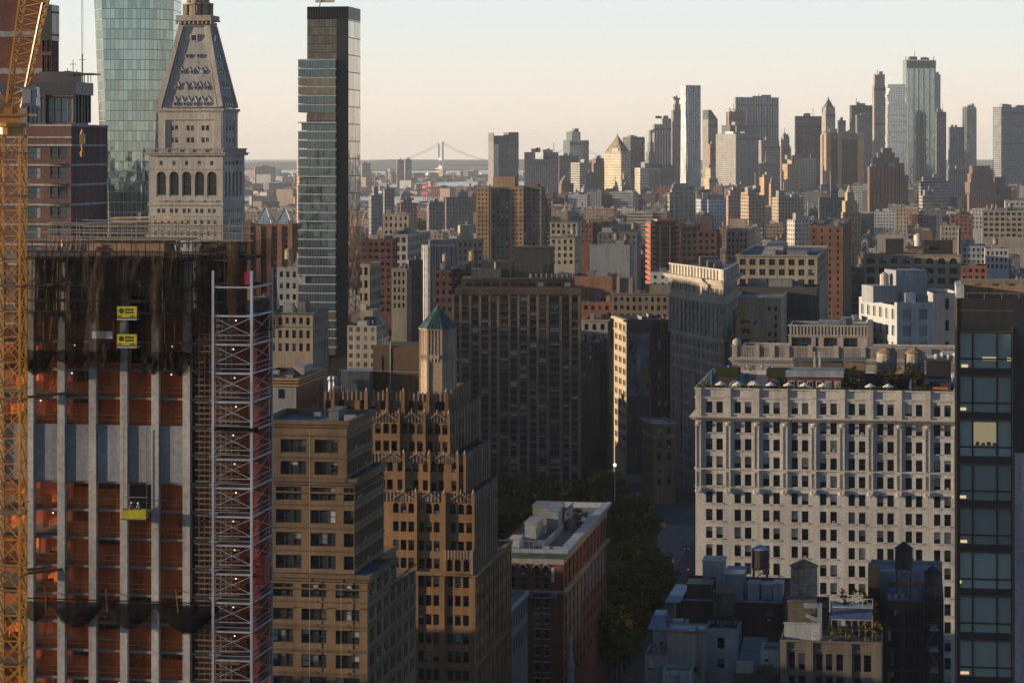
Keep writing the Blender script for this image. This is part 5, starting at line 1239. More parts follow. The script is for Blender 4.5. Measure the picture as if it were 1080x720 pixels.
b = MB(); x_ = w - 5.2; b.box(x_ - .3, x_, 6, 44, zr, zr + 1.6); b.box(x_, w - 1, 6, 6.4, zr, zr + 1.1); [b.bar((1 + k * 1.2, 3 + (k % 3), zr), (1 + k * 1.2, 3 + (k % 3), zr + 2.6), .12) for k in range(8)]; b.bar((.5, 4, zr + 2.5), (10, 4, zr + 2.5), .12); b.build('terrace_wall', M['smooth'], par, (.26, .28, .30))
def shrub(label, x, y, z, r, h, cat='shrub', mats=None, seed=0, group=None, trunk=True):
    t = empty('potted_shrub', label, cat, (x, y, z), 0, group); b = MB()
    b.cyl(0, 0, 0, .5, .35, .45, 8, base=True); b.build('planter', M['wood'], t, (.10, .08, .06))
    if trunk: b = MB(); b.cyl(0, 0, .4, .5 + h * .5, .08, .05, 6); b.build('stem', M['bark'], t)
    link('foliage', crown_mesh(r, h / 2, 12, 26, max(.12, r * .16), mats or [M['leaf'], M['leaf_y']], seed, .2), t, None, (0, 0, .5 + h / 2)); return t
def loc(B, x, y): return (B.A[0] + x * cos(B.phi) - y * sin(B.phi), B.A[1] + x * sin(B.phi) + y * cos(B.phi))
for k, (x, y, r, h, yl_) in enumerate(((w - 4.4, 43, 1.5, 2.6, 0), (w - 2.8, 46.5, 1.6, 3.0, 0), (w - 4.0, 49, 1.4, 2.6, 0), (w - 2.4, 41, 1.1, 2.0, 0))):
    px_, py_ = loc(B, x, y); shrub('dark shrub on the red brick roof terrace, ' + ('nearest of four', 'third of four from the street side', 'farthest of four', 'lowest of four')[k], px_, py_, zr, r, h, seed=60 + k)
HOTEL = B
# --- stone pinnacle rising from below the frame
P_ = empty('stone_pinnacle', 'slender pale stone pinnacle with a figure on top in front of the red brick building', 'pinnacle', (X(602, 450), 450, 0))
zz = lambda y: Zp(y, 450); b = MB(); b.box(-4, 4, -4, 8, 0, 22); b.build('tower_base', M['stone'], P_, (.24, .22, .20))
b = MB(); b.cyl(0, 0, 22, zz(716), 1.1, .62, 8); b.lathe(0, 0, [(.62, zz(716)), (.5, zz(706)), (.75, zz(703)), (.7, zz(700)), (.42, zz(697)), (.38, zz(692)), (.6, zz(690)), (.35, zz(687)), (.25, zz(684)), (.18, zz(681))], 10); b.build('shaft', M['stone'], P_, (.36, .36, .34))
b = MB(); b.lathe(0, 0, [(.1, zz(681)), (.3, zz(679)), (.24, zz(676)), (.36, zz(673.5)), (.14, zz(671.5)), (.2, zz(670)), (.02, zz(668.5))], 9); b.bar((.2, 0, zz(674)), (.7, -.1, zz(668)), .14); b.bar((-.2, 0, zz(674)), (-.5, -.1, zz(677)), .14); b.build('figure', M['stone'], P_, (.40, .44, .42))
# ================================================================ right side
# --- broad pale office block with rooftop garden bar
B = Bld('pale_office_block', 'broad pale stone office block with paired windows and a planted rooftop terrace', 733.5, 1008, 517, color=(.58, .545, .50), mat='stone', framec=(.10, .095, .09), roofc=(.13, .13, .13))
DD = 512; S = B.s_; z = lambda y: Zp(y, DD); w = B.w; dep = 46; pitch = 30.06
wcol = []
for k in range(9):
    a = 744.6 + pitch * k; wcol += [(S(a), S(a + 6.8)), (S(a + 10.9), S(a + 17.8))]
wcol += [(S(1004 - .5), S(1006.6))] if 0 else []
ys = [431.5] + [452 + 18.75 * k for k in range(0, 15)]
rw = sorted([(z(y + 6.1), z(y - 6.1)) for y in ys])
lc = pairs(dep, 7, 1.35, .75, 1)
B.block(0, w, 0, dep, 0, z(412), dict(cols=wcol, rows=rw, rec=.4), right=(lc, rw), left=(lc, rw), par=1.0)
b = MB(); lp = lambda zz0, zz1, o: (b.box(-o, w + o, -o, -.004, zz0, zz1), b.box(-o, -.004, -.004, dep, zz0, zz1), b.box(w + .004, w + o, -.004, dep, zz0, zz1))
lp(z(412.4), z(410.8), .25); lp(z(421.5), z(420.3), .22); lp(z(422.6), z(421.5), .12); lp(z(443.5), z(442.2), .9); lp(z(442.2), z(441), 1.25); lp(z(444.7), z(443.5), .5); lp(z(497.6), z(496), .25); lp(z(516.4), z(515.6), .2)
for k in range(64): b.box(w * k / 64 + .1, w * k / 64 + .38, -.75, -.51, z(445.3), z(444.7))
for y in ys[5:]: b.box(-.06, w + .06, -.06, -.004, z(y + 8.9), z(y + 8.4)); 
B.part('cornice', b, 'stone', (.56, .50, .44))
b = MB(); g = MB()
for k in range(10):
    c = S(737.6 + pitch * k) if k else S(736.6); hw = .62
    a_, c_ = max(c - hw, -.1), min(c + hw, w + .1)
    b.box(a_, c_, -.28, -.26 if 0 else -.126, z(441), z(420.3)); b.box(a_, c_, -.42, -.255, z(420.2), z(410.6))
    b.box(a_ + .12, c_ - .12, -.5, -.004 - .25, z(497), z(450)) if 0 else None
    for s in (-1, 1): b.box(c + s * .45 - .13, c + s * .45 + .13, -.42, -.255, z(495.8), z(451)); b.box(c + s * .45 - .13, c + s * .45 + .13, -.40, -.255, z(515), z(500))
    b.box(c - .3, c + .3, -.3, -.255, z(495.5), z(454)); b.box(a_, c_, -.254, -.126, z(515.5), z(497.7)); b.box(a_, c_, -.254, -.126, z(495.9), z(444.8))
    b.box(c - .72, c + .72, -.55, -.255, z(451), z(447)); b.box(c - .55, c + .55, -.5, -.255, z(499.6), z(497.7)); b.box(c - .6, c + .6, -.55, -.2, z(518.6), z(516.6))
    for q in range(3): g.ball((c + (q - 1) * .33, -.45, z(520.3 + .9 * (q == 1))), .34, .3, .5, 6)
    g.ball((c, -.5, z(448.5)), .5, .3, .35, 6)
B.part('pilaster', b, 'stone', (.60, .54, .47)); B.part('carved_bracket', g, 'stone', (.52, .46, .40))
b = MB()
for (za, zb) in rw:
    for (a, c) in wcol: b.box(a - .12, c + .12, -.16, -.004, za - .22, za - .02)
B.part('window_sill', b, 'stone', (.56, .51, .45)); B.done()
PALE = B; zr = z(412) - 1.0
W = lambda px, dy: loc(PALE, PALE.s_(px), dy)
def top_thing(name, label, cat, px, dy, group=None, zo=0.0):
    x, y = W(px, dy); return empty(name, label, cat, (x, y, zr + zo), G, group)
# parapet planting
hd = MB(); q = random.Random(5)
for i in range(1500):
    x = q.uniform(.3, w - .3); y = q.uniform(.5, 1.2); zz_ = zr + 1 + q.uniform(0, .55 + .35 * sin(x * .7)); s = q.uniform(.10, .22); a = q.uniform(0, 6.28)
    hd.quad((x - s * cos(a), y - s * sin(a), zz_ - s * .4), (x + s * .5 * sin(a), y, zz_ + s), (x + s * cos(a), y + s * sin(a), zz_ + s * .3), (x, y - s * .4, zz_ - s))
hx_, hy_ = W(733.5, 0); t = empty('parapet_hedge', 'long low hedge in planters behind the parapet of the pale office block', 'hedge', (hx_, hy_, 0), G)
hd.build('foliage', M['leaf'], t); b = MB(); b.box(.4, w - .4, .5, 1.2, zr, zr + .95); b.build('planter', M['wood'], t, (.05, .045, .04))
# white parasols
um = ('1st', '2nd', '3rd', '4th', '5th', '6th', '7th', '8th', '9th')
proto = None
for k, px in enumerate((759, 777, 795, 812, 831, 848, 868, 917.5, 936.5)):
    lab = f'white terrace parasol above the pale block parapet, {um[k]} from the left'
    x, y = W(px, 3.0)
    if proto is None:
        proto = empty('parasol', lab, 'parasol', (x, y, zr), 0, 'white parasols on the roof terrace')
        b = MB(); b.cyl(0, 0, 0, 2.2, .04, .04, 6); b.cyl(0, 0, 0, .1, .4, .35, 8); b.build('pole', M['metal'], proto, (.3, .3, .3))
        b = MB(); b.cyl(0, 0, 1.75, 2.35, 1.15, .1, 10); b.cyl(0, 0, 1.6, 1.75, 1.15, 1.15, 10, cap=False); b.build('canopy', M['smooth'], proto, (.66, .64, .60))
    else:
        r = proto.copy(); COL.objects.link(r); r.location = (x, y, zr); r['label'] = lab
        for ch in list(proto.children): c = ch.copy(); COL.objects.link(c); c.parent = r
# clear igloo domes
m = bpy.data.materials.new('clear_dome_plastic'); nt, N, L, out = nodes(m); d = princ(nt, None, (.45, .45, .43), .2); tr = N.new('ShaderNodeBsdfTransparent'); mx = N.new('ShaderNodeMixShader'); mx.inputs[0].default_value = .42; L.new(tr.outputs[0], mx.inputs[1]); L.new(d.outputs[0], mx.inputs[2]); L.new(mx.outputs[0], out.inputs['Surface']); M['dome'] = m
for k, px in enumerate((773.5, 792)):
    t = top_thing('igloo_dome', ('left clear plastic igloo dome on the roof terrace', 'right clear plastic igloo dome on the roof terrace')[k], 'dome tent', px, 6.5, 'igloo domes')
    b = MB(); rows_ = 5; R_ = 1.55
    P = lambda i, j: (R_ * cos(pi / 2 * i / rows_) * cos(2 * pi * j / 12 + i * .26), R_ * cos(pi / 2 * i / rows_) * sin(2 * pi * j / 12 + i * .26), .3 + 1.9 * sin(pi / 2 * i / rows_))
    fr = MB()
    for i in range(rows_):
        for j in range(12):
            b.quad(P(i, j), P(i, j + 1), P(i + 1, j)); b.quad(P(i, j + 1), P(i + 1, j + 1), P(i + 1, j)) if i < rows_ - 1 else 0
            fr.bar(P(i, j), P(i + 1, j), .06); fr.bar(P(i, j + 1), P(i + 1, j), .05); fr.bar(P(i, j), P(i, j + 1), .05)
    b.build('skin', M['dome'], t); fr.build('frame', M['paint'], t, (.6, .6, .58))
def hut(name, label, px0, px1, y0, y1, h, wallc, roofc, mat='wood', rmat='roof', win=0, pitch=0.0):
    x0, x1 = PALE.s_(px0), PALE.s_(px1); ax, ay = loc(PALE, x0, y0); t = empty(name, label, 'roof structure', (ax, ay, zr), G); w_, d_ = x1 - x0, y1 - y0
    b = MB(); b.box(0, w_, 0, d_, 0, h); b.build('wall', M[mat], t, wallc)
    b = MB(); b.prism([(-.3, -.4), (w_ + .3, -.4), (w_ + .3, d_ + .3), (-.3, d_ + .3)], h + .003, h + .25 + pitch, 0, [(-.3, -.4 + pitch * 1.2), (w_ + .3, -.4 + pitch * 1.2), (w_ + .3, d_ + .3), (-.3, d_ + .3)], base=True); b.build('roof', M[rmat], t, roofc)
    for k in range(win):
        c = w_ * (k + .5) / win; b = MB(); b.box(c - .62, c + .62, -.1, -.003, .9, 2.25); b.box(c - .5, c - .06, -.12, -.101, 1.0, 2.15, 1); b.box(c + .06, c + .5, -.12, -.101, 1.0, 2.15, 1); b.build('window', [M['paint'], M['darkglass']], t, (.62, .60, .56))
    return t
hut('terrace_pavilion', 'dark pavilion with green planted roof at the left of the roof terrace', 753, 774, 9, 15, 2.9, (.05, .045, .04), (.05, .075, .03), rmat='grass', pitch=1.2)
hut('terrace_bar', 'low timber bar with green planted roof behind the igloo domes', 807, 826, 8, 14, 3.0, (.07, .055, .04), (.05, .075, .03), rmat='grass', win=1, pitch=1.2)
hut('terrace_hall', 'long red-brown rooftop hall with white framed windows and grey roof', 828, 887, 7.5, 17, 3.1, (.17, .06, .045), (.23, .25, .25), 'brick', win=6, pitch=1.0)
hut('louvred_plant_house', 'brown louvred plant house behind the long rooftop hall', 832, 888, 19, 26, 5.4, (.13, .105, .085), (.10, .10, .10), 'metal')
hut('brick_lift_house', 'small tan brick lift house on the pale block roof', 887, 910, 16, 24, 5.8, (.24, .17, .11), (.16, .15, .14), 'brick', win=1)
hut('black_plant_room', 'black plant room with shiny ducts at the right end of the roof', 977, 1004, 15, 24, 6.2, (.03, .032, .035), (.06, .065, .07), 'metal')
hut('blue_awning_kiosk', 'dark kiosk with a blue awning at the right end of the terrace', 976, 1003, 8, 12, 2.6, (.05, .045, .05), (.02, .04, .12), 'wood')
hut('dark_pergola', 'dark timber pergola wall behind the terrace trees', 911, 975, 13, 14, 3.2, (.06, .058, .055), (.05, .05, .05), 'wood')
t = top_thing('roof_ducts', 'cluster of shiny bent air ducts on the black plant room', 'ducts', 988, 17, zo=6.5); b = MB(); [b.ball((k * 1.3, 0, .5 + (k % 2) * .3), .6, .6, .7, 8) for k in range(4)]; b.bar((-2, 1, .4), (6, 1, .4), .6); b.build('duct', M['steel'], t, (.5, .5, .5))
t = top_thing('twin_flues', 'pair of pale bent flue pipes on the roof behind the long hall', 'flue', 855, 17.5, zo=0); b = MB(); [b.bar((k * 1.1, 0, 0), (k * 1.1, 0, 7.4), .42) or b.bar((k * 1.1, 0, 7.4), (k * 1.1, -.9, 7.5), .42) for k in range(2)]; b.build('pipe', M['smooth'], t, (.5, .45, .38))
for k, (px, dy, r, h, yl_) in enumerate(((889, 9, 1.3, 4.2, 1), (898, 10, 1.5, 5.2, 0), (904, 9, 1.2, 4.0, 0), (930, 11, 1.5, 4.6, 0), (938, 10, 1.6, 4.4, 0), (947, 11, 1.6, 5.0, 0), (955, 10, 1.4, 4.6, 0), (964, 10, 1.5, 5.4, 0), (971, 11, 1.4, 4.8, 0), (742, 3, .8, 2.6, 1), (815, 7, .7, 2.2, 0), (786, 12, 1.2, 4.6, 1))):
    labs = ('pale yellow tree at the left of the terrace trees', 'tall loose tree in front of the small brick lift house', 'short dark tree right of the brick lift house', 'bushy tree left of centre in front of the dark pergola', 'round bushy tree in front of the dark pergola', 'dense dark tree at the middle of the pergola', 'small dark tree beside the blue parasol', 'tall yellowing tree right of the blue parasol', 'last dark tree before the black plant room', 'small yellow shrub at the left corner of the roof terrace', 'tiny shrub beside the timber bar', 'green shrub tower behind the igloo domes')
    x, y = W(px, dy); shrub(labs[k], x, y, zr, r, h, 'potted tree', [M['leaf_y'], M['leaf']] if yl_ else None, 80 + k)
def folded(label, px, dy, c, h=3.2):
    t = top_thing('folded_parasol', label, 'parasol', px, dy); b = MB(); b.lathe(0, 0, [(.12, .9), (.5, 1.0), (.42, h * .6), (.08, h)], 8); b.build('canopy', M['smooth'], t, c); b = MB(); b.cyl(0, 0, 0, 1.1, .05, .05, 6); b.build('pole', M['metal'], t, (.2, .2, .2))
folded('folded blue parasol among the terrace trees', 961, 7, (.02, .05, .13)); folded('folded navy parasol at the left corner of the roof terrace', 749, 5, (.015, .03, .07), 4.6)
t = top_thing('orange_canopy', 'small orange canopy at the right end of the roof terrace', 'canopy', 992, 4.5, zo=.9); b = MB(); b.prism([(-1.6, -.6), (1.6, -.6), (1.6, .8), (-1.6, .8)], .3, .75, 0, [(-1.4, .3), (1.4, .3), (1.4, .6), (-1.4, .6)]); b.build('cloth', M['paint'], t, (.55, .17, .04)); b = MB(); [b.bar((s * 1.4, 0, -.9), (s * 1.4, 0, .3), .06) for s in (-1, 1)]; b.build('poles', M['metal'], t, (.2, .2, .2))
t = top_thing('string_lights', 'string of small blue lights over the left part of the roof terrace', 'string lights', 760, 10); b = MB(); pts = [(i * .78, 0, 4.9 + .2 * abs(sin(i * .8))) for i in range(18)]; [b.bar(pts[i], pts[i + 1], .05) for i in range(17)]; [b.bar((x, 0, 0), (x, 0, 5.1), .07) for x in (0, 6.6, 13.2)]; b.build('wire', M['metal'], t, (.05, .05, .06))
for i in (1, 6, 10, 13): b = MB(); b.ball((pts[i][0], 0, pts[i][2] - .12), .13, n=6); b.build('bulb', M['bluelight'], t)
# wooden water tanks behind the terrace
def tank_thing(label, x, y, z0, r, h, legs, color, roofc=None, group='rooftop water tanks', roofh=.55):
    t = empty('water_tank', label, 'water tank', (x, y, z0), G, group)
    b = MB(); b.cyl(0, 0, legs, legs + h, r, r * .97, 20, base=True); b.build('barrel', M['wood'], t, color)
    b = MB(); [b.cyl(0, 0, legs + h * (.06 + .15 * k), legs + h * (.06 + .15 * k) + .05, r * 1.012, r * 1.008, 20) for k in range(7)]; b.build('hoops', M['metal'], t, (.06, .055, .05))
    b = MB(); b.cyl(0, 0, legs + h, legs + h + r * roofh, r * 1.1, .06, 20, base=True); b.build('conical_roof', M['wood'], t, roofc or color)
    b = MB(); rr = r * .74
    for sx, sy in ((-1, -1), (1, -1), (1, 1), (-1, 1)): b.bar((sx * rr * 1.1, sy * rr * 1.1, 0), (sx * rr, sy * rr, legs), .24)
    n_ = max(1, int(legs / 2.2))
    for (p, q_) in (((-1, -1), (1, -1)), ((1, -1), (1, 1)), ((1, 1), (-1, 1)), ((-1, 1), (-1, -1))):
        for k in range(n_):
            za, zb = legs * k / n_ + .1, legs * (k + 1) / n_ - .1; b.bar((p[0] * rr, p[1] * rr, za), (q_[0] * rr, q_[1] * rr, zb), .11); b.bar((q_[0] * rr, q_[1] * rr, za), (p[0] * rr, p[1] * rr, zb), .11); b.bar((p[0] * rr, p[1] * rr, zb), (q_[0] * rr, q_[1] * rr, zb), .13)
    b.box(-rr - .3, rr + .3, -rr - .3, rr + .3, legs - .28, legs - .03); b.build('stand', M['metal'], t, (.05, .045, .042))
    b = MB(); b.bar((r + .12, 0, legs), (r + .12, 0, legs + h), .05); b.bar((r + .12, .4, legs), (r + .12, .4, legs + h), .05); [b.bar((r + .12, 0, legs + .4 * k), (r + .12, .4, legs + .4 * k), .04) for k in range(int(h / .4))]; b.build('ladder', M['metal'], t, (.09, .08, .07)); return t
for k, px in enumerate((933, 964)):
    x, y = W(px, 28); zt_ = Zp(394.5, 540) ; tank_thing(('left of the two big wooden water tanks behind the pale office block terrace', 'right of the two big wooden water tanks behind the pale office block terrace')[k], x, y, zr, 2.2, 4.3, Zp(391, 541) - zr, (.30, .25, .20), (.27, .16, .075), 'twin water tanks')
# --- dark glass and metal tower at the right edge
B = Bld('dark_apartment_tower', 'dark metal apartment tower with tall teal windows at the right edge', 1008.5, 1130, 282, color=(.030, .031, .034), mat='clad', glass='tealglass', framec=(.075, .055, .04), roofc=(.2, .15, .11))
DD = 281; S = B.s_; z = lambda y: Zp(y, DD); w = B.w; ph = 46.55
rw = sorted([(z(389.5 + ph * k), z(350.5 + ph * k)) for k in range(0, 9)])
B.block(0, w, 0, 16, 0, z(315), dict(cols=[(S(1011.5), S(1067.3)), (S(1096), S(1128))], rows=rw, style='big', rec=.3), left=(cols(16, 3, .5), rw), par=.2, inset=.2)
b = MB()
for k in range(9):
    b.box(S(1011), S(1068), -.12, -.004, z(350.3 + ph * k), z(349.6 + ph * k))
b.box(S(1068.5), S(1070), -.2, -.004, 0, z(476)); b.box(S(1008), S(1069), -.06, -.004, z(328), z(327.4)); b.box(0, .12, -.1, -.004, 0, z(316)); b.box(S(1067.3), S(1068), -.12, -.004, 0, z(344)); B.part('metal_trim', b, 'metal', (.20, .13, .085))
b = MB(); b.box(S(1070.2), w, -.55, -.004, 0, z(477)); [b.box(S(1070.4), w, -.57, -.552, z(y + .5), z(y)) for y in (492, 536, 560, 583, 630, 655)]; B.part('pale_panel', b, 'clad', (.33, .34, .38))
b = MB(); b.box(.6, w, 5.5, 14, z(315) - .18, z(302)); b.box(S(1016), w, 5.42, 5.49, z(313), z(306.5)); B.part('roof_screen', b, 'smooth', (.34, .22, .13))
b = MB(); b.box(.0, .9, .5, 13, z(315), z(303)); B.part('pale_upstand', b, 'smooth', (.5, .5, .5))
b = MB(); [b.bar((S(1020 + 18.2 * k), .25, z(315)), (S(1020 + 18.2 * k), .25, z(309.5)), .07) for k in range(6)]; b.bar((S(1014), .25, z(309.5)), (w, .25, z(309.5)), .05); [b.bar((S(1024 + 18.2 * k), 5.3, z(303)), (S(1024 + 18.2 * k), 5.3, z(296.5)), .13) for k in range(6)]; b.bar((S(1014), 5.3, z(297.2)), (w, 5.3, z(297.2)), .12); B.part('roof_railing', b, 'metal', (.36, .27, .19))
lampspec = {0: ((1036, 1052, 378.5), (1062, 1067, 379), (1014, 1021, 386.5)), 1: ((1013, 1019, 432),), 3: ((1012.5, 1019, 525),), 4: ((1013, 1020, 572),), 5: ((1012.5, 1014, 615),), 7: ((1013, 1022, 711),)}
for k, ls in lampspec.items():
    for (a, c, y) in ls:
        b = MB(); b.box(S(a), S(c), .22, .28, z(y + 1.6), z(y - 1.4)); B.part('lit_lamp', b, 'warmlamp')
b = MB(); b.box(S(1025.5), S(1052.5), .24, .29, z(470), z(446)); B.part('lit_room_wall', b, m_emit('glowing_cream_wall', (.60, .50, .30), .26))  # wall glows by itself; the room's lamplight is put into its emission
b = MB(); [b.box(S(1029 + 6 * k), S(1033 + 6 * k), .2, .235, z(470), z(466.5 + (k % 2))) for k in range(4)]; B.part('room_furniture', b, 'wood', (.12, .10, .07)); B.done()

# --- wedge-shaped building: rounded prow towards the camera
FL = empty('wedge_building', 'grey stone wedge-shaped building with a rounded prow and a heavy sunlit cornice', 'building', (X(764, 900), 900, 0))
apex = Vector((0, 0)); lft = Vector((X(707, 958), 958)) - Vector((X(764, 900), 900)); rgt = Vector((X(777.5, 957), 957)) - Vector((X(764, 900), 900))
dl, dr = (lft - apex).normalized(), (rgt - apex).normalized(); DD = 915; z = lambda y: Zp(y, DD); r0 = 3.0
def wedge(o=0.0):
    nl, nr = Vector((dl.y, -dl.x)), Vector((-dr.y, dr.x)); nl = nl if nl.x < 0 else -nl; nr = nr if nr.x > 0 else -nr
    pl, pr = apex + dl * r0 * 1.6 + nl * o, apex + dr * r0 * 1.6 + nr * o
    pts = [lft + nl * o + dl * o, pl]
    for k in range(1, 6):
        t = k / 6; p = pl * (1 - t) ** 2 + (apex + Vector((0, -o * 1.1))) * 2 * t * (1 - t) + pr * t * t; pts.append(p)
    pts += [pr, rgt + nr * o + dr * o]; return [(p.x, p.y) for p in pts]
W0 = wedge(); mbw = MB(); fake = Bld.__new__(Bld); fake.D, fake.phi, fake.A = 915, 0.0, (X(764, 900), 900); fake.mb, fake.rf, fake.wins, fake.root = mbw, MB(), [], FL
fake.color, fake.mat, fake.roofc, fake.glass, fake.framec = (.31, .27, .225), 'stone', (.2, .2, .2), 'darkglass', (.10, .095, .09)
floors = [z(y) for y in (325.5, 337.5, 349, 365, 376.5, 388.5, 401, 413, 425, 437, 449, 461, 473, 485, 498, 511, 524, 538)]
segsF = list(zip(W0, W0[1:]))
for i, (p, q_) in enumerate(segsF):
    p, q_ = Vector(p), Vector(q_); L_ = (q_ - p).length; e = (q_ - p) / L_
    n_ = 22 if i == 0 else (20 if i == len(segsF) - 1 else 1); wf = .5 if n_ > 1 else .45
    rr = sorted([(zz_ - 1.35, zz_ + 1.35) for zz_ in floors] + [(z(310.5), z(303.5))])
    fake.facade((p.x, p.y), (e.x, e.y), L_, 0, z(290), pairs(L_, n_ // 2, 1.05, .75, .6) if n_ > 1 else cols(L_, 1, wf), rr, .45)
mbw.quad(*[(*p, 0) for p in (W0[-1], W0[0])], (*W0[0], z(284)), (*W0[-1], z(284))); fake.rf.quad(*[(*p, z(284) + .02) for p in W0])
def wring(b, o0, o1, za, zb):
    A, C = wedge(o0), wedge(o1)
    for (a, a2, c, c2) in zip(A, A[1:], C, C[1:]): b.quad((*c, za), (*c2, za), (*c2, zb), (*c, zb)); b.quad((*a, zb), (*c, zb), (*c2, zb), (*a2, zb)); b.quad((*a, za), (*a2, za), (*c2, za), (*c, za))
b = MB(); wring(b, 0, 1.6, z(298), z(296.4)); wring(b, 0, 2.1, z(296.4), z(294)); wring(b, 0, .8, z(299.5), z(298)); wring(b, 0, .6, z(318), z(316.2)); wring(b, 0, .7, z(357.6), z(355.4)); wring(b, 0, .35, z(395), z(394)); wring(b, 0, .5, z(492), z(490.5))
fake.part('cornice', b, 'stone', (.40, .345, .285))
b = MB(); wring(b, -.6, 0.15, z(294), z(284)); A = wedge(.2)
for i in (0, len(A) - 2):
    p, q_ = Vector(A[i]), Vector(A[i + 1])
    for k in range(16): c = p.lerp(q_, (k + .5) / 16); b.box(c.x - .45, c.x + .45, c.y - .45, c.y + .45, z(294), z(283))
wring(b, -1, .5, z(284), z(282.5)); fake.part('balustrade', b, 'stone', (.56, .50, .43))
b = MB(); A = wedge(.15)
for i in (0, len(A) - 2):
    p, q_ = Vector(A[i]), Vector(A[i + 1])
    for k in range(13): c = p.lerp(q_, (k + .02) / 12.6); b.cyl(c.x, c.y, z(355), z(320), .62, .55, 7)
for k in (1, 7):
    c = Vector(W0[k]); b.cyl(c.x, c.y, z(355), z(320), .5, .45, 7)
fake.part('giant_column', b, 'stone', (.33, .285, .235))
b = MB(); A = wedge(.02)
for i in (0, len(A) - 2):
    p, q_ = Vector(A[i]), Vector(A[i + 1]); d = (q_ - p).normalized(); nrm = Vector((d.y, -d.x))
    for f in (.2, .5, .8):
        for k in range(5): c = p.lerp(q_, f + (k - 2) * .022) + nrm * .35; b.cyl(c.x, c.y, z(480), z(398), .5, .5, 6)
fake.part('oriel_bay', b, 'stone', (.30, .26, .215))
mm = (Vector(W0[0]) + Vector(W0[-1])) / 2
fake.done(minpx=3.4); b = MB()
for (t, w_, d_, h, c) in ((.75, 7, 8, 3.6, .3), (.5, 5, 8, 2.6, .4), (.3, 3, 5, 2.2, .2)):
    p = mm * t; b.box(p.x - w_ / 2, p.x + w_ / 2, p.y - d_ / 2, p.y + d_ / 2, z(284), z(284) + h)
[b.bar((mm.x * t, mm.y * t, z(284)), (mm.x * t, mm.y * t, z(284) + 4.5), .25) for t in (.4, .6, .7, .9)]; b.build('roof_house', M['metal'], fake.roof, (.10, .09, .08))

# --- classical block with balustrade and a long attic storey, behind the terrace
B = Bld('balustraded_block', 'pale classical block with stone balustrade and low attic pavilion behind the roof terrace', 772, 1010, 645, color=(.42, .37, .32), mat='stone', framec=(.06, .06, .06), roofc=(.16, .16, .17))
DD = 640; S = B.s_; z = lambda y: Zp(y, DD); w = B.w
B.block(0, w, 0, 50, 0, z(378), (pairs(w, 12, 1.6, .5, 1), [(z(398), z(386)), (z(420), z(405))]), par=.6)
b = MB(); b.box(-.8, w, -.9, -.004, z(381), z(379)); b.box(-.4, w, -.5, -.004, z(383), z(381)); b.box(-.3, w, -.3, -.004, z(379), z(377.6)); b.box(-.3, w, -.28, .2, z(366.8), z(365.6))
for px in (772.5, 796, 812, 827.5, 852, 879.5, 908, 935): b.box(S(px), S(px + 5), -.45, .3, z(377.6), z(364.5))
[b.box(S(773 + 1.75 * k), S(774 + 1.75 * k), -.2, .1, z(377.6), z(366.8)) for k in range(120)]; b.box(0, w, .3, .5, z(378), z(366.5)); B.part('balustrade', b, 'stone', (.44, .38, .32))
b = MB(); b.ball((S(777), .2, z(363)), 1.15, 1, 1.3, 10); b.cyl(S(777), .2, z(366), z(358.5), .8, .3, 8); B.part('stone_urn', b, 'stone', (.46, .41, .36))
ax0, ax1 = S(831), S(914.5)
B.block(ax0, ax1, 4, 22, z(378), z(345), dict(cols=[(S(a) - ax0, S(c) - ax0) for a, c in ((834, 855), (859.5, 862.5), (868, 882.5), (889, 904))], rows=[(z(369.5), z(357.5))], style='duo', rec=.3), left=(cols(18, 3, .6), [(z(369.5), z(357.5))]), par=.5)
b = MB(); b.box(ax0 - .3, ax1 + .3, 3.6, 3.99, z(345.6), z(344)); b.box(ax0 - .2, ax1 + .2, 3.7, 3.99, z(356), z(354.6)); [b.box(S(832 + 3.55 * k), S(834 + 3.55 * k), 3.72, 3.99, z(354.6), z(345.6)) for k in range(24)]; b.box(ax0, ax1, 3.9, 3.995, z(354.6), z(345.6), 1); b.build('attic_piers', [M['stone'], M['darkglass']], B.root, (.44, .385, .33)); B.done()
b = MB(); zr_ = z(345) - .5; b.box(S(862), S(885), 6, 14, zr_, z(341)); b.box(S(886), S(898), 6, 12, zr_, z(337)); b.bar((S(876), 5, zr_), (S(876), 5, z(321)), .32); b.box(S(915), S(920), 3, 9, z(378) - .59, z(339)); b.build('roof_plant', M['metal'], B.roof, (.20, .20, .20))
# ================================================================ rooftops at the lower right
def pipes(B, dep):
    q = random.Random(int(B.D * 3 + B.w * 7)); z = B.zr
    for k in range(int(5 + B.w * .6)):
        b = MB(); x, y = q.uniform(.6, B.w - .6), q.uniform(.6, dep - .6); r = q.random(); nm = 'roof_vent'
        if r < .35: b.cyl(x, y, z, z + 1.3, .12, .12, 7); b.cyl(x, y, z + 1.25, z + 1.45, .25, .1, 7)
        elif r < .6: b.box(x - .4, x + .4, y - .3, y + .3, z, z + q.uniform(.3, .7))
        elif r < .85: nm = 'roof_pipe'; x2 = min(B.w - .4, x + q.uniform(1, 5)); b.bar((x, y, z + .25), (x2, y, z + .25), .14); b.bar((x, y, z), (x, y, z + .25), .1); b.bar((x2, y, z), (x2, y, z + .25), .1)
        else: nm = 'roof_aerial'; h = q.uniform(2, 4); b.bar((x, y, z), (x, y, z + h), .06); b.bar((x - .4, y, z + h * .9), (x + .4, y, z + h * .9), .04)
        b.build(nm, M['metal'], B.roof, (.26, .26, .26))
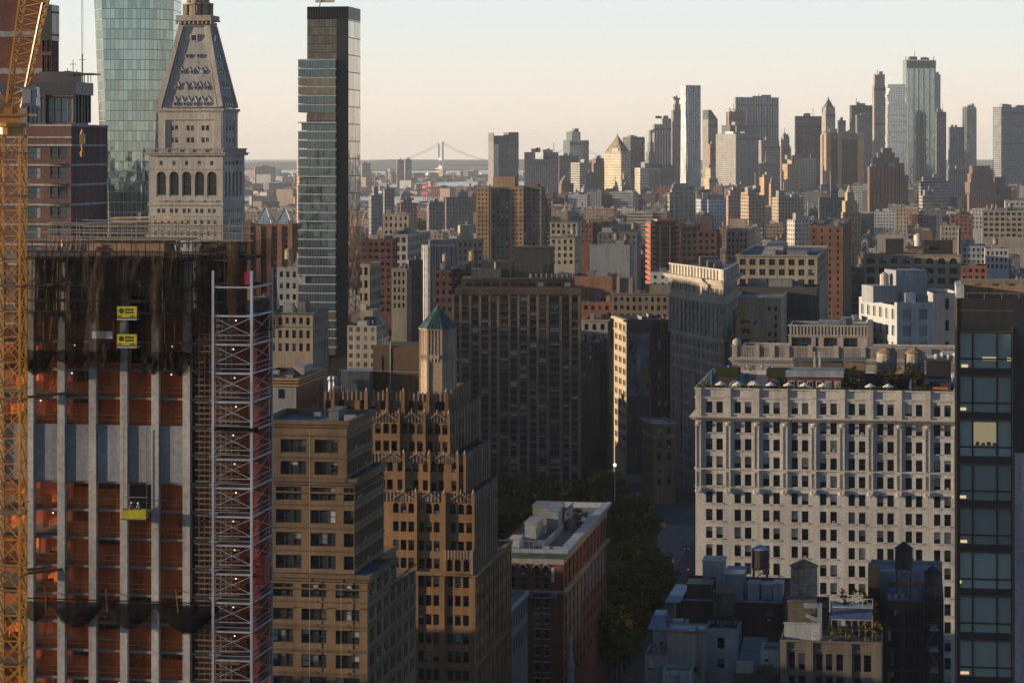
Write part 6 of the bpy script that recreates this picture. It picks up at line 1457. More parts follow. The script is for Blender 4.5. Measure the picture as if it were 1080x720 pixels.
def low(name, label, x0, x1, y, D, dep, color, mat='brick', wins=None, roofc=(.12, .14, .16), par=.7, glass='darkglass', framec=(.10, .10, .10), cat='building', style='dh', phi=G, left=None):
    B = Bld(name, label, x0, x1, D, phi, cat, None, color, mat, roofc, glass, framec); S = B.s_
    fr = dict(cols=[(S(a), S(c)) for a, c in wins[0]], rows=sorted([(Zp(b_, D), Zp(a_, D)) for a_, b_ in wins[1]]), style=style, rec=.3) if wins else None
    B.block(0, B.w, 0, dep, 0, Zp(y, D), fr, par=par, inset=.3); B.done(); B.zr = Zp(y, D) - par; B.zt = Zp(y, D); pipes(B, dep); return B
def rbox(B, name, px0, px1, y0, y1, h, c, mat='smooth', zb=None, door=False):
    S = B.s_; z0 = B.zr if zb is None else zb; b = MB(); x0, x1 = S(px0), S(px1); b.box(x0, x1, y0, y1, z0, z0 + h); b.box(x0 - .15, x1 + .15, y0 - .15, y1 + .15, z0 + h, z0 + h + .18)
    if door: b.box((x0 + x1) / 2 - .5, (x0 + x1) / 2 + .5, y0 - .05, y0 - .003, z0 + .3, z0 + 2.4, 1)
    return b.build(name, [M[mat], M['darkglass']], B.roof, c)
B = low('brown_brick_block', 'brown brick block with cluttered grey rooftop in front of the pale office block', 711, 826, 631, 458, 26, (.085, .055, .045), wins=([(807, 815.5)], [(640, 652)])); BB = B
b = MB(); b.box(-.1, B.w + .1, -.15, -.004, B.zt - .25, B.zt + .05); B.part('coping', b, 'stone', (.32, .34, .37))
rbox(B, 'bulkhead', 734, 757, 14, 20, 5.4, (.44, .43, .40), door=True); rbox(B, 'bulkhead', 762, 782, 4, 14, 4.6, (.26, .29, .33)); rbox(B, 'air_handler', 787, 799, 5, 9, 3.0, (.36, .39, .42), 'metal'); rbox(B, 'air_handler', 801, 812, 6, 10, 2.6, (.33, .36, .40), 'metal'); rbox(B, 'air_handler', 814, 824, 5, 9, 3.1, (.38, .40, .43), 'metal'); rbox(B, 'dark_shed', 724, 750, 1, 7, 3.2, (.045, .042, .04), 'metal'); rbox(B, 'brick_chimney', 722, 733, 8, 10, 2.5, (.17, .10, .075), 'brick')
b = MB(); S = B.s_; b.prism([(S(702), -1), (S(718), -1), (S(718), 12), (S(702), 12)], B.zt - .5, B.zt + .6, 0, [(S(706), 0), (S(721), 0), (S(721), 12), (S(706), 12)]); b.box(S(711), S(713), -.3, -.004, Zp(655, 458), B.zt - .52); B.part('sloping_skylight', b, 'metal', (.30, .34, .38)); b = MB(); b.ball((S(721), 9, B.zt + 4), .12, n=6); B.part('warning_light', b, 'redlight')
def on_roof(B, px, dy): return loc(B, B.s_(px), dy)
x, y = on_roof(B, 797.5, 12); tank_thing('dark wooden water tank with pale blue-grey cone in front of the pale block', x, y, B.zr, 1.65, 3.5, 2.5 + 2.4, (.055, .045, .038), (.28, .32, .37))
x, y = on_roof(B, 762, -4.0)
B2 = low('white_rendered_house', 'white rendered rooftop house with one dark window below the brown brick block', 744, 779, 662, 448, 8, (.46, .47, .48), 'smooth', ([(756.5, 764)], [(671.5, 683), (693.5, 703)]), roofc=(.08, .09, .10)); 
x, y = on_roof(B2, 761, 5); tank_thing('wooden water tank with tan cone above the white rendered house', x, y, B2.zr, 1.9, 4.0, 2.6, (.10, .085, .07), (.17, .115, .06), roofh=.7)
b = MB(); S = B2.s_; b.box(S(764.5), S(771), -.06, -.004, Zp(683, 448), Zp(671.5, 448)); b.box(S(764), S(771), -.06, -.004, Zp(703, 448), Zp(694, 448)); B2.part('white_shutter', b, 'smooth', (.58, .59, .60))
B3 = low('white_gabled_house', 'white house with grey sloping roof at the edge of the dark park', 689, 722, 661, 446, 9, (.43, .45, .47), 'smooth', ([(695.5, 699.5)], [(676, 682)]))
b = MB(); S = B3.s_; zt_ = B3.zt; b.prism([(S(683), -.6), (S(703), -.6), (S(703), 8), (S(683), 8)], zt_ - .3, zt_ + 1.9, 0, [(S(688), 2), (S(700), 2), (S(700), 7), (S(688), 7)], base=True); B3.part('sloping_roof', b, 'metal', (.22, .26, .30)); rbox(B3, 'roof_hatch', 709, 717, 3, 5, 1.3, (.5, .52, .54))
B4 = low('beige_block', 'beige rendered block with orange edged pale roof among the white houses', 704, 743, 664.5, 440, 7.5, (.33, .32, .27), 'smooth', ([(707, 713), (719, 725.5), (731.5, 737)], [(701.5, 708.5)]), roofc=(.55, .58, .62), par=.35)
b = MB(); lip(0, B4.w, 0, 7.5, B4.zt - .35, B4.zt + .03, .1); b.box(-.1, -.004, 0, 7.5, B4.zt - .35, B4.zt + .03); B4.part('orange_edging', b, 'paint', (.34, .13, .06))
b = MB(); S = B4.s_; [b.bar((S(735 + k * 1.6), -.15 - .2 * (k % 2), Zp(714, 440)), (S(735 + k * 1.6), -.15 - .2 * (k % 2), B4.zt + (1 if k < 2 else -3)), .1) for k in range(4)]; B4.part('wall_pipes', b, 'metal', (.2, .2, .2))
B5 = low('grey_annexe', 'small grey annexe with a dark doorway and red edged roof left of the beige block', 680, 704, 688, 436, 8, (.25, .25, .24), 'smooth', ([(683.5, 690.5)], [(696.5, 706)])); b = MB(); lip(0, B5.w, 0, 8, B5.zt - .3, B5.zt + .03, .08); B5.part('red_edging', b, 'paint', (.24, .08, .06))
B6 = low('green_glasshouse', 'pale framed green glasshouse at the bottom below the beige block', 699, 729, 706.5, 430, 5, (.30, .36, .36), 'metal', ([(701, 709), (710.5, 718), (719.5, 727)], [(711, 722)]), glass='tealglass', framec=(.3, .34, .34))
B7 = low('white_wall_house', 'white walled house with green ribbed skylight roof behind it', 802, 823, 684.5, 440, 7, (.48, .49, .50), 'smooth', ([(806, 810.5)], [(694.5, 697)]))
b = MB(); S = B7.s_; za, zb = Zp(700, 444), Zp(668, 452)
t = empty('ribbed_skylight', 'large sloping ribbed green glass skylight between the white houses', 'skylight', (B7.A[0], B7.A[1], 0), G)
b.quad((S(777), 1, za), (S(804), 1, za), (S(806), 9, zb), (S(781), 9, zb)); b.box(S(778), S(804), 1, 9, 0, za - .02); gl_ = b.build('glazing', M['tealglass'], t)
b = MB(); [b.bar((S(777 + 3 * k), .98, za + .05), (S(781 + 2.8 * k), 8.98, zb + .05), .1) for k in range(10)]; b.bar((S(779), 5, (za + zb) / 2 + .08), (S(805), 5, (za + zb) / 2 + .08), .14); b.build('glazing_bars', M['metal'], t, (.10, .13, .14))
b = MB(); t = empty('air_conditioner', 'boxy grey air conditioner on the dark roof beside the white walled house', 'air conditioner', (X(776, 434), 434, 0), G); z0 = Zp(709, 434); b.box(0, 3.0, 0, 1.6, z0, z0 + 1.8); b.build('casing', M['metal'], t, (.30, .33, .34)); b = MB(); [b.box(3.5 + k * 1.1, 4.4 + k * 1.1, 0, 1, z0, z0 + 1.5) for k in range(3)]; b.box(-.3, 7.5, -.3, 6, 0, z0 - .01); b.build('roof_deck', M['metal'], t, (.06, .06, .065))
# grey pilastered block with roof garden
B8 = low('grey_pilastered_block', 'grey brown pilastered block with roof garden and small glasshouse at the lower right', 823, 930, 674, 424, 14, (.155, .130, .105), 'stone', ([(832, 838.5), (842, 849), (860, 867.5), (871, 878), (882, 889.5), (900.5, 908), (911, 919)], [(687.5, 705), (711.5, 730)]), roofc=(.10, .105, .11), style='dh')
b = MB(); S = B8.s_; [b.box(S(a), S(c), -.3, -.004, 0, B8.zt - .3) for a, c in ((823.3, 829.5), (851, 857.5), (891.5, 898.5), (921.5, 929.8))]; b.box(-.1, B8.w + .1, -.2, -.004, B8.zt - .3, B8.zt + .02); b.box(-.05, B8.w, -.12, -.004, Zp(684.5, 424), Zp(683.5, 424)); B8.part('pilaster', b, 'stone', (.17, .145, .118))
rbox(B8, 'white_parapet_wall', 826, 864, 3, 3.5, 2.9, (.40, .41, .42)); b = MB(); zr_ = B8.zr; b.bar((S(846), 6, zr_ + 5.6), (S(862), 6, zr_ + 5.6), .8); b.bar((S(848), 8, zr_ + 3.6), (S(862), 8, zr_ + 2.6), .7); b.bar((S(863), 6, zr_), (S(863), 6, zr_ + 6.0), .8); b.build('air_duct', M['steel'], B8.roof, (.40, .42, .44))
rbox(B8, 'brown_shed', 828, 858, 8, 13, 5.8, (.11, .09, .07), 'wood')
gh = empty('roof_glasshouse', 'small roof garden glasshouse with a blue glazed roof strip', 'glasshouse', (*on_roof(B8, 876, 4.5), B8.zr), G); b = MB(); gw = S(919) - S(876)
[b.bar((gw * k / 6, 0, 0), (gw * k / 6, 0, 3.6), .13) for k in range(7)]; [b.bar((gw * k / 6, 4.5, 0), (gw * k / 6, 4.5, 4.9), .13) for k in range(7)]; b.bar((0, 0, 3.6), (gw, 0, 3.6), .16); b.bar((0, 0, 1.9), (gw, 0, 1.9), .12); b.bar((0, 4.5, 4.9), (gw, 4.5, 4.9), .16); b.box(-.1, gw + .1, 3.9, 8, 4.9, 5.15); [b.bar((gw * k / 4, 6, 5.1), (gw * k / 4, 6, 6.2), .14) for k in range(5)]; b.bar((0, 6, 6.2), (gw, 6, 6.2), .12); b.build('frame', M['metal'], gh, (.40, .42, .44))
b = MB(); b.quad((.05, .05, 3.66), (gw, .05, 3.66), (gw, 4.4, 4.95), (.05, 4.4, 4.95)); b.build('roof_glazing', M['paint'], gh, (.07, .09, .17)); b = MB(); [b.quad((gw * k / 6 + .1, .03, 2), (gw * (k + 1) / 6 - .1, .03, 2), (gw * (k + 1) / 6 - .1, .03, 3.5), (gw * k / 6 + .1, .03, 3.5)) for k in range(6)]; b.build('front_glazing', M['darkglass'], gh)
shl = ('leftmost', 'second', 'third', 'fourth', 'fifth', 'rightmost')
for k, (px, dy, r, h) in enumerate(((876, 2.5, .9, 2.4), (887, 2.2, 1.1, 2.6), (897, 2.4, 1.2, 3.0), (907, 2.2, 1.1, 2.7), (916, 2.6, 1.2, 3.4), (925, 2.4, 1.2, 3.6))):
    x, y = on_roof(B8, px, dy); shrub(f'rusty yellow shrub in front of the roof glasshouse, {shl[k]} of six', x, y, B8.zr, r, h, 'shrub', [M['leaf_r'] if 'leaf_r' in M else M['leaf'], M['leaf_y']], 120 + k)
for k, (px, dy, r, h) in enumerate(((884, 11, 1.6, 7.6), (896, 11.5, 1.8, 8.2), (910, 11, 1.7, 7.4), (925, 11, 1.3, 6.2))):
    x, y = on_roof(B8, px, dy); shrub(f'olive yellow tree behind the roof glasshouse, {("left end", "tallest", "third from the left", "right end")[k]} of the row', x, y, B8.zr, r, h, 'potted tree', [M['leaf'], M['leaf_y']], 140 + k)
x, y = on_roof(B8, 847, 19); B9 = low('tank_base_house', 'dark low house carrying the big pale water tank', 828, 872, 640, 446, 12, (.10, .085, .07), 'brick')
x, y = on_roof(B9, 846.5, 5); tank_thing('big pale pinkish wooden water tank left of the roof garden trees', x, y, B9.zr, 2.45, 5.3, 1.6 + .6, (.36, .27, .22), (.20, .145, .095), roofh=.5)
# dark brown block with fire escape
BA = low('dark_brown_loft', 'very dark brown loft building with large windows and a fire escape at lower right', 934, 974.5, 633, 444, 20, (.055, .038, .033), 'brick', ([(936.5, 949), (954.5, 969.5)], [(642, 660), (664.5, 681), (685.5, 703), (707.5, 726)]), style='quad', framec=(.02, .02, .02))
BC = low('grey_parapet_block', 'dark block with a tall grey parapet wall behind the black tank stand', 917, 994, 602, 468, 14, (.25, .28, .32), 'smooth', roofc=(.2, .22, .25)); b = MB(); S = BC.s_; b.box(S(916), S(928), -4.5, -.01, 0, Zp(598, 462)); b.box(S(974.8), S(994.5), -20, -.01, 0, Zp(636, 446)); b.box(S(990), S(993), -2, -1, Zp(603, 464), Zp(593, 464)); BC.part('dark_wing', b, 'brick', (.04, .032, .032))
b = MB(); zz = lambda y: Zp(y, 443); S = BA.s_
for k in range(4):
    zf = zz(657 + 22 * k); b.box(S(976), S(990), -1.6, -.2, zf - .1, zf); [b.bar((S(976), -1.6, zf + h), (S(990), -1.6, zf + h), .05) for h in (.5, 1.0)]; b.bar((S(977 if k % 2 else 989), -1.2, zf), (S(989 if k % 2 else 977), -1.2, zf - 3.7), .25)
BA.part('fire_escape', b, 'metal', (.10, .10, .11)); b = MB(); [b.prism([(S(980), -1.4), (S(990), -1.4), (S(990), -.4), (S(980), -.4)], zz(663 + 22 * k), zz(658 + 22 * k), 0, [(S(982), -1.2), (S(988), -1.2), (S(988), -.6), (S(982), -.6)]) for k in range(3)]; BA.part('pale_awning', b, 'smooth', (.30, .32, .34))
x, y = on_roof(BA, 953, 6); tank_thing('small black water tank on a tall lattice stand in front of the pale block', x, y, BA.zr, 1.62, 3.4, Zp(597, 450) - BA.zr, (.045, .042, .045), (.035, .035, .038), roofh=.8)
x, y = on_roof(BA, 984, 8); tank_thing('dark grey water tank low behind the fire escape', x, y, Zp(636, 446), 1.55, 4.0, .8, (.085, .075, .07), (.04, .036, .034), roofh=.9)
b = MB(); [b.box(BA.s_(936 + 7 * k), BA.s_(939 + 7 * k), 2, 4, BA.zr, BA.zr + 1.2) for k in range(3)]; b.build('roof_units', M['metal'], BA.roof, (.22, .24, .27))
# ================================================================ the city in the middle distance
FOOT = []                                                    # pixel columns, distance, for the infill
LM = []                                                      # landmarks the infill labels can lean on
def mid(name, label, x0, x1, y, D, far=None, color=(.3, .25, .2), mat='brick', bay=3.2, fh=3.6, wf=.5, hf=.5, yb=None, phi=G, nroof=2, tank=0, dep=None, roofc=(.14, .15, .16), glass='darkglass', trim=None, cat='building', style='dh', arch=False, par=.9, blank=False, sblank=False, top=1.6):
    B = Bld(name, label, x0, x1, D, phi, cat, None, color, mat, roofc, glass, (.12, .11, .10)); dL = dR = None
    if far is not None: dep = abs(B.depth(far, 0 if far < x0 else B.w))
    dep = dep or 22; zt = Zp(y, D); zb = max(3, Zp(yb if yb else y + 75, D)); rw = rows(zt, zb, fh, 0, fh * hf, top)
    cf = None if blank else dict(cols=cols(B.w, max(1, round(B.w / bay)), wf, .5), rows=rw, style=style, arch=(len(rw) - 1,) if arch else ())
    cs = None if sblank else (cols(dep, max(1, round(dep / bay)), wf, .5), rw)
    B.block(0, B.w, 0, dep, 0, zt, cf, cs if (far and far > x0) or far is None else None, cs if (far and far < x0) else None, par=par)
    if trim:
        b = MB(); o = .5
        for (zq, h, o) in ((zt - .5, .55, .6), (zt - fh - .6, .25, .25)): b.box(-o, B.w + o, -o, -.004, zq, zq + h); b.box(B.w + .004, B.w + o, -.004, dep, zq, zq + h); b.box(-o, -.004, -.004, dep, zq, zq + h)
        B.part('cornice', b, 'stone', trim)
    B.done(); B.zt, B.zr, B.dep = zt, zt - par, dep
    if nroof or tank: roofbits(B, 0, B.w, 0, dep, B.zr, nroof, tank, int(x0 * 7 + y), 3.6)
    FOOT.append((min(x0, far or x0), max(x1, far or x1), D, dep)); return B
def pbox(B, name, px0, px1, ya, yb, y0, y1, c, mat='smooth'):
    """a box on a building given by picture columns and rows at its own depth"""
    b = MB(); D_ = B.D; b.box(B.s_(px0), B.s_(px1), y0, y1, Zp(yb, D_), Zp(ya, D_)); return b.build(name, M[mat], B.root, c)
TAN, BRN, RED, GRY, WHT, CRM, DRK = (.30, .22, .15), (.17, .11, .075), (.20, .085, .055), (.22, .22, .22), (.48, .46, .43), (.42, .35, .26), (.07, .065, .065)
# left of the slim tower
B = mid('terracotta_complex', 'orange brown apartment complex with glass pyramids on its roof left of the slim tower', 256, 312, 236, 1350, 324, (.24, .105, .06), fh=3.3, bay=3.4, wf=.5, yb=330, nroof=0)
for k in range(5): pbox(B, 'projecting_bay', 260 + 11 * k, 265 + 11 * k, 232 if k in (0, 4) else 238, 340, -1.4, -.02, (.26, .12, .07), 'brick')
m = m_curtain('pyramid_glazing', (.30, .36, .38), 1.6, 1.6, (.4, .42, .4), .5, .1, .12, .12, .03)
for k, px in enumerate((276, 297)):
    b = MB(); x = B.s_(px); b.cyl(x, 8, Zp(236, 1350), Zp(217 + k, 1350), 6.6, .2, 4, a0=pi / 4); B.part('glass_pyramid', b, m); b = MB(); [b.bar((x + 6.6 * cos(a_), 8 + 6.6 * sin(a_), Zp(236, 1350)), (x, 8, Zp(216.5 + k, 1350)), .4) for a_ in (pi / 4, 3 * pi / 4, 5 * pi / 4, 7 * pi / 4)]; B.part('pyramid_frame', b, 'steel', (.4, .38, .33))
mid('pale_corner_loft', 'pale grey loft with square windows left of the slim tower', 292, 322, 282, 1000, None, (.36, .36, .35), 'smooth', 2.9, 4.6, .5, .5, 330, tank=2, roofc=(.22, .22, .23))
mid('ornate_green_cornice_block', 'ornate tan block with green copper cornice at the foot of the slim tower', 283, 330, 329, 830, None, (.34, .27, .20), 'stone', 2.6, 4.4, .5, .6, 380, trim=(.10, .16, .13), arch=True)
mid('narrow_pale_flank', 'narrow pale block glowing beside the dark flank of the slim tower', 376, 390, 278, 1060, None, (.46, .37, .27), 'stone', 3.3, 5.5, .6, .6, 350, nroof=0)
mid('dark_red_brick_flats', 'dark red brick flats with pale blinds right of the slim tower', 380, 414, 252, 1210, 419, (.125, .05, .04), bay=3.0, fh=3.2, wf=.55, hf=.5, yb=330, glass='glass')
B = mid('white_loft_long_flank', 'large pale loft with grouped windows and a long receding right flank', 409, 430, 247, 1340, 454, (.44, .41, .36), 'stone', 4.2, 4.7, .62, .62, 320, trim=(.44, .41, .36), style='tri', nroof=3)
mid('tan_ornate_loft', 'tan ornate loft standing behind the pale long-flanked loft', 404, 431, 225.5, 1520, 434, CRM, 'stone', 3.4, 4.2, .45, .55, 250, trim=CRM)
mid('lit_edge_tower', 'small brown tower with a bright sunlit left edge in front of the pale loft', 431, 446, 274, 1150, 428, (.17, .13, .11), 'brick', 3, 3.4, .35, .4, 320, phi=radians(12), nroof=1)
mid('low_stone_house', 'narrow stone house with bay windows below the pale loft', 413, 429, 283, 1140, None, (.30, .26, .21), 'stone', 2.6, 3.6, .5, .6, 330)
B = Bld('ribbed_silver_tower', 'silvery vertically ribbed apartment tower with a rounded sunlit corner', 449, 480, 1190, radians(4), 'building', None, (.40, .36, .34), 'smooth'); zt = Zp(259, 1190)
P = [(0, 3), (.6, 1), (2.2, 0), (B.w, 0), (B.w, 18), (-1.5, 18), (-1.5, 6)]; b = MB(); b.prism(P, 0, zt); B.part('wall', b, 'g_pier', (.40, .36, .34), uvs=(2.3, 3.2)); b = MB(); [b.bar((2.2 + (B.w - 2.2) * k / 10, -.25, 0), (2.2 + (B.w - 2.2) * k / 10, -.25, zt), .5) for k in range(11)]; B.part('rib', b, 'smooth', (.46, .42, .39)); b = MB(); b.box(2, B.w - 1, 4, 14, zt, zt + 2.6); B.part('roof_house', b, 'smooth', (.2, .2, .2)); FOOT.append((445, 480, 1190, 18))
B = mid('stepped_cream_block', 'cream block with sunlit left edges stepping up right of the ribbed tower', 482, 510, 253, 1360, 477, CRM, 'stone', 2.8, 3.8, .5, .55, 300, phi=radians(8), trim=CRM, nroof=0)
pbox(B, 'upper_tower', 486, 500, 238, 253, 4, 14, CRM, 'stone')
mid('dark_brick_stub', 'dark brick house in front of the ribbed silver tower', 457, 479, 284, 1060, None, (.10, .05, .045), yb=330, nroof=1, tank=1)
mid('brown_low_flats', 'low brown brick flats left of the broad brown slab', 476, 499, 284, 900, None, (.15, .075, .055), yb=320, tank=1, nroof=2)
# twin slab apartment towers
mid('brick_slab_tower', 'big grey brown apartment slab with tan corner bays in the centre', 503, 571, 197, 1690, None, (.17, .155, .14), bay=3.1, fh=3.0, wf=.55, hf=.5, yb=292, dep=18, nroof=0, glass='glass'); B = None
for k, (a, c) in enumerate(((502.5, 515.5), (538, 552))):
    t = mid('tan_corner_bay', ('tan left corner bay of the big apartment slab', 'tan middle bay of the big apartment slab')[k], a, c, 197, 1684, None, (.36, .225, .125), bay=3.2, fh=3.0, wf=.45, hf=.5, yb=292, dep=4, nroof=0)
t = mid('slab_roof_house', 'tan windowless plant house on the big apartment slab', 520, 543, 186.5, 1694, None, (.36, .24, .15), dep=12, blank=True, nroof=0); 
mid('rear_slab_tower', 'lower brown slab with lit left edge behind the big apartment slab', 560, 577, 210, 1730, None, (.17, .11, .09), bay=60, fh=3.0, wf=.97, hf=.5, yb=290, dep=18, nroof=1)
mid('brown_slab_shoulder', 'brown shoulder tower between the two apartment slabs', 556, 567, 194, 1725, None, (.26, .13, .08), blank=True, dep=14, nroof=0)
mid('teal_cornice_loft', 'cream loft with teal cornice right of the apartment slabs', 580, 609, 233.5, 1720, None, (.46, .42, .34), 'stone', 3.8, 4.3, .55, .6, 262, trim=(.13, .24, .23), nroof=1)
mid('cream_lower_loft', 'cream lower loft in front of the teal corniced loft', 580, 606, 250, 1600, None, (.44, .37, .26), 'stone', 3.8, 4.4, .5, .6, 280, trim=(.16, .2, .15), nroof=2, tank=1)
mid('brown_blank_wall', 'brown blank walled warehouse right of the teal corniced loft', 623, 646, 231.5, 1800, None, (.24, .165, .11), blank=True, nroof=1)
mid('red_small_block', 'red brick block between teal corniced loft and blank warehouse', 612, 625, 235, 1790, None, RED, yb=260, nroof=2)
mid('long_grey_warehouse', 'long dark grey warehouse with small windows behind the brick wall', 630, 672, 245, 1650, None, (.12, .12, .125), 'smooth', 3.4, 4.2, .35, .6, 265, nroof=3, tank=1)
mid('pale_flat_roof_block', 'pale flat roofed block above the long grey warehouse', 643, 672, 236, 1740, None, (.36, .30, .22), 'smooth', nroof=2, blank=True)
mid('grey_blue_shed_block', 'grey blue low block with water tank left of the orange construction', 622, 664, 258, 1500, None, (.22, .24, .26), 'smooth', blank=True, nroof=3, tank=2)
mid('windowless_brick_wall', 'broad windowless red brick wall right of the brown slab', 600, 646, 291, 1150, None, (.28, .135, .08), blank=True, nroof=2, roofc=(.05, .05, .055), dep=30)
mid('red_brick_lowrise', 'low red brick house under the windowless brick wall', 613, 645, 318, 1050, None, (.24, .10, .06), yb=335, nroof=2)
mid('pale_loft_by_slab', 'pale loft with arched windows at the right of the brown slab', 613, 641, 337, 1032, None, (.33, .31, .28), 'stone', 3.2, 4.4, .5, .6, 400, arch=True, trim=(.36, .34, .3), nroof=2)
mid('dark_low_by_slab', 'dark low building with blue grey roof behind the diagonal street', 612, 633, 361, 1006, None, DRK, yb=400, nroof=2, roofc=(.2, .24, .28))
# left of the wedge building
B = mid('grey_arched_loft', 'grey brown loft with arched top windows and corner pavilion left of the wedge building', 645, 712, 309, 1040, None, (.20, .165, .125), 'stone', 2.6, 3.5, .5, .58, 400, arch=True, trim=(.22, .185, .145), nroof=0, tank=1)
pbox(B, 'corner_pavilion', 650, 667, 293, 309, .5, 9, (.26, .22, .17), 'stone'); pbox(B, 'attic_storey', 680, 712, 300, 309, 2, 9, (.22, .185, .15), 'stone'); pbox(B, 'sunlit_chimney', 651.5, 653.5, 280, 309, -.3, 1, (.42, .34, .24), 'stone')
B = Bld('sunlit_mural_block', 'narrow block with a bright sunlit window front and a painted mural on its side', 661, 687, 960, radians(9), 'building', None, (.44, .36, .25), 'stone', framec=(.1, .08, .06)); zt = Zp(337, 960); d1 = abs(B.depth(647.5, 0)); B.block(0, B.w, 0, d1, 0, zt, None, None, (pairs(d1, 3, 2.2, .6, .8) if d1 > 12 else cols(d1, 3, .5), rows(zt, Zp(480, 960), 4.3, 0, 2.3, 2.4)))
b = MB(); q = 1.2; b.box(-q, -.004, -.5, d1, zt - .9, zt - .1); b.box(-.6, -.004, -.3, d1, zt - 5.2, zt - 4.9); B.part('cornice', b, 'stone', (.50, .42, .30))
b = MB(); b.box(0, B.w, -.06, -.004, Zp(500, 960), zt - .02); B.part('brick_flank', b, 'brick', (.13, .115, .10))
m = bpy.data.materials.new('wall_mural'); nt, N, L, out = nodes(m); tc = N.new('ShaderNodeTexCoord'); n1 = N.new('ShaderNodeTexVoronoi'); n1.inputs['Scale'].default_value = .38; L.new(scalev(nt, tc.outputs['Object'], (1, 1, .6)), n1.inputs['Vector'])
hs = N.new('ShaderNodeHueSaturation'); hs.inputs['Saturation'].default_value = .45; hs.inputs['Value'].default_value = .22; L.new(n1.outputs['Color'], hs.inputs['Color']); cl_ = mixc(nt, ramp(nt, noise(nt, tc.outputs['Object'], .25, 3), 0, 1, .45, .6), hs.outputs[0], (.20, .23, .27)); princ(nt, out, cl_, .85)
b = MB(); b.box(.6, B.w - .8, -.1, -.062, Zp(418, 960), Zp(351, 960)); B.part('mural', b, m); b = MB(); [b.box(7.0 - .5 * (4 - k) * .5, 8.4 + .5 * (4 - k) * .5, -.13, -.102, Zp(404 - 3.4 * k, 960), Zp(401 - 3.4 * k, 960)) for k in range(5)]; B.part('mural_yellow_figure', b, 'paint', (.26, .20, .05)); b = MB(); b.box(4.0, 5.4, -.13, -.102, Zp(392, 960), Zp(374, 960)); b.box(4.3, 5.1, -.13, -.102, Zp(374, 960), Zp(366, 960)); B.part('mural_pale_figure', b, 'paint', (.30, .30, .32)); B.done(); roofbits(B, 0, B.w, 0, d1, zt - .9, 1, 0, 9)
mid('brown_narrow_loft', 'narrow brown brick loft with big dark windows against the wedge building', 687, 711, 337, 962, None, (.10, .06, .05), 'brick', 4.4, 6.0, .62, .7, 470, phi=radians(9), trim=(.19, .12, .07), nroof=1, style='quad')
mid('sunlit_sliver_block', 'thin block with a bright sunlit strip of wall on the diagonal street', 645.5, 661, 370, 1000, 638, (.42, .33, .22), 'stone', 3, 4, .35, .55, 460, phi=radians(9), nroof=0)
mid('brown_corner_block', 'low brown corner block with lit edge and arched windows under the wedge building', 689, 712, 446, 905, 677, (.24, .15, .085), 'stone', 3.4, 4.6, .45, .6, 520, phi=radians(9), trim=(.40, .38, .35), arch=True, nroof=0, roofc=(.4, .42, .45))
# orange construction frame
B = Bld('orange_construction_frame', 'concrete frame under construction with orange safety nets on every floor', 686, 717.5, 1300, radians(7), 'building under construction', None, (.34, .30, .26), 'concrete'); w = B.w; z = lambda y: Zp(y, 1300); dp = 15; b = MB(); nn = MB(); br = MB()
for k in range(12):
    zz_ = z(238 + 5.6 * k); b.box(0, w, 0, dp, zz_ - .35, zz_); br.box(.6, w - .6, 1.5, dp - 1, zz_ + .02, zz_ + 2.3)
    for (xa, xb, ya, yb) in ((-.1, -.05, -.05, dp), (0, w * .17, -.1, -.05), (w * .85, w, -.1, -.05)): nn.box(xa, xb, ya, yb, zz_ + .05, zz_ + 1.25)
b.box(w * .25, w * .8, 2, dp - 2, z(238), z(231.5)); [b.box(w * f - .3, w * f + .3, -.05, .6, 0, z(238)) for f in (.02, .33, .66, .98)]; B.part('concrete_frame', b, 'concrete', (.36, .31, .27)); B.part('infill_blockwork', br, 'brick', (.20, .12, .07)); nn.box(w * .25, w * .8, 1.9, 1.98, z(233.5), z(231)); B.part('orange_netting', nn, 'paint', (.55, .10, .045)); FOOT.append((680, 718, 1300, 16)); B.mb.f or None
mid('white_shed_low', 'low white block with small square windows at the foot of the orange construction', 686, 712, 287, 1230, None, (.46, .46, .47), 'smooth', 3.6, 3.5, .4, .45, 303, nroof=1)
mid('black_tower_block', 'black tower block between orange construction and dark belfry', 718, 736, 237, 1400, None, (.05, .05, .055), yb=290, nroof=2)
B = mid('dark_belfry_tower', 'dark brown tower with a square belfry top in the middle distance', 735, 756, 243, 1380, None, (.12, .065, .055), yb=300, nroof=0); pbox(B, 'belfry', 738, 751, 228, 243, 2, 9, (.10, .085, .075), 'brick'); b = MB(); b.cyl(B.s_(744.5), 5.5, Zp(228, 1380), Zp(224, 1380), 4.6, 0, 4, a0=pi / 4); B.part('belfry_roof', b, 'roof', (.05, .05, .055))
B = mid('cream_office_block', 'cream office block with regular windows and stepped top right of the dark belfry', 766, 789, 242, 1420, 796, CRM, 'stone', 2.7, 3.6, .5, .5, 285, nroof=0, tank=1); pbox(B, 'upper_storeys', 769, 787, 231, 242, 2, 10, CRM, 'stone')
mid('brick_orange_low', 'small orange brick block left of the beige windowed wall', 762, 776, 327, 930, None, (.34, .17, .075), yb=370, nroof=1)
B = mid('beige_plain_block', 'plain beige block with two columns of small windows right of the wedge building', 774, 824, 313.5, 960, 842, (.44, .34, .215), 'smooth', 50, 3.9, .1, .42, 365, nroof=1, roofc=(.2, .2, .2), blank=True)
for k in range(5):
    for px in (811.5, 818): b = MB(); D_ = 960; b.box(B.s_(px - 1.3), B.s_(px + 1.4), -.06, -.004, Zp(327.5 + 8.9 * k, D_), Zp(323 + 8.9 * k, D_)); B.part('window', b, 'darkglass')
mid('domed_brick_house', 'small brick house with a dark rounded roof in front of the beige block', 776, 797, 342, 900, None, (.33, .20, .10), yb=372, nroof=1, bay=6)
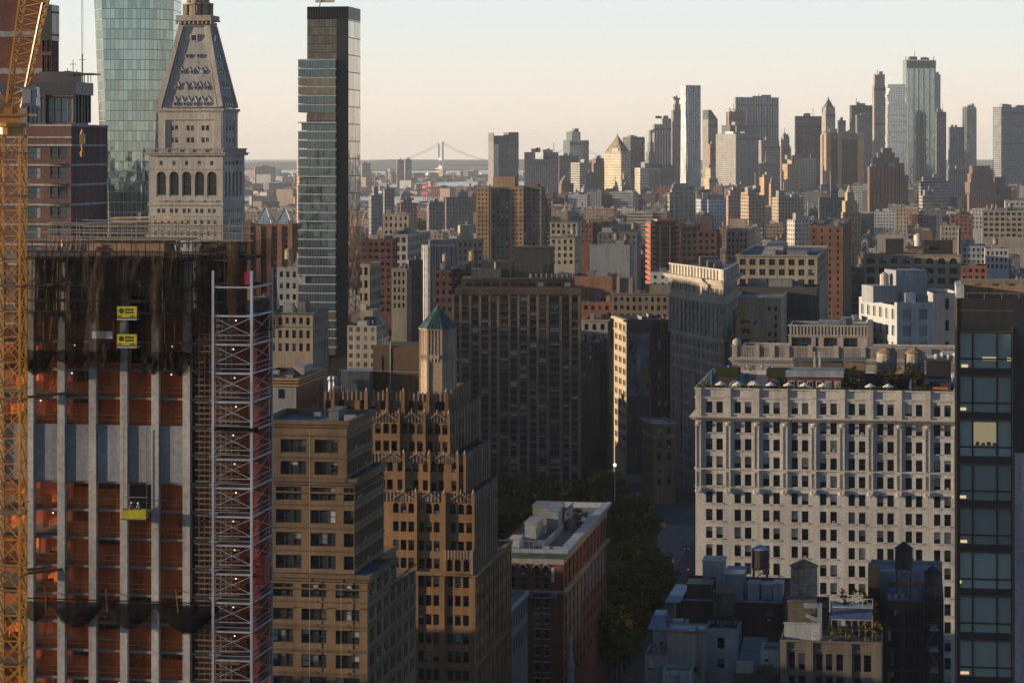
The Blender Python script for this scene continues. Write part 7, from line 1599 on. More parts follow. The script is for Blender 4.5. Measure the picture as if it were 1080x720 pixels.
B = mid('long_arcaded_loft', 'long cream loft with five rows of paired windows behind the beige block', 777, 862, 269, 1060, 873, (.40, .33, .235), 'stone', 4.2, 4.3, .62, .62, 304, trim=(.40, .335, .25), style='duo', nroof=3); 
mid('black_low_roofs', 'low black roofed building between the long cream loft and the beige block', 776, 862, 302, 1000, None, (.07, .065, .065), nroof=6, blank=True, roofc=(.05, .05, .055))
mid('tall_brown_brick_block', 'tall brown red brick block with small windows right of the long loft', 853, 889, 238, 1260, 898, (.235, .115, .075), bay=4.4, fh=3.5, wf=.25, hf=.5, yb=345, nroof=2)
B = mid('white_corner_office', 'white modern office with large dark windows and stepped grey roof blocks', 946, 984, 319, 705, 906, (.46, .46, .46), 'smooth', 5.2, 4.7, .5, .62, 392, phi=radians(13), nroof=0, roofc=(.25, .25, .26), glass='tealglass', top=2.0)
pbox(B, 'grey_plant_tower', 952, 985, 286, 319.5, 5, 14, (.31, .31, .32)); pbox(B, 'grey_stair_block', 925, 951, 302, 319.5, 3, 12, (.30, .31, .32)); pbox(B, 'roof_units', 956, 967, 309, 319, .8, 3.5, (.45, .48, .5), 'metal'); pbox(B, 'roof_units', 968, 980, 312, 319, .8, 3, (.14, .15, .16), 'metal'); b = MB(); b.cyl(B.s_(945), 9, Zp(302, 705), Zp(291, 705), 1.3, 1.3, 12); b.cyl(B.s_(945), 9, Zp(291, 705), Zp(288.5, 705), 1.3, .2, 12); B.part('roof_tank', b, 'smooth', (.5, .44, .38))
mid('white_lower_wing', 'lower white wing with tall windows left of the white modern office', 899, 921, 341, 712, None, (.45, .45, .45), 'smooth', 4.2, 4.6, .5, .62, 392, nroof=1, glass='tealglass', phi=radians(-2))
mid('grey_blank_gable', 'pale grey blank gable with narrow window slots left of the dark tower', 984, 1014, 309, 740, None, (.36, .35, .36), 'smooth', 9, 6.5, .16, .5, 392, nroof=0, phi=0)
B = mid('arched_brown_loft', 'tan loft with arched top windows, black roof sheds and a white tank', 911, 1013, 268, 1160, None, (.36, .29, .21), 'stone', 5.8, 4.6, .66, .6, 300, trim=(.38, .31, .23), style='duo', arch=True, nroof=2)
pbox(B, 'black_shed', 934, 953, 252, 268, 3, 9, (.035, .035, .037), 'metal'); pbox(B, 'black_screen', 974, 1005, 253, 268, 3, 6, (.035, .03, .03), 'metal'); pbox(B, 'tank_deck', 955, 980, 259.5, 262, 2, 8, (.08, .07, .06), 'metal'); b = MB(); b.cyl(B.s_(968.5), 5, Zp(260, 1160), Zp(248, 1160), 2.1, 2.1, 14); b.cyl(B.s_(968.5), 5, Zp(248, 1160), Zp(246, 1160), 2.2, .2, 14); B.part('white_tank', b, 'smooth', (.60, .54, .46)); b = MB(); b.cyl(B.s_(1011.5), 3, Zp(268, 1160), Zp(240, 1160), .8, .7, 10); B.part('black_flue', b, 'metal', (.04, .04, .04))
mid('pale_shed_right', 'pale flat building behind the arched loft', 925, 952, 247, 1500, None, (.40, .36, .30), 'smooth', blank=True, nroof=3)
mid('brick_red_low_right', 'low brick red house right of the arched loft', 1013, 1041, 280, 1250, None, (.28, .12, .075), yb=300, nroof=2)
mid('blue_grey_block', 'blue grey rendered block right of the white roof tank', 1014, 1040, 259, 1500, None, (.24, .27, .30), 'smooth', yb=285, nroof=2)
mid('white_loft_far_right', 'white loft with small dark windows near the right edge', 1039, 1064, 262, 1480, None, (.46, .45, .44), 'smooth', 2.6, 4.0, .5, .55, 290, nroof=2, tank=1)
mid('wide_tan_loft', 'wide tan factory loft with big grid windows at the right edge', 1036, 1085, 222, 2050, None, (.33, .29, .22), 'stone', 5.0, 4.4, .66, .55, 255, nroof=3, tank=2)
mid('white_terraces', 'white stepped terraces above the wide tan loft at the right edge', 1060, 1086, 212, 2150, None, (.44, .42, .40), 'smooth', 4, 4, .4, .5, 225, nroof=3, tank=1)
mid('dark_red_loft', 'dark red brick loft left of the wide tan loft', 1002, 1026, 226, 2250, None, (.22, .09, .065), yb=250, nroof=3, bay=4)
mid('pale_ribbed_low_loft', 'pale ribbed low loft in front of the dark red loft', 992, 1012, 238, 2000, None, (.40, .33, .25), 'stone', 3, 4, .5, .5, 258, nroof=2)
mid('white_office_far', 'white small office between dark red loft and wide tan loft', 1024, 1037, 227, 2300, None, (.5, .5, .5), 'smooth', 3.4, 4, .4, .6, 245, nroof=1)
B = mid('cream_shaft_tower', 'slim cream shaft with cluttered top before the red brown stepped tower', 944, 957, 219, 2200, None, (.42, .35, .27), 'stone', 3.4, 3.6, .35, .5, 250, nroof=2, dep=11, trim=CRM)
B = mid('deco_sunlit_tower', 'tan deco tower with tapering sunlit top before the striped slab', 889, 908, 224, 2050, 887, (.42, .32, .20), 'stone', 2.6, 3.6, .4, .55, 280, phi=radians(12), nroof=0); pbox(B, 'upper_stage', 892, 904, 212, 224, 1, 9, (.42, .32, .20), 'stone'); pbox(B, 'top_stage', 894.5, 901.5, 203, 212, 2, 8, (.40, .31, .20), 'stone'); b = MB(); b.cyl(B.s_(898), 5, Zp(203, 2050), Zp(195, 2050), 3.2, .6, 8); B.part('cupola', b, 'stone', (.36, .28, .2))
# ================================================================ the far skyline
def far(name, label, x0, xm, x1, y, D, style, color, bay=3.5, fl=3.9, phi=None, cat='skyscraper', roofc=(.2, .2, .2), dep=30, steps=(), top=None):
    """a far tower: left face x0..xm, front xm..x1, window grid in the wall material; steps = (x0, x1, top row, inset)"""
    phi = radians(22 if xm > x0 else 0) if phi is None else radians(phi)
    if color and D > 2300: color = tuple(min(.62, c * 1.28) for c in color)  # far walls lightened: missing skylight put into their colour
    k0, k1 = (xm - 540) / FPX, (x1 - 540) / FPX; A = (X(xm, D), D); w = (k1 * D - A[0]) / (cos(phi) - k1 * sin(phi))
    if xm > x0: kk = (x0 - 540) / FPX; dep = (A[0] - kk * D) / (kk * cos(phi) + sin(phi))
    t = empty(name, label, cat, (A[0], D, 0), phi); zt = Zp(y, D); b = MB(); b.prism([(0, 0), (w, 0), (w, dep), (0, dep)], 0, zt, cap=False)
    zs = zt; rf = MB(); rf.quad((0, 0, zt), (w, 0, zt), (w, dep, zt), (0, dep, zt))
    for (f0, f1, ys, ins) in steps:
        z1 = Zp(ys, D); b.prism([(w * f0, ins * dep), (w * f1, ins * dep), (w * f1, dep * (1 - ins * .5)), (w * f0, dep * (1 - ins * .5))], zs if ys < y else zt, z1, cap=False); rf.quad((w * f0, ins * dep, z1), (w * f1, ins * dep, z1), (w * f1, dep * (1 - ins * .5), z1), (w * f0, dep * (1 - ins * .5), z1)); zs = z1
    q_ = random.Random(int(x0 * 13 + y)); pl = MB()
    for k in range(q_.randint(2, 4)): fw, fx = q_.uniform(.12, .3) * w, q_.uniform(.05, .65) * w; pl.box(fx, fx + fw, dep * .2, dep * .6, zs - .2, zs + q_.uniform(2, 7))
    if q_.random() < .5: mx_ = q_.uniform(.2, .8) * w; pl.bar((mx_, dep * .4, zs), (mx_, dep * .4, zs + q_.uniform(8, 22)), .9)
    pl.build('roof_plant', M['metal'], t, (.24, .24, .25))
    if D > 3400 and q_.random() < .7:
        bd = MB(); zz_ = zt - q_.uniform(.02, .06) * zt; bd.box(-.15, w + .15, -.25, -.03, zz_ - 5, zz_)
        if q_.random() < .6: zz_ = zt * q_.uniform(.6, .8); bd.box(-.15, w + .15, -.25, -.03, zz_ - 4, zz_)
        bd.build('mechanical_band', M['metal'], t, (.13, .13, .14))
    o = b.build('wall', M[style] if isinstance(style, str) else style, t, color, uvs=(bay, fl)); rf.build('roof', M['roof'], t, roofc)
    FOOT.append((x0, x1, D, dep)); LM.append((label, (x0 + x1) / 2, D)); t['_w'] = w; t['_d'] = dep; t['_z'] = zt; del_ = None
    for k in ('_w', '_d', '_z'): del t[k]
    return t, w, dep, zt, (lambda yy: Zp(yy, D))
def add(t, name, mb, mat, c=None): return mb.build(name, M[mat] if isinstance(mat, str) else mat, t, c)
LIT = (.42, .36, .28)
# --- left group
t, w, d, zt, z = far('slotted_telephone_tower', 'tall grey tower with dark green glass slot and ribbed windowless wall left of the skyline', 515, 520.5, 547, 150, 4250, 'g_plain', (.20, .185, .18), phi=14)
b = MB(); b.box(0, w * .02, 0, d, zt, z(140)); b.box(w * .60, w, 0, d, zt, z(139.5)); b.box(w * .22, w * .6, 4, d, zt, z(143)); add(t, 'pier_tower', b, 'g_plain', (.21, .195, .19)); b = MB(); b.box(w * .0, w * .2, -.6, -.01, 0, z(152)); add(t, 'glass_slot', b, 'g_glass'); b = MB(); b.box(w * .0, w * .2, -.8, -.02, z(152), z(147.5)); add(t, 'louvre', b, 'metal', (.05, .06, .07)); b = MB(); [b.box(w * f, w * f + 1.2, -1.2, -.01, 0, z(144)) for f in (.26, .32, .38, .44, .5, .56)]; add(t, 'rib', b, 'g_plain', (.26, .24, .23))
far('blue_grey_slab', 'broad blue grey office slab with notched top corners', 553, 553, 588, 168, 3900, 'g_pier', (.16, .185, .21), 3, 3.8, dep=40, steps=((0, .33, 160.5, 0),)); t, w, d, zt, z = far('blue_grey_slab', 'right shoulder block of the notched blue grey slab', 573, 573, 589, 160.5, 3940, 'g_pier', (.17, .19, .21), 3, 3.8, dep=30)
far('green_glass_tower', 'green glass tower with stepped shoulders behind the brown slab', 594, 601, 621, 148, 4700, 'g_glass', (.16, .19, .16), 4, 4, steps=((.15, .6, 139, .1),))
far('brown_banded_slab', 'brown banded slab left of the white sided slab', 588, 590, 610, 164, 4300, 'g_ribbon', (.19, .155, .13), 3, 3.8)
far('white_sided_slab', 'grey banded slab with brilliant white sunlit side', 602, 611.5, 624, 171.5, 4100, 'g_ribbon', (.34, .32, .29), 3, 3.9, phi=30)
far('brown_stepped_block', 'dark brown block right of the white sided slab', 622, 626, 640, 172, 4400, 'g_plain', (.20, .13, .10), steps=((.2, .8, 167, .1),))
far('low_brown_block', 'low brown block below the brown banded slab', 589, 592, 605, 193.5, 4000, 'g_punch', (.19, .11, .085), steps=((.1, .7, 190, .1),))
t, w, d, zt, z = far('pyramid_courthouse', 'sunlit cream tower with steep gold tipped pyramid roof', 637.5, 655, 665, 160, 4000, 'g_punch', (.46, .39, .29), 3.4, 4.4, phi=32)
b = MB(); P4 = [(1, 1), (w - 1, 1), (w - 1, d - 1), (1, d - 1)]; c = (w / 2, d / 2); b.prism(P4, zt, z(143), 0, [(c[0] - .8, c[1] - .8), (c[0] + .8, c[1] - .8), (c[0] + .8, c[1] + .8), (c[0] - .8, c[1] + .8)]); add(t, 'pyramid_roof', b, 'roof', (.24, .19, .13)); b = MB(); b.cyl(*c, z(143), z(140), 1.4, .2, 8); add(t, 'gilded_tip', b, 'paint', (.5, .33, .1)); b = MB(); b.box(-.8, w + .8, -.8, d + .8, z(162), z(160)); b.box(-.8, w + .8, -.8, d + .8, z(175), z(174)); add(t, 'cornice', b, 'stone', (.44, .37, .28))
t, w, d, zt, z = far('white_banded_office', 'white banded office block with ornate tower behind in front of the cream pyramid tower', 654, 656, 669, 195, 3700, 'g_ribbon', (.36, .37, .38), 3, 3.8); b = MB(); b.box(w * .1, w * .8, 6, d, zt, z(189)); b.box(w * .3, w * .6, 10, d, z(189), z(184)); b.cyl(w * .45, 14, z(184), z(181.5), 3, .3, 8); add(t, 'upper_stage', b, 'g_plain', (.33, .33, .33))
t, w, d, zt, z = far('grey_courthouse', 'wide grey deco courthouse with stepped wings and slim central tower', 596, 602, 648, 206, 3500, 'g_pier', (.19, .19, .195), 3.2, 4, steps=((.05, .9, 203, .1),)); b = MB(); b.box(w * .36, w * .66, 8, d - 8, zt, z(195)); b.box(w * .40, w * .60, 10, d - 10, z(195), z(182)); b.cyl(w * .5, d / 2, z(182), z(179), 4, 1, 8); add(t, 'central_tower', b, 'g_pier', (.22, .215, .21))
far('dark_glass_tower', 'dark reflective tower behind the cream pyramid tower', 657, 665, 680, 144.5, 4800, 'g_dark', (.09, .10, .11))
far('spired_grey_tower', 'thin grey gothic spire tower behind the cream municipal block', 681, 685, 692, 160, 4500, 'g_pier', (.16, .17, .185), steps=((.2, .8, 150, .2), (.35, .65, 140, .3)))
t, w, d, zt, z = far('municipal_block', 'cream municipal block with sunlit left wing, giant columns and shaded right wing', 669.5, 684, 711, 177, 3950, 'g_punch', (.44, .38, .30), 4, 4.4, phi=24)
b = MB(); [b.box(w * (.03 + .09 * k), w * (.03 + .09 * k) + 2.2, -1.5, -.02, z(215), z(183)) for k in range(5)]; b.box(-1, w * .5, -2, -.02, z(183), z(180)); add(t, 'colonnade', b, 'stone', (.44, .38, .30)); b = MB(); b.box(w * .5, w + .5, -2.5, d, 0, z(174)); add(t, 'right_wing', b, 'g_pier', (.20, .20, .205)); b = MB(); b.box(w * .15, w * .45, 8, d - 8, zt, z(171)); b.cyl(w * .3, d / 2, z(171), z(165), 5, 4.5, 12); b.cyl(w * .3, d / 2, z(165), z(160), 3, .5, 12); add(t, 'stepped_crown', b, 'stone', (.26, .26, .26))  # right wing greyed: its shade is put into the wall colour
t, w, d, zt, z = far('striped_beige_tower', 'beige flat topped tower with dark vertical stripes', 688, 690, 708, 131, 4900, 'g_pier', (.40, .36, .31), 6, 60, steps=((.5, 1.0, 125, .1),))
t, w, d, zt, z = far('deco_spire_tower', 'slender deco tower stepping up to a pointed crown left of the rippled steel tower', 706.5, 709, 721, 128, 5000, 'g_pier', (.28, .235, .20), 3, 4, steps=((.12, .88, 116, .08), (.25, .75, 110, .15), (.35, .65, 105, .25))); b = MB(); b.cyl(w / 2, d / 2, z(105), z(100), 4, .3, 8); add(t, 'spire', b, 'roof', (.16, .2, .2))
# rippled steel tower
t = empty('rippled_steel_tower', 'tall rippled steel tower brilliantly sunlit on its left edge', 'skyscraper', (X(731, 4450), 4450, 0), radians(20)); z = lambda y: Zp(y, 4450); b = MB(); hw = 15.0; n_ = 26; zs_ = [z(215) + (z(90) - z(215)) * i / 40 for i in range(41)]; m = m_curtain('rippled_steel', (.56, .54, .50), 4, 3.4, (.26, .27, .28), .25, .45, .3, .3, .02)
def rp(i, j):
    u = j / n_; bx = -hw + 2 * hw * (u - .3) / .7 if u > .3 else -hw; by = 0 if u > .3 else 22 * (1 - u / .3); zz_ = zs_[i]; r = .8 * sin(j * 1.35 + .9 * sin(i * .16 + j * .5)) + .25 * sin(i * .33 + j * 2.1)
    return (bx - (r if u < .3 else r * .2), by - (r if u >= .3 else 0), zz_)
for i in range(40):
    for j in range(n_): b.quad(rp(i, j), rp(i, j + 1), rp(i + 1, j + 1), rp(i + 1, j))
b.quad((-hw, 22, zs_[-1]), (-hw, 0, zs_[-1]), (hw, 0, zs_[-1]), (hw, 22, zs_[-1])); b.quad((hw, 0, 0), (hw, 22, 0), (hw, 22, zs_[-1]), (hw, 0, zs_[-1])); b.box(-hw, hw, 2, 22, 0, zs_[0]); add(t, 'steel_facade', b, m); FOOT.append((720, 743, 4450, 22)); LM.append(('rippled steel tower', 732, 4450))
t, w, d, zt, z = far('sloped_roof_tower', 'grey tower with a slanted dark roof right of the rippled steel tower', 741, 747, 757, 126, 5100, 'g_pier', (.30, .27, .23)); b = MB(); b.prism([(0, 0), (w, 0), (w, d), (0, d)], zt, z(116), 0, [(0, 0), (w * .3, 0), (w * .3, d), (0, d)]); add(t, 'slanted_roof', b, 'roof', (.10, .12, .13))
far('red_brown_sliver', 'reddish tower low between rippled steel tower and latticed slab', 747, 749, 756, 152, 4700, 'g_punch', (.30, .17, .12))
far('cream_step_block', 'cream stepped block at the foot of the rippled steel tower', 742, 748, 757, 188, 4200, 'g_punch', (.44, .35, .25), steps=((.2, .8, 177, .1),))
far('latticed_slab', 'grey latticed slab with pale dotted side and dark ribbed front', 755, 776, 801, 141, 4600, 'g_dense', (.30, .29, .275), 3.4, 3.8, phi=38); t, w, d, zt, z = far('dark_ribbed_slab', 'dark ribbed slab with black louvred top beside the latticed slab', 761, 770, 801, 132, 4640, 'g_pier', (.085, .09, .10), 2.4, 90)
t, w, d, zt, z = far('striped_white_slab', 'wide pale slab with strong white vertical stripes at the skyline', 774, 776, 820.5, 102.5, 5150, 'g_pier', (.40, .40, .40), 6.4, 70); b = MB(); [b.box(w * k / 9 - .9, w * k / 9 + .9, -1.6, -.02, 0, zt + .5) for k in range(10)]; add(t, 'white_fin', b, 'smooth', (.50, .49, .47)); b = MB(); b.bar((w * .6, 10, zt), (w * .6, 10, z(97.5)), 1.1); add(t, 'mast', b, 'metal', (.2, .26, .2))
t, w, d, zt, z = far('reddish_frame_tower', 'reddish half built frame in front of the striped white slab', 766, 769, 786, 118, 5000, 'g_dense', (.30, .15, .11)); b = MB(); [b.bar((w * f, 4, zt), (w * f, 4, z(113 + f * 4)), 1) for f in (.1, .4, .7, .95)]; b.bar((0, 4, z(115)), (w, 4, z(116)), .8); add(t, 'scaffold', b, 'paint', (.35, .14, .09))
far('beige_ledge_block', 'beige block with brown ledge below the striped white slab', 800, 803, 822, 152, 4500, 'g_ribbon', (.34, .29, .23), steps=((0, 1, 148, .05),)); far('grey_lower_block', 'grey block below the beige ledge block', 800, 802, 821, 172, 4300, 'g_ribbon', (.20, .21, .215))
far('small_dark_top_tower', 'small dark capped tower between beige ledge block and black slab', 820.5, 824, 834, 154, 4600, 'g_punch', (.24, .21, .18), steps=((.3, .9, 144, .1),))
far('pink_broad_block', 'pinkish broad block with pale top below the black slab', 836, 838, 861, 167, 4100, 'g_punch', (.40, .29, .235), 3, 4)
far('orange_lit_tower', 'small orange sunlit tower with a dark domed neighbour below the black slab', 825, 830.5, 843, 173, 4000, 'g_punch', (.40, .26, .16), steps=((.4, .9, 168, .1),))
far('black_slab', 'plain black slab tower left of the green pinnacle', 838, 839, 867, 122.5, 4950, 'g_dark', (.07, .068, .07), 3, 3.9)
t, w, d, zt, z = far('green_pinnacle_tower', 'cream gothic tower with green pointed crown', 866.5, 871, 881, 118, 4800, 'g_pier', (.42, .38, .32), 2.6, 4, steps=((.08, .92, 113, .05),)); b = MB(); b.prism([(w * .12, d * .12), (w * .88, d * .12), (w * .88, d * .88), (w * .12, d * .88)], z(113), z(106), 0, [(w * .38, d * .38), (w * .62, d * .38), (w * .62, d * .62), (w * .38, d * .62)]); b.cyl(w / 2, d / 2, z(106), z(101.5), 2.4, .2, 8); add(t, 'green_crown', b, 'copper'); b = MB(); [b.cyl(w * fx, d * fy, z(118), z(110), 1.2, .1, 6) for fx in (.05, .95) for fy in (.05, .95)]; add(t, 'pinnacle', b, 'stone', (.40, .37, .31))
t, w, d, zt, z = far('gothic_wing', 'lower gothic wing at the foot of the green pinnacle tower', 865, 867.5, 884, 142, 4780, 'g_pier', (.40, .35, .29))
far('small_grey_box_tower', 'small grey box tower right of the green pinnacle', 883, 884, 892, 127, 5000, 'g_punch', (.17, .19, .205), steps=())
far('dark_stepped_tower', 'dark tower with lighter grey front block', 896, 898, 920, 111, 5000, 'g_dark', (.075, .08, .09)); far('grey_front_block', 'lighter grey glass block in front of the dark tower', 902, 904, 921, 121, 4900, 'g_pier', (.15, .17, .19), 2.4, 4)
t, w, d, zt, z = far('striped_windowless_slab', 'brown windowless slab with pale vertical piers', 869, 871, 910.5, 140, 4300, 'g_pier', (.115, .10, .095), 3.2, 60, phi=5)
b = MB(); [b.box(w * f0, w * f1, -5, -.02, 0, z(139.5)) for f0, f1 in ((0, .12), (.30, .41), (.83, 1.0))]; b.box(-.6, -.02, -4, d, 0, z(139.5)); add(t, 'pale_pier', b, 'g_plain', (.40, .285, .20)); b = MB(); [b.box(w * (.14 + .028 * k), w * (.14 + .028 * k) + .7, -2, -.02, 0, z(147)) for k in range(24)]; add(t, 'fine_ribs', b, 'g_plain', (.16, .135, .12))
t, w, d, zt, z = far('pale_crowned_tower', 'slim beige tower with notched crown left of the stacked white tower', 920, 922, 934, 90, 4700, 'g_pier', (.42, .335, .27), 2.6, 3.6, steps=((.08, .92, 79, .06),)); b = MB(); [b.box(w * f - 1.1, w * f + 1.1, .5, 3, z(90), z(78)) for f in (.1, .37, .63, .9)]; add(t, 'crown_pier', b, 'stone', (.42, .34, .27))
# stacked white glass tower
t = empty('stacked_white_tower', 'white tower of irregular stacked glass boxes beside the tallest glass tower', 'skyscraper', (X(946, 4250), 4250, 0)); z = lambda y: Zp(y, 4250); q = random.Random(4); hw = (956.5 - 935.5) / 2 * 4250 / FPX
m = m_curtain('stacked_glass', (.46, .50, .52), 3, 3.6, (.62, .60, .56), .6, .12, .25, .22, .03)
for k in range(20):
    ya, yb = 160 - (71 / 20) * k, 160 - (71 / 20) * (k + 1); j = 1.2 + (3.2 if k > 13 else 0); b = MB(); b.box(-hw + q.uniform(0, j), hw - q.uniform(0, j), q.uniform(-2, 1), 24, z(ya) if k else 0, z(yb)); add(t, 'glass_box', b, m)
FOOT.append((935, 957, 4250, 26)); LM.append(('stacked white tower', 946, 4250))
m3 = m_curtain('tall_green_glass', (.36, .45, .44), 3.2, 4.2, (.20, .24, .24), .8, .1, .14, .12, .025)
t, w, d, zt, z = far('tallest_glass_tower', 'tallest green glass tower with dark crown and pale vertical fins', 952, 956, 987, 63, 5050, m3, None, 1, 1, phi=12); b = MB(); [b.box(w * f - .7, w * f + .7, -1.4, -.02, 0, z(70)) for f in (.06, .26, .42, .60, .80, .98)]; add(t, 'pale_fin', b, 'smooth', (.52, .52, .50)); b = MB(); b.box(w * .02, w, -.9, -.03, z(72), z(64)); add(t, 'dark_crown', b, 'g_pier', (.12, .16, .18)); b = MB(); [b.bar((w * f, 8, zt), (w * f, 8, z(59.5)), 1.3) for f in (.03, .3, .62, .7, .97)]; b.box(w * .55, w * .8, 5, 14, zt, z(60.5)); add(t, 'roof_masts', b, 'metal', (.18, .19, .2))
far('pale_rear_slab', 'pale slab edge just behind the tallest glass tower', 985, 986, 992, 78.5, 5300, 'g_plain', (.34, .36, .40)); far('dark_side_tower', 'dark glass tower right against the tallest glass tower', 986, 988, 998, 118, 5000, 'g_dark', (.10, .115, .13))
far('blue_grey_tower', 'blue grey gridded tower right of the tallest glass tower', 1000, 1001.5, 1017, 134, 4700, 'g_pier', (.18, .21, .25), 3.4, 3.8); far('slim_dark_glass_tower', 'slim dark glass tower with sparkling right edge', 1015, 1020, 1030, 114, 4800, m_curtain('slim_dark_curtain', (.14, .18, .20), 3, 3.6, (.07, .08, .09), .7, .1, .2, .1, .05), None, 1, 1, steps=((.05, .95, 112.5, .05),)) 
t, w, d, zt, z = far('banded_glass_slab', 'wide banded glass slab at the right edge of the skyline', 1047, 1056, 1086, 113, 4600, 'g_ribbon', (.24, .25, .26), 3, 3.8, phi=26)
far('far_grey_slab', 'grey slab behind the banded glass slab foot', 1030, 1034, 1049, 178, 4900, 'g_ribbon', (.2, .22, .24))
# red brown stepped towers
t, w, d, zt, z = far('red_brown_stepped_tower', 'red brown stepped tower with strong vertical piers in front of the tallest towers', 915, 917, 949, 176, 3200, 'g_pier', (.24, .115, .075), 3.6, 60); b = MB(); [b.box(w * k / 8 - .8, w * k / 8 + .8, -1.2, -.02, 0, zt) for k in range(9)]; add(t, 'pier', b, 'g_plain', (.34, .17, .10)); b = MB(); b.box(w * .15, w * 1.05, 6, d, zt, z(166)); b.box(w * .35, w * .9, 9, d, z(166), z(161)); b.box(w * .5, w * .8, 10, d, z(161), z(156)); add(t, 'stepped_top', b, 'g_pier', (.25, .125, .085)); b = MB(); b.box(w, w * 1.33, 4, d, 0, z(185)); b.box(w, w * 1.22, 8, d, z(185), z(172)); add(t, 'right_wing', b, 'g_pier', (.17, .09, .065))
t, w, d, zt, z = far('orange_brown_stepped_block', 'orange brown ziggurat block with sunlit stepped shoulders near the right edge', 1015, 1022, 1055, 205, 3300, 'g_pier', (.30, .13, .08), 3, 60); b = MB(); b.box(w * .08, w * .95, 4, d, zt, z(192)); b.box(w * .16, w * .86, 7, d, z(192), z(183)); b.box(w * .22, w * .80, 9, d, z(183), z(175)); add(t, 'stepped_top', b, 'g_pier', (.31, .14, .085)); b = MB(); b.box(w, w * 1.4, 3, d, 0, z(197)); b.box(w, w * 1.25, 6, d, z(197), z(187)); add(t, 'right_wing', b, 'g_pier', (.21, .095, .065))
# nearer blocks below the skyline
far('grey_tan_deco_loft', 'grey tan deco loft with big grid windows below the rippled steel tower', 704, 706, 733, 203, 2750, 'g_dense', (.26, .24, .20), 6, 5, steps=((.1, .9, 198, .1),)); far('pink_stepped_block', 'pinkish stepped block with rounded top', 766, 768, 790, 206, 2650, 'g_punch', (.36, .22, .18), steps=((.1, .8, 201, .1), (.25, .55, 197, .2)))
far('blue_white_block', 'blue grey block with white tiers left of the pinkish stepped block', 734, 747, 768, 210, 2750, 'g_punch', (.27, .31, .35)); far('tan_grid_tower', 'tan tower with plain left side and deep window grid', 781, 789.5, 807, 206, 2400, 'g_dense', (.34, .25, .155), 3.6, 3.4, steps=((.0, .5, 203, .1),)); far('tan_plain_tower', 'tall plain tan tower behind the deep grid tower', 801, 806, 813, 187, 2900, 'g_plain', (.36, .24, .155)); far('tan_plain_shoulder', 'tan shoulder slab beside the tall plain tan tower', 811, 813, 823, 193, 2880, 'g_punch', (.34, .225, .145)); far('tan_wide_grid_block', 'wide tan block with dark window grid', 814, 821, 848, 208, 2500, 'g_dense', (.33, .25, .17), 3.6, 3.4)
far('dark_green_slab', 'dark grey green slab with a thin sunlit roof edge', 863, 864, 891, 208, 2450, 'g_punch', (.10, .115, .11), 3.4, 3.6, steps=((.45, .75, 201, .2),)); far('white_topped_row', 'row of white topped blocks left of the dark grey green slab', 830, 838, 862, 232, 2150, 'g_punch', (.44, .42, .38)); far('grey_blue_terrace_block', 'grey blue terraced block right of the red brown tower', 969, 971, 1000, 191, 3000, 'g_ribbon', (.22, .25, .27), steps=((0, .4, 196, 0), (.1, .8, 187, .1))); far('tan_banded_block', 'tan banded block below the grey blue terraced block', 969, 973, 998, 206.5, 2800, 'g_ribbon', (.30, .25, .185))
far('blue_shaded_mass', 'blue shaded office mass between terraced block and ziggurat', 998, 1000, 1024, 178, 3900, 'g_pier', (.17, .21, .245))
for k, (px0, px1, y, D, c, lab) in enumerate(((389, 403, 206, 2500, (.17, .18, .18), 'grey slab with sunlit top edge left of the harbour'), (403, 416, 199, 2600, (.21, .18, .16), 'grey brown slab with a lit left side near the harbour'), (420, 440, 214, 2500, (.26, .14, .10), 'reddish brown flats near the harbour'), (468, 499, 208, 2600, (.17, .14, .125), 'wide dark brown slab flats left of the big apartment slab'), (450, 468, 214, 2450, (.15, .12, .11), 'small cream and brown flats left of the wide dark slab'), (381, 391, 172, 9000, (.26, .20, .18), 'faint pink housing tower across the harbour'), (418, 426, 168.5, 9000, (.24, .20, .18), 'left of two faint housing towers across the harbour'), (426.5, 434, 168, 9100, (.24, .2, .18), 'right of two faint housing towers across the harbour'), (268, 290, 176, 9500, (.2, .21, .21), 'faint long grey block on the far shore'), (313, 318, 168, 2600, (.40, .24, .16), 'pink sunlit tower just left of the slim tower'))):
    far('harbour_side_block' if D < 5000 else 'far_shore_block', lab, px0, px0 + (2.5 if D < 5000 else .8), px1, y, D, 'g_punch', c, cat='building', steps=((.3, .7, y - 3, .2),) if k in (0, 2) else ())
# --- suspension bridge
BR = empty('suspension_bridge', 'pale suspension bridge far off on the horizon behind the harbour', 'bridge', (0, 0, 0))
ax, bx = Vector((X(465, 15500), 15500, 0)), Vector((X(607, 16300), 16300, 0)); dv = (bx - ax).normalized(); nv = Vector((-dv.y, dv.x, 0)); tz, dz = Zp(150, 15500), Zp(174.3, 15500)
for p in (ax, bx):
    b = MB()
    for s in (-1, 1): b.bar(p + nv * 20 * s, p + nv * 18 * s + Vector((0, 0, tz)), 11, 14)
    for zc in (tz - 6, dz + 40, dz - 10): b.bar(p + nv * 20 + Vector((0, 0, zc)), p - nv * 20 + Vector((0, 0, zc)), 14, 20)
    b.bar(p + nv * 34, p - nv * 34, 30, 50); b.build('tower', M['smooth'], BR, (.62, .60, .56))
b = MB(); b.bar(ax - dv * 900 + Vector((0, 0, dz - 30)), bx + dv * 900 + Vector((0, 0, dz - 30)), 30, 9); b.bar(ax - dv * 10 + Vector((0, 0, dz)), bx + Vector((0, 0, dz)), 30, 8); b.build('deck', M['smooth'], BR, (.24, .25, .27))
b = MB(); L_ = (bx - ax).length
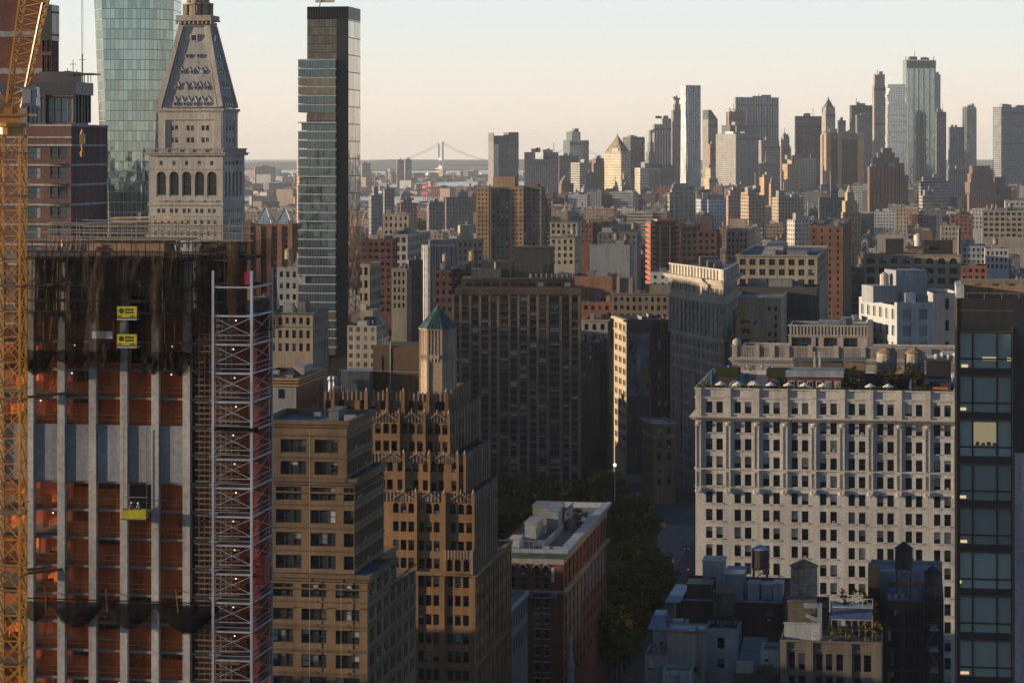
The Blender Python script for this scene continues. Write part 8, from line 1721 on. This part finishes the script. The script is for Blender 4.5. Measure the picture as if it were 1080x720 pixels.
for s in (-16, 16):
    pt = lambda t: ax + dv * L_ * t + nv * s + Vector((0, 0, dz + 14 + (tz - dz - 14) * (2 * t - 1) ** 2)); [b.bar(pt(i / 20), pt((i + 1) / 20), 1.7) for i in range(20)]
    for e, d_ in ((ax, -1), (bx, 1)): pe = lambda t: e + dv * d_ * 420 * t + nv * s + Vector((0, 0, tz - (tz - dz) * t ** .8)); [b.bar(pe(i / 6), pe((i + 1) / 6), 1.7) for i in range(6)]
b.build('cable', M['metal'], BR, (.2, .2, .21))
# --- harbour gantry cranes
for k, px in enumerate((449.5, 454.5, 459.5, 504, 511)):
    t = empty('harbour_crane', ('leftmost of three pale red harbour cranes beside the water', 'middle of three pale red harbour cranes beside the water', 'rightmost of three pale red harbour cranes beside the water', 'left one of two pink harbour cranes just left of the big apartment slab', 'right one of two pink harbour cranes just left of the big apartment slab')[k], 'harbour crane', (X(px, 6500), 6500, 0), .4, 'harbour cranes'); b = MB()
    for sx in (-6, 6):
        for sy in (-8, 8): b.bar((sx, sy, 0), (sx, sy, 34), 2)
    b.bar((-6, -8, 14), (6, -8, 14), 1.6); b.bar((-6, 8, 14), (6, 8, 14), 1.6); b.box(-7, 7, -9, 9, 33, 36); b.build('portal', M['paint'], t, (.55, .15, .13)); b = MB(); b.bar((0, -12, 37), (0, 26, 37), 2.2); b.bar((-6, -28, 52), (0, -9, 37), 1.6); b.bar((0, 0, 36), (0, 0, 50), 1.6); b.bar((0, 0, 50), (0, 24, 38), .9); b.build('boom', M['paint'], t, (.55, .16, .14))

# ================================================================ infill of the street blocks
PAL = [('red brick', (.20, .085, .055)), ('brown brick', (.16, .105, .075)), ('tan brick', (.30, .215, .14)), ('cream rendered', (.42, .35, .265)), ('grey rendered', (.24, .24, .245)), ('white painted', (.47, .46, .45)), ('dark brown', (.095, .07, .06)), ('pinkish brick', (.31, .18, .14)), ('dark grey', (.11, .115, .12))]
marks = [('slim black tower', 345, 1000), ('terracotta complex', 286, 1350), ('dark red brick flats', 397, 1210), ('long pale loft', 430, 1340), ('ribbed silver tower', 463, 1190), ('big apartment slab', 527, 1690), ('brown apartment slab', 545, 840), ('teal corniced loft', 594, 1720), ('windowless brick wall', 622, 1150), ('orange construction frame', 700, 1300), ('grey arched loft', 680, 1040), ('wedge building', 742, 900), ('dark belfry tower', 745, 1380), ('cream office block', 778, 1420), ('long arcaded loft', 820, 1060), ('tall brown brick block', 872, 1260), ('striped windowless slab', 890, 4300), ('sunlit deco tower', 898, 2050), ('red brown stepped tower', 932, 3200), ('slim cream shaft', 950, 2200), ('arched tan loft', 962, 1160), ('tan grid tower', 794, 2400), ('wide tan grid block', 832, 2500), ('ziggurat block', 1038, 3300), ('wide tan factory loft', 1058, 2050), ('white corner office', 942, 705), ('grey deco courthouse', 624, 3500), ('cream pyramid tower', 652, 4000), ('municipal block', 690, 3950), ('rippled steel tower', 732, 4450), ('grey tan deco loft', 718, 2750), ('blue white block', 751, 2750), ('pink stepped block', 778, 2650), ('harbour side flats', 410, 2550), ('wide dark slab flats', 484, 2600), ('dark grey green slab', 877, 2450), ('blue grey office slab', 571, 3900), ('long grey warehouse', 651, 1650), ('tan banded block', 984, 2800)]
used = {}
def lowrise_mesh(w, d, h, seed, uvs, col=None):
    q = random.Random(seed); b = MB(); b.prism([(0, 0), (w, 0), (w, d), (0, d)], 0, h, 0, cap=False); t = .5
    for (x0, x1, y0, y1) in ((0, w, 0, t), (0, w, d - t, d), (0, t, t, d - t), (w - t, w, t, d - t)): b.quad((x0, y0, h), (x1, y0, h), (x1, y1, h), (x0, y1, h), mi=0)
    b.quad((t, t, h - .8), (w - t, t, h - .8), (w - t, d - t, h - .8), (t, d - t, h - .8), mi=1)
    for k in range(q.randint(2, 7)):
        bw, bd, bh = q.uniform(2, max(2.5, w * .35)), q.uniform(2, 6), q.uniform(1.2, 3.6); x, y = q.uniform(.6, max(.7, w - bw - .6)), q.uniform(.6, max(.7, d - bd - .6)); b.box(x, x + bw, y, y + bd, h - .8, h - .8 + bh, q.choice((1, 2, 2)))
    for k in range(q.randint(2, 8)): x, y = q.uniform(1, w - 1), q.uniform(1, d - 1); s = q.uniform(.25, .8); b.box(x - s, x + s, y - .4, y + .4, h - .8, h + q.uniform(.4, 2.4), q.choice((0, 1, 2, 2)))
    tank = q.random() < .5
    if tank: x, y = q.uniform(2.2, w - 2.2), q.uniform(2.2, d - 2.2); b.cyl(x, y, h + 1.6, h + 4.8, 1.5, 1.45, 9, 3, base=True); b.cyl(x, y, h + 4.8, h + 5.7, 1.65, 0, 9, 3); [b.bar((x + sx, y + sy, h - .8), (x + sx, y + sy, h + 1.6), .25, mi=3) for sx in (-1, 1) for sy in (-1, 1)]
    return b, tank
RC = [m_plain('tar_roof', (.085, .09, .10), .85, 0, .2, .6, 1.4, .15), m_plain('silver_roof', (.30, .31, .33), .7, 0, .3, .6, 1.2, .15), m_plain('grey_roof', (.16, .165, .17), .85, 0, .2, .6, 1.3, .15)]
PENT = m_plain('pale_bulkhead', (.44, .40, .34), .8); M['oldwood'] = m_plain('old_tank_wood', (.17, .12, .08), .85)
q = random.Random(21); items = []
def clear(px0, px1, D, d):
    for (a, c, D2, d2) in FOOT:
        if px1 > a - .5 and px0 < c + .5 and D < D2 + d2 + 6 and D + d > D2 - 6: return False
    return True
Dn = 930.0
while Dn < 5200:
    dd = q.uniform(15, 26) * (1 if Dn < 2600 else 1.6); px = 255.0 + q.uniform(0, 6); row = q.random()
    while px < 1092:
        wm = q.uniform(7, 20) * (1 if Dn < 2600 else 1.5); pw = wm * FPX / Dn
        inroad = False
        for (p0, p1) in (((24.5, 520), fifth(1800)), ((51, 880), (34, 1180)), ((34, 1180), (-40, 2200))):
            if min(p0[1], p1[1]) - 20 < Dn < max(p0[1], p1[1]):
                xr_ = p0[0] + (p1[0] - p0[0]) * (Dn - p0[1]) / (p1[1] - p0[1]); pr = 540 + xr_ * FPX / Dn
                if px < pr + 15 * FPX / Dn and px + pw > pr - 15 * FPX / Dn: inroad = True
        if not inroad and clear(px, px + pw, Dn, dd) and q.random() > .06:
            base = 12 + 9 * q.random(); r = q.random()
            cap_y = 305 if Dn < 1400 else (262 if Dn < 1900 else (236 if Dn < 2600 else (216 if Dn < 3300 else 194)))
            h = base + (q.uniform(8, 30) if r > .55 else 0) + (q.uniform(10, 26) if r > .9 else 0)
            if Dn > 2600 and r > .72: h += q.uniform(12, 50)
            if px < 480 and Dn > 2400: cap_y = 222
            h = min(h, Zp(cap_y + q.uniform(0, 14), Dn)); h = max(h, 9)
            if not (Dn < 1250 and 640 < px + pw and px < 712 and h > 22): items.append((Dn + q.uniform(-3, 3), px, wm, dd, h, q.random()))
        px += pw + q.choice((.3, .3, .3, 12.0)) * FPX / Dn * (1 if Dn < 3000 else .6)
    Dn += dd + q.choice((1.5, 14.0))
# what shows: nearest cells of a coarse picture of the skyline
hor = {}; vis = []
for it in sorted(items, key=lambda t: t[0]):
    D_, px, wm, dd, h, r = it; y = HOR + (CAMZ - h) * FPX / D_; a, c = int(px), int(px + wm * FPX / D_) + 1; show = 0
    for cpx in range(a, c):
        top = hor.get(cpx, 999)
        if y < top: show += top - y if top < 999 else 6; hor[cpx] = y
    vis.append((show, it))
vis.sort(key=lambda t: -t[0]); solo = [it for s_, it in vis[:240] if s_ > 3]; rest = [it for s_, it in vis if it not in solo]
def rel(px, D, mk):
    n_, mx_, mD = mk
    if D < mD - 160: return 'in front of the'
    if D > mD + 160: return 'behind the'
    return 'left of the' if px < mx_ else 'right of the'
for it in solo:
    D_, px, wm, dd, h, r = it; ci = int(r * 997) % len(PAL); cname, col = PAL[ci]; g = .85 + .3 * ((r * 31) % 1); seed = int(r * 1e6); st = ('g_punch', 'g_punch', 'g_dense', 'g_ribbon', 'g_plain')[int(r * 53) % 5]; ri = int(r * 71) % 3
    b, tank = lowrise_mesh(wm, dd, h, seed, None); cxp = px + wm * FPX / D_ / 2; yt = HOR + (CAMZ - h) * FPX / D_
    size = 'low' if h < 20 else ('mid height' if h < 34 else 'tall'); fl_ = {'g_punch': 'with small windows', 'g_dense': 'with close set windows', 'g_ribbon': 'with ribbon windows', 'g_plain': 'with blank walls'}[st]
    extra = (['with a roof tank'] if tank else []) + [fl_] + [('black roof', 'silver roof', 'grey roof')[ri]]
    best = None
    for mk in sorted(marks, key=lambda m: abs(m[1] - cxp) + abs(m[2] - D_) * .03)[:7]:
        for ex in extra + [extra[0] + ' and ' + extra[-1]]:
            ex2 = ex if ex.startswith('with') else 'with ' + ex; l = f'{size} {cname} building {ex2} {rel(cxp, D_, mk)} {mk[0]}'
            if l not in used and len(l.split()) < 17: best = l; break
        if best: break
    if not best: best = f'{size} {cname} building with {("black", "silver", "grey")[ri]} roof {"far" if D_ > 2500 else "midway"} {rel(cxp, D_, marks[0])} {marks[0][0]}'
    used[best] = 1
    o = b.build('city_building', [M[st], RC[ri], PENT, M['oldwood']], None, tuple(c_ * g for c_ in col), (X(px, D_), D_, 0), G, (2.6 + r, 3.5)); tag(o, best, 'building', 'infill buildings of the street blocks')
mass = [MB() for _ in PAL]
def put(mb, src, x, y, ang):
    i = len(mb.v); ca, sa = cos(ang), sin(ang); mb.v.extend((x + p[0] * ca - p[1] * sa, y + p[0] * sa + p[1] * ca, p[2]) for p in src.v); mb.f.extend(tuple(k + i for k in f) for f in src.f); mb.m.extend(src.m)
for it in rest:
    D_, px, wm, dd, h, r = it; b, tank = lowrise_mesh(wm, dd, h, int(r * 1e6), None); put(mass[int(r * 997) % len(PAL)], b, X(px, D_), D_, G)
# suburbs across the harbour and unseen blocks added on the left to cast shade
for k in range(5200):
    D_ = 5200 + 11500 * q.random() ** 1.25; x = X(q.uniform(-60, 1140), D_)
    if (6000 < D_ < 7150 and -2300 < x < 380) or (8400 < D_ < 10700 and x > -500): continue
    if D_ > 13500 and x > -1800: continue
    b = MB(); w_, d_, h = q.uniform(14, 60), q.uniform(14, 50), q.uniform(7, 14) + (q.uniform(5, 34) if q.random() > .93 else 0); b.prism([(0, 0), (w_, 0), (w_, d_), (0, d_)], 0, h, 0, cap=False); b.quad((0, 0, h), (w_, 0, h), (w_, d_, h), (0, d_, h), mi=1); put(mass[q.randrange(len(PAL))], b, x, D_, q.uniform(-.8, .8))
for k in range(1500):
    D_ = q.uniform(60, 3800); x = X(-20, D_) - 14 - q.uniform(0, 1) ** 1.3 * 900
    b = MB(); w_, d_ = q.uniform(14, 30), q.uniform(16, 30); h = q.uniform(14, 34) + (q.uniform(8, 40) if q.random() > .75 else 0); h = min(h, 20) if 915 < D_ < 995 else h; b.prism([(-w_, 0), (0, 0), (0, d_), (-w_, d_)], 0, h, 0, cap=False); b.quad((-w_, 0, h), (0, 0, h), (0, d_, h), (-w_, d_, h), mi=1); put(mass[q.randrange(len(PAL))], b, x - 4, D_, G)  # added unseen blocks; one stretch kept low to let the sunbeam through
for k in range(66):                                          # added unseen towers, heights and gap shaped to shade the streets
    D_ = 290 + k * 13.0; near = 395 < D_ < 600 or 835 < D_ < 938; x = X(-25, D_) - 6 - (q.uniform(0, 12) if near else q.choice((0, 40, 90, 150)) + q.uniform(0, 25))
    if 938 < D_ < 998: continue
    w_, d_ = q.uniform(22, 34), q.uniform(16, 30); h = q.uniform(24, 42) if D_ < 395 else q.uniform(55, 60) if D_ < 475 else q.uniform(54, 60) if D_ < 600 else q.uniform(70, 100) if D_ < 745 else q.uniform(50, 76) if D_ < 835 else q.uniform(106, 113) if D_ < 938 else q.uniform(60, 100)
    b = MB(); b.prism([(-w_, 0), (0, 0), (0, d_), (-w_, d_)], 0, h, 0, cap=False); b.quad((-w_, 0, h), (0, 0, h), (0, d_, h), (-w_, d_, h), mi=1); put(mass[q.randrange(len(PAL))], b, x, D_, G)
for k in range(26):                                          # unseen midtown towers added behind the viewer for reflections in the glass
    x, y = q.uniform(-620, 620), -q.uniform(260, 1150); w_, d_, h = q.uniform(24, 46), q.uniform(24, 46), q.uniform(110, 240)
    b = MB(); b.prism([(0, 0), (w_, 0), (w_, d_), (0, d_)], 0, h, 0, cap=False); b.quad((0, 0, h), (w_, 0, h), (w_, d_, h), (0, d_, h), mi=1); put(mass[q.randrange(len(PAL))], b, x, y, G)
for k, mb in enumerate(mass):
    if mb.f: tag(mb.build('distant_city_blocks', [M['g_punch'], RC[k % 3], PENT, M['oldwood']], None, PAL[k][1], uvs=(3.0, 3.6)), kind='stuff')
# far woods
bl = MB()
for k in range(2600):
    D_ = 7200 + 10500 * q.random(); x = X(q.uniform(-60, 1140), D_)
    if (8400 < D_ < 10700 and x > -500) or (D_ > 13500 and x > -1800): continue
    s = q.uniform(8, 22); bl.ball((x, D_, s * .25), s, s, s * .55, 6)
tag(bl.build('distant_woods', M['leaf_d']), kind='stuff')

# ================================================================ street life by the junction
def car(label, x, y, rz, c, taxi=False):
    t = empty('parked_car' if 0 else 'car', label, 'car', (x, y, .02), rz, 'cars at the junction'); b = MB(); S_ = [(-2.2, .35), (-2.25, .75), (-1.5, .9), (1.5, .92), (2.2, .78), (2.25, .4)]
    for (x0, z0), (x1, z1) in zip(S_, S_[1:]): b.quad((-.88, x0, z0), (.88, x0, z0), (.88, x1, z1), (-.88, x1, z1))
    b.quad(*[(-.88, p[0], p[1]) for p in S_]); b.quad(*[(.88, p[0], p[1]) for p in reversed(S_)]); b.box(-.86, .86, -2.1, 2.1, .25, .36); b.prism([(-.74, -1.75), (.74, -1.75), (.74, 1.05), (-.74, 1.05)], .9, 1.45, 0, [(-.62, -1.2), (.62, -1.2), (.62, .45), (-.62, .45)]); b.build('body', M['paint'], t, c)
    b = MB(); b.prism([(-.76, -1.6), (.76, -1.6), (.76, .95), (-.76, .95)], .95, 1.36, 0, [(-.67, -1.2), (.67, -1.2), (.67, .5), (-.67, .5)]); b.build('glazing', M['darkglass'], t)
    for sx in (-.82, .82):
        for sy in (-1.35, 1.35): b = MB(); b.prism([(sx - .1, sy + .33 * 0), (sx + .1, sy), (sx + .1, sy + .01), (sx - .1, sy + .01)], .02, .66) if 0 else None; [b.quad((sx - .1, sy + .33 * cos(k * pi / 4), .33 + .33 * sin(k * pi / 4)), (sx + .1, sy + .33 * cos(k * pi / 4), .33 + .33 * sin(k * pi / 4)), (sx + .1, sy + .33 * cos((k + 1) * pi / 4), .33 + .33 * sin((k + 1) * pi / 4)), (sx - .1, sy + .33 * cos((k + 1) * pi / 4), .33 + .33 * sin((k + 1) * pi / 4))) for k in range(8)]; b.build('wheel', M['metal'], t, (.02, .02, .02))
    for sx in (-.65, .65): b = MB(); b.box(sx - .16, sx + .16, -2.28, -2.2, .6, .76); b.build('tail_light', M['redlight'], t)
    return t
cs = [(36.8, 1115, .06, (.3, .3, .3), 'grey car with red tail lights far up the diagonal street'), (43.5, 1062, .06, (.05, .05, .06), 'black car with red tail lights halfway up the diagonal street'), (39.5, 990, .06, (.6, .6, .58), 'white car low at the bend of the diagonal street'), (47.5, 925, .05, (.08, .02, .02), 'dark red car entering the diagonal street from the junction'), (52.0, 848, .04, (.45, .3, .03), 'yellow taxi in the middle of the junction'), (56.5, 800, -.02, (.05, .06, .1), 'dark blue car beside the paved plaza'), (50.0, 775, 0, (.5, .5, .5), 'silver car at the edge of the park'), (67, 792, -.16, (.04, .04, .045), 'black car on the avenue below the paved plaza'), (62.5, 757, -.16, (.55, .55, .53), 'white van like car on the avenue beside the pale block corner'), (58.2, 730, -.16, (.4, .27, .03), 'yellow taxi on the avenue nearest the pale block corner')]
for (x, y, rz, c, lab) in cs: car(lab, x, y, rz, c)
t = empty('traffic_light', 'traffic signal with a red light on a pale post in the junction', 'traffic light', (X(686, 835), 835, 0)); b = MB(); b.cyl(0, 0, 0, 6.4, .14, .1, 8); b.bar((0, 0, 6.1), (-2.6, 0, 6.4), .12); b.build('pole', M['steel'], t, (.55, .55, .55)); b = MB(); b.box(-.2, .2, -.42, -.12, 5.2, 6.5); b.build('signal_head', M['metal'], t, (.05, .05, .04)); b = MB(); b.ball((0, -.44, 6.2), .2, n=8); b.build('red_lamp', M['redlight'], t)
t = empty('flagpole', 'tall pale flagpole with a bright star on top in the park', 'flagpole', (X(648.5, 770), 770, .17)); b = MB(); zt = Zp(493, 770); b.cyl(0, 0, 0, 2.2, .9, .7, 8); b.cyl(0, 0, 2.2, zt, .24, .13, 8); b.build('pole', M['smooth'], t, (.45, .46, .48)); b = MB()
for k in range(5): b.cyl(0, 0, zt, zt + .01, .01, .01, 3) if 0 else None; a_ = k * 2 * pi / 5 + pi / 2; b.bar((0, 0, zt + .7), (.6 * cos(a_), 0, zt + .7 + .6 * sin(a_)), .3)
b.build('star', m_emit('star_lamp', (1, .95, .85), 1.0), t)
lampd = MB()
for k, (px, D_) in enumerate(((705, 760), (716, 735), (677, 870), (661, 905), (640, 960))):
    t = empty('street_lamp', ('street lamp on the avenue pavement left of the pale block', 'street lamp on the avenue nearest the pale block corner', 'street lamp beside the traffic signal', 'street lamp in front of the brown corner block', 'street lamp on the diagonal street by the brown slab')[k], 'street lamp', (X(px, D_), D_, 0), 0, 'street lamps'); b = MB(); b.cyl(0, 0, 0, 8.2, .12, .08, 6); b.bar((0, 0, 8.1), (-1.8, 0, 8.6), .1); b.build('pole', M['metal'], t, (.12, .12, .12)); b = MB(); b.box(-2.4, -1.7, -.15, .15, 8.5, 8.68); b.build('lamp_head', M['metal'], t, (.3, .3, .3))
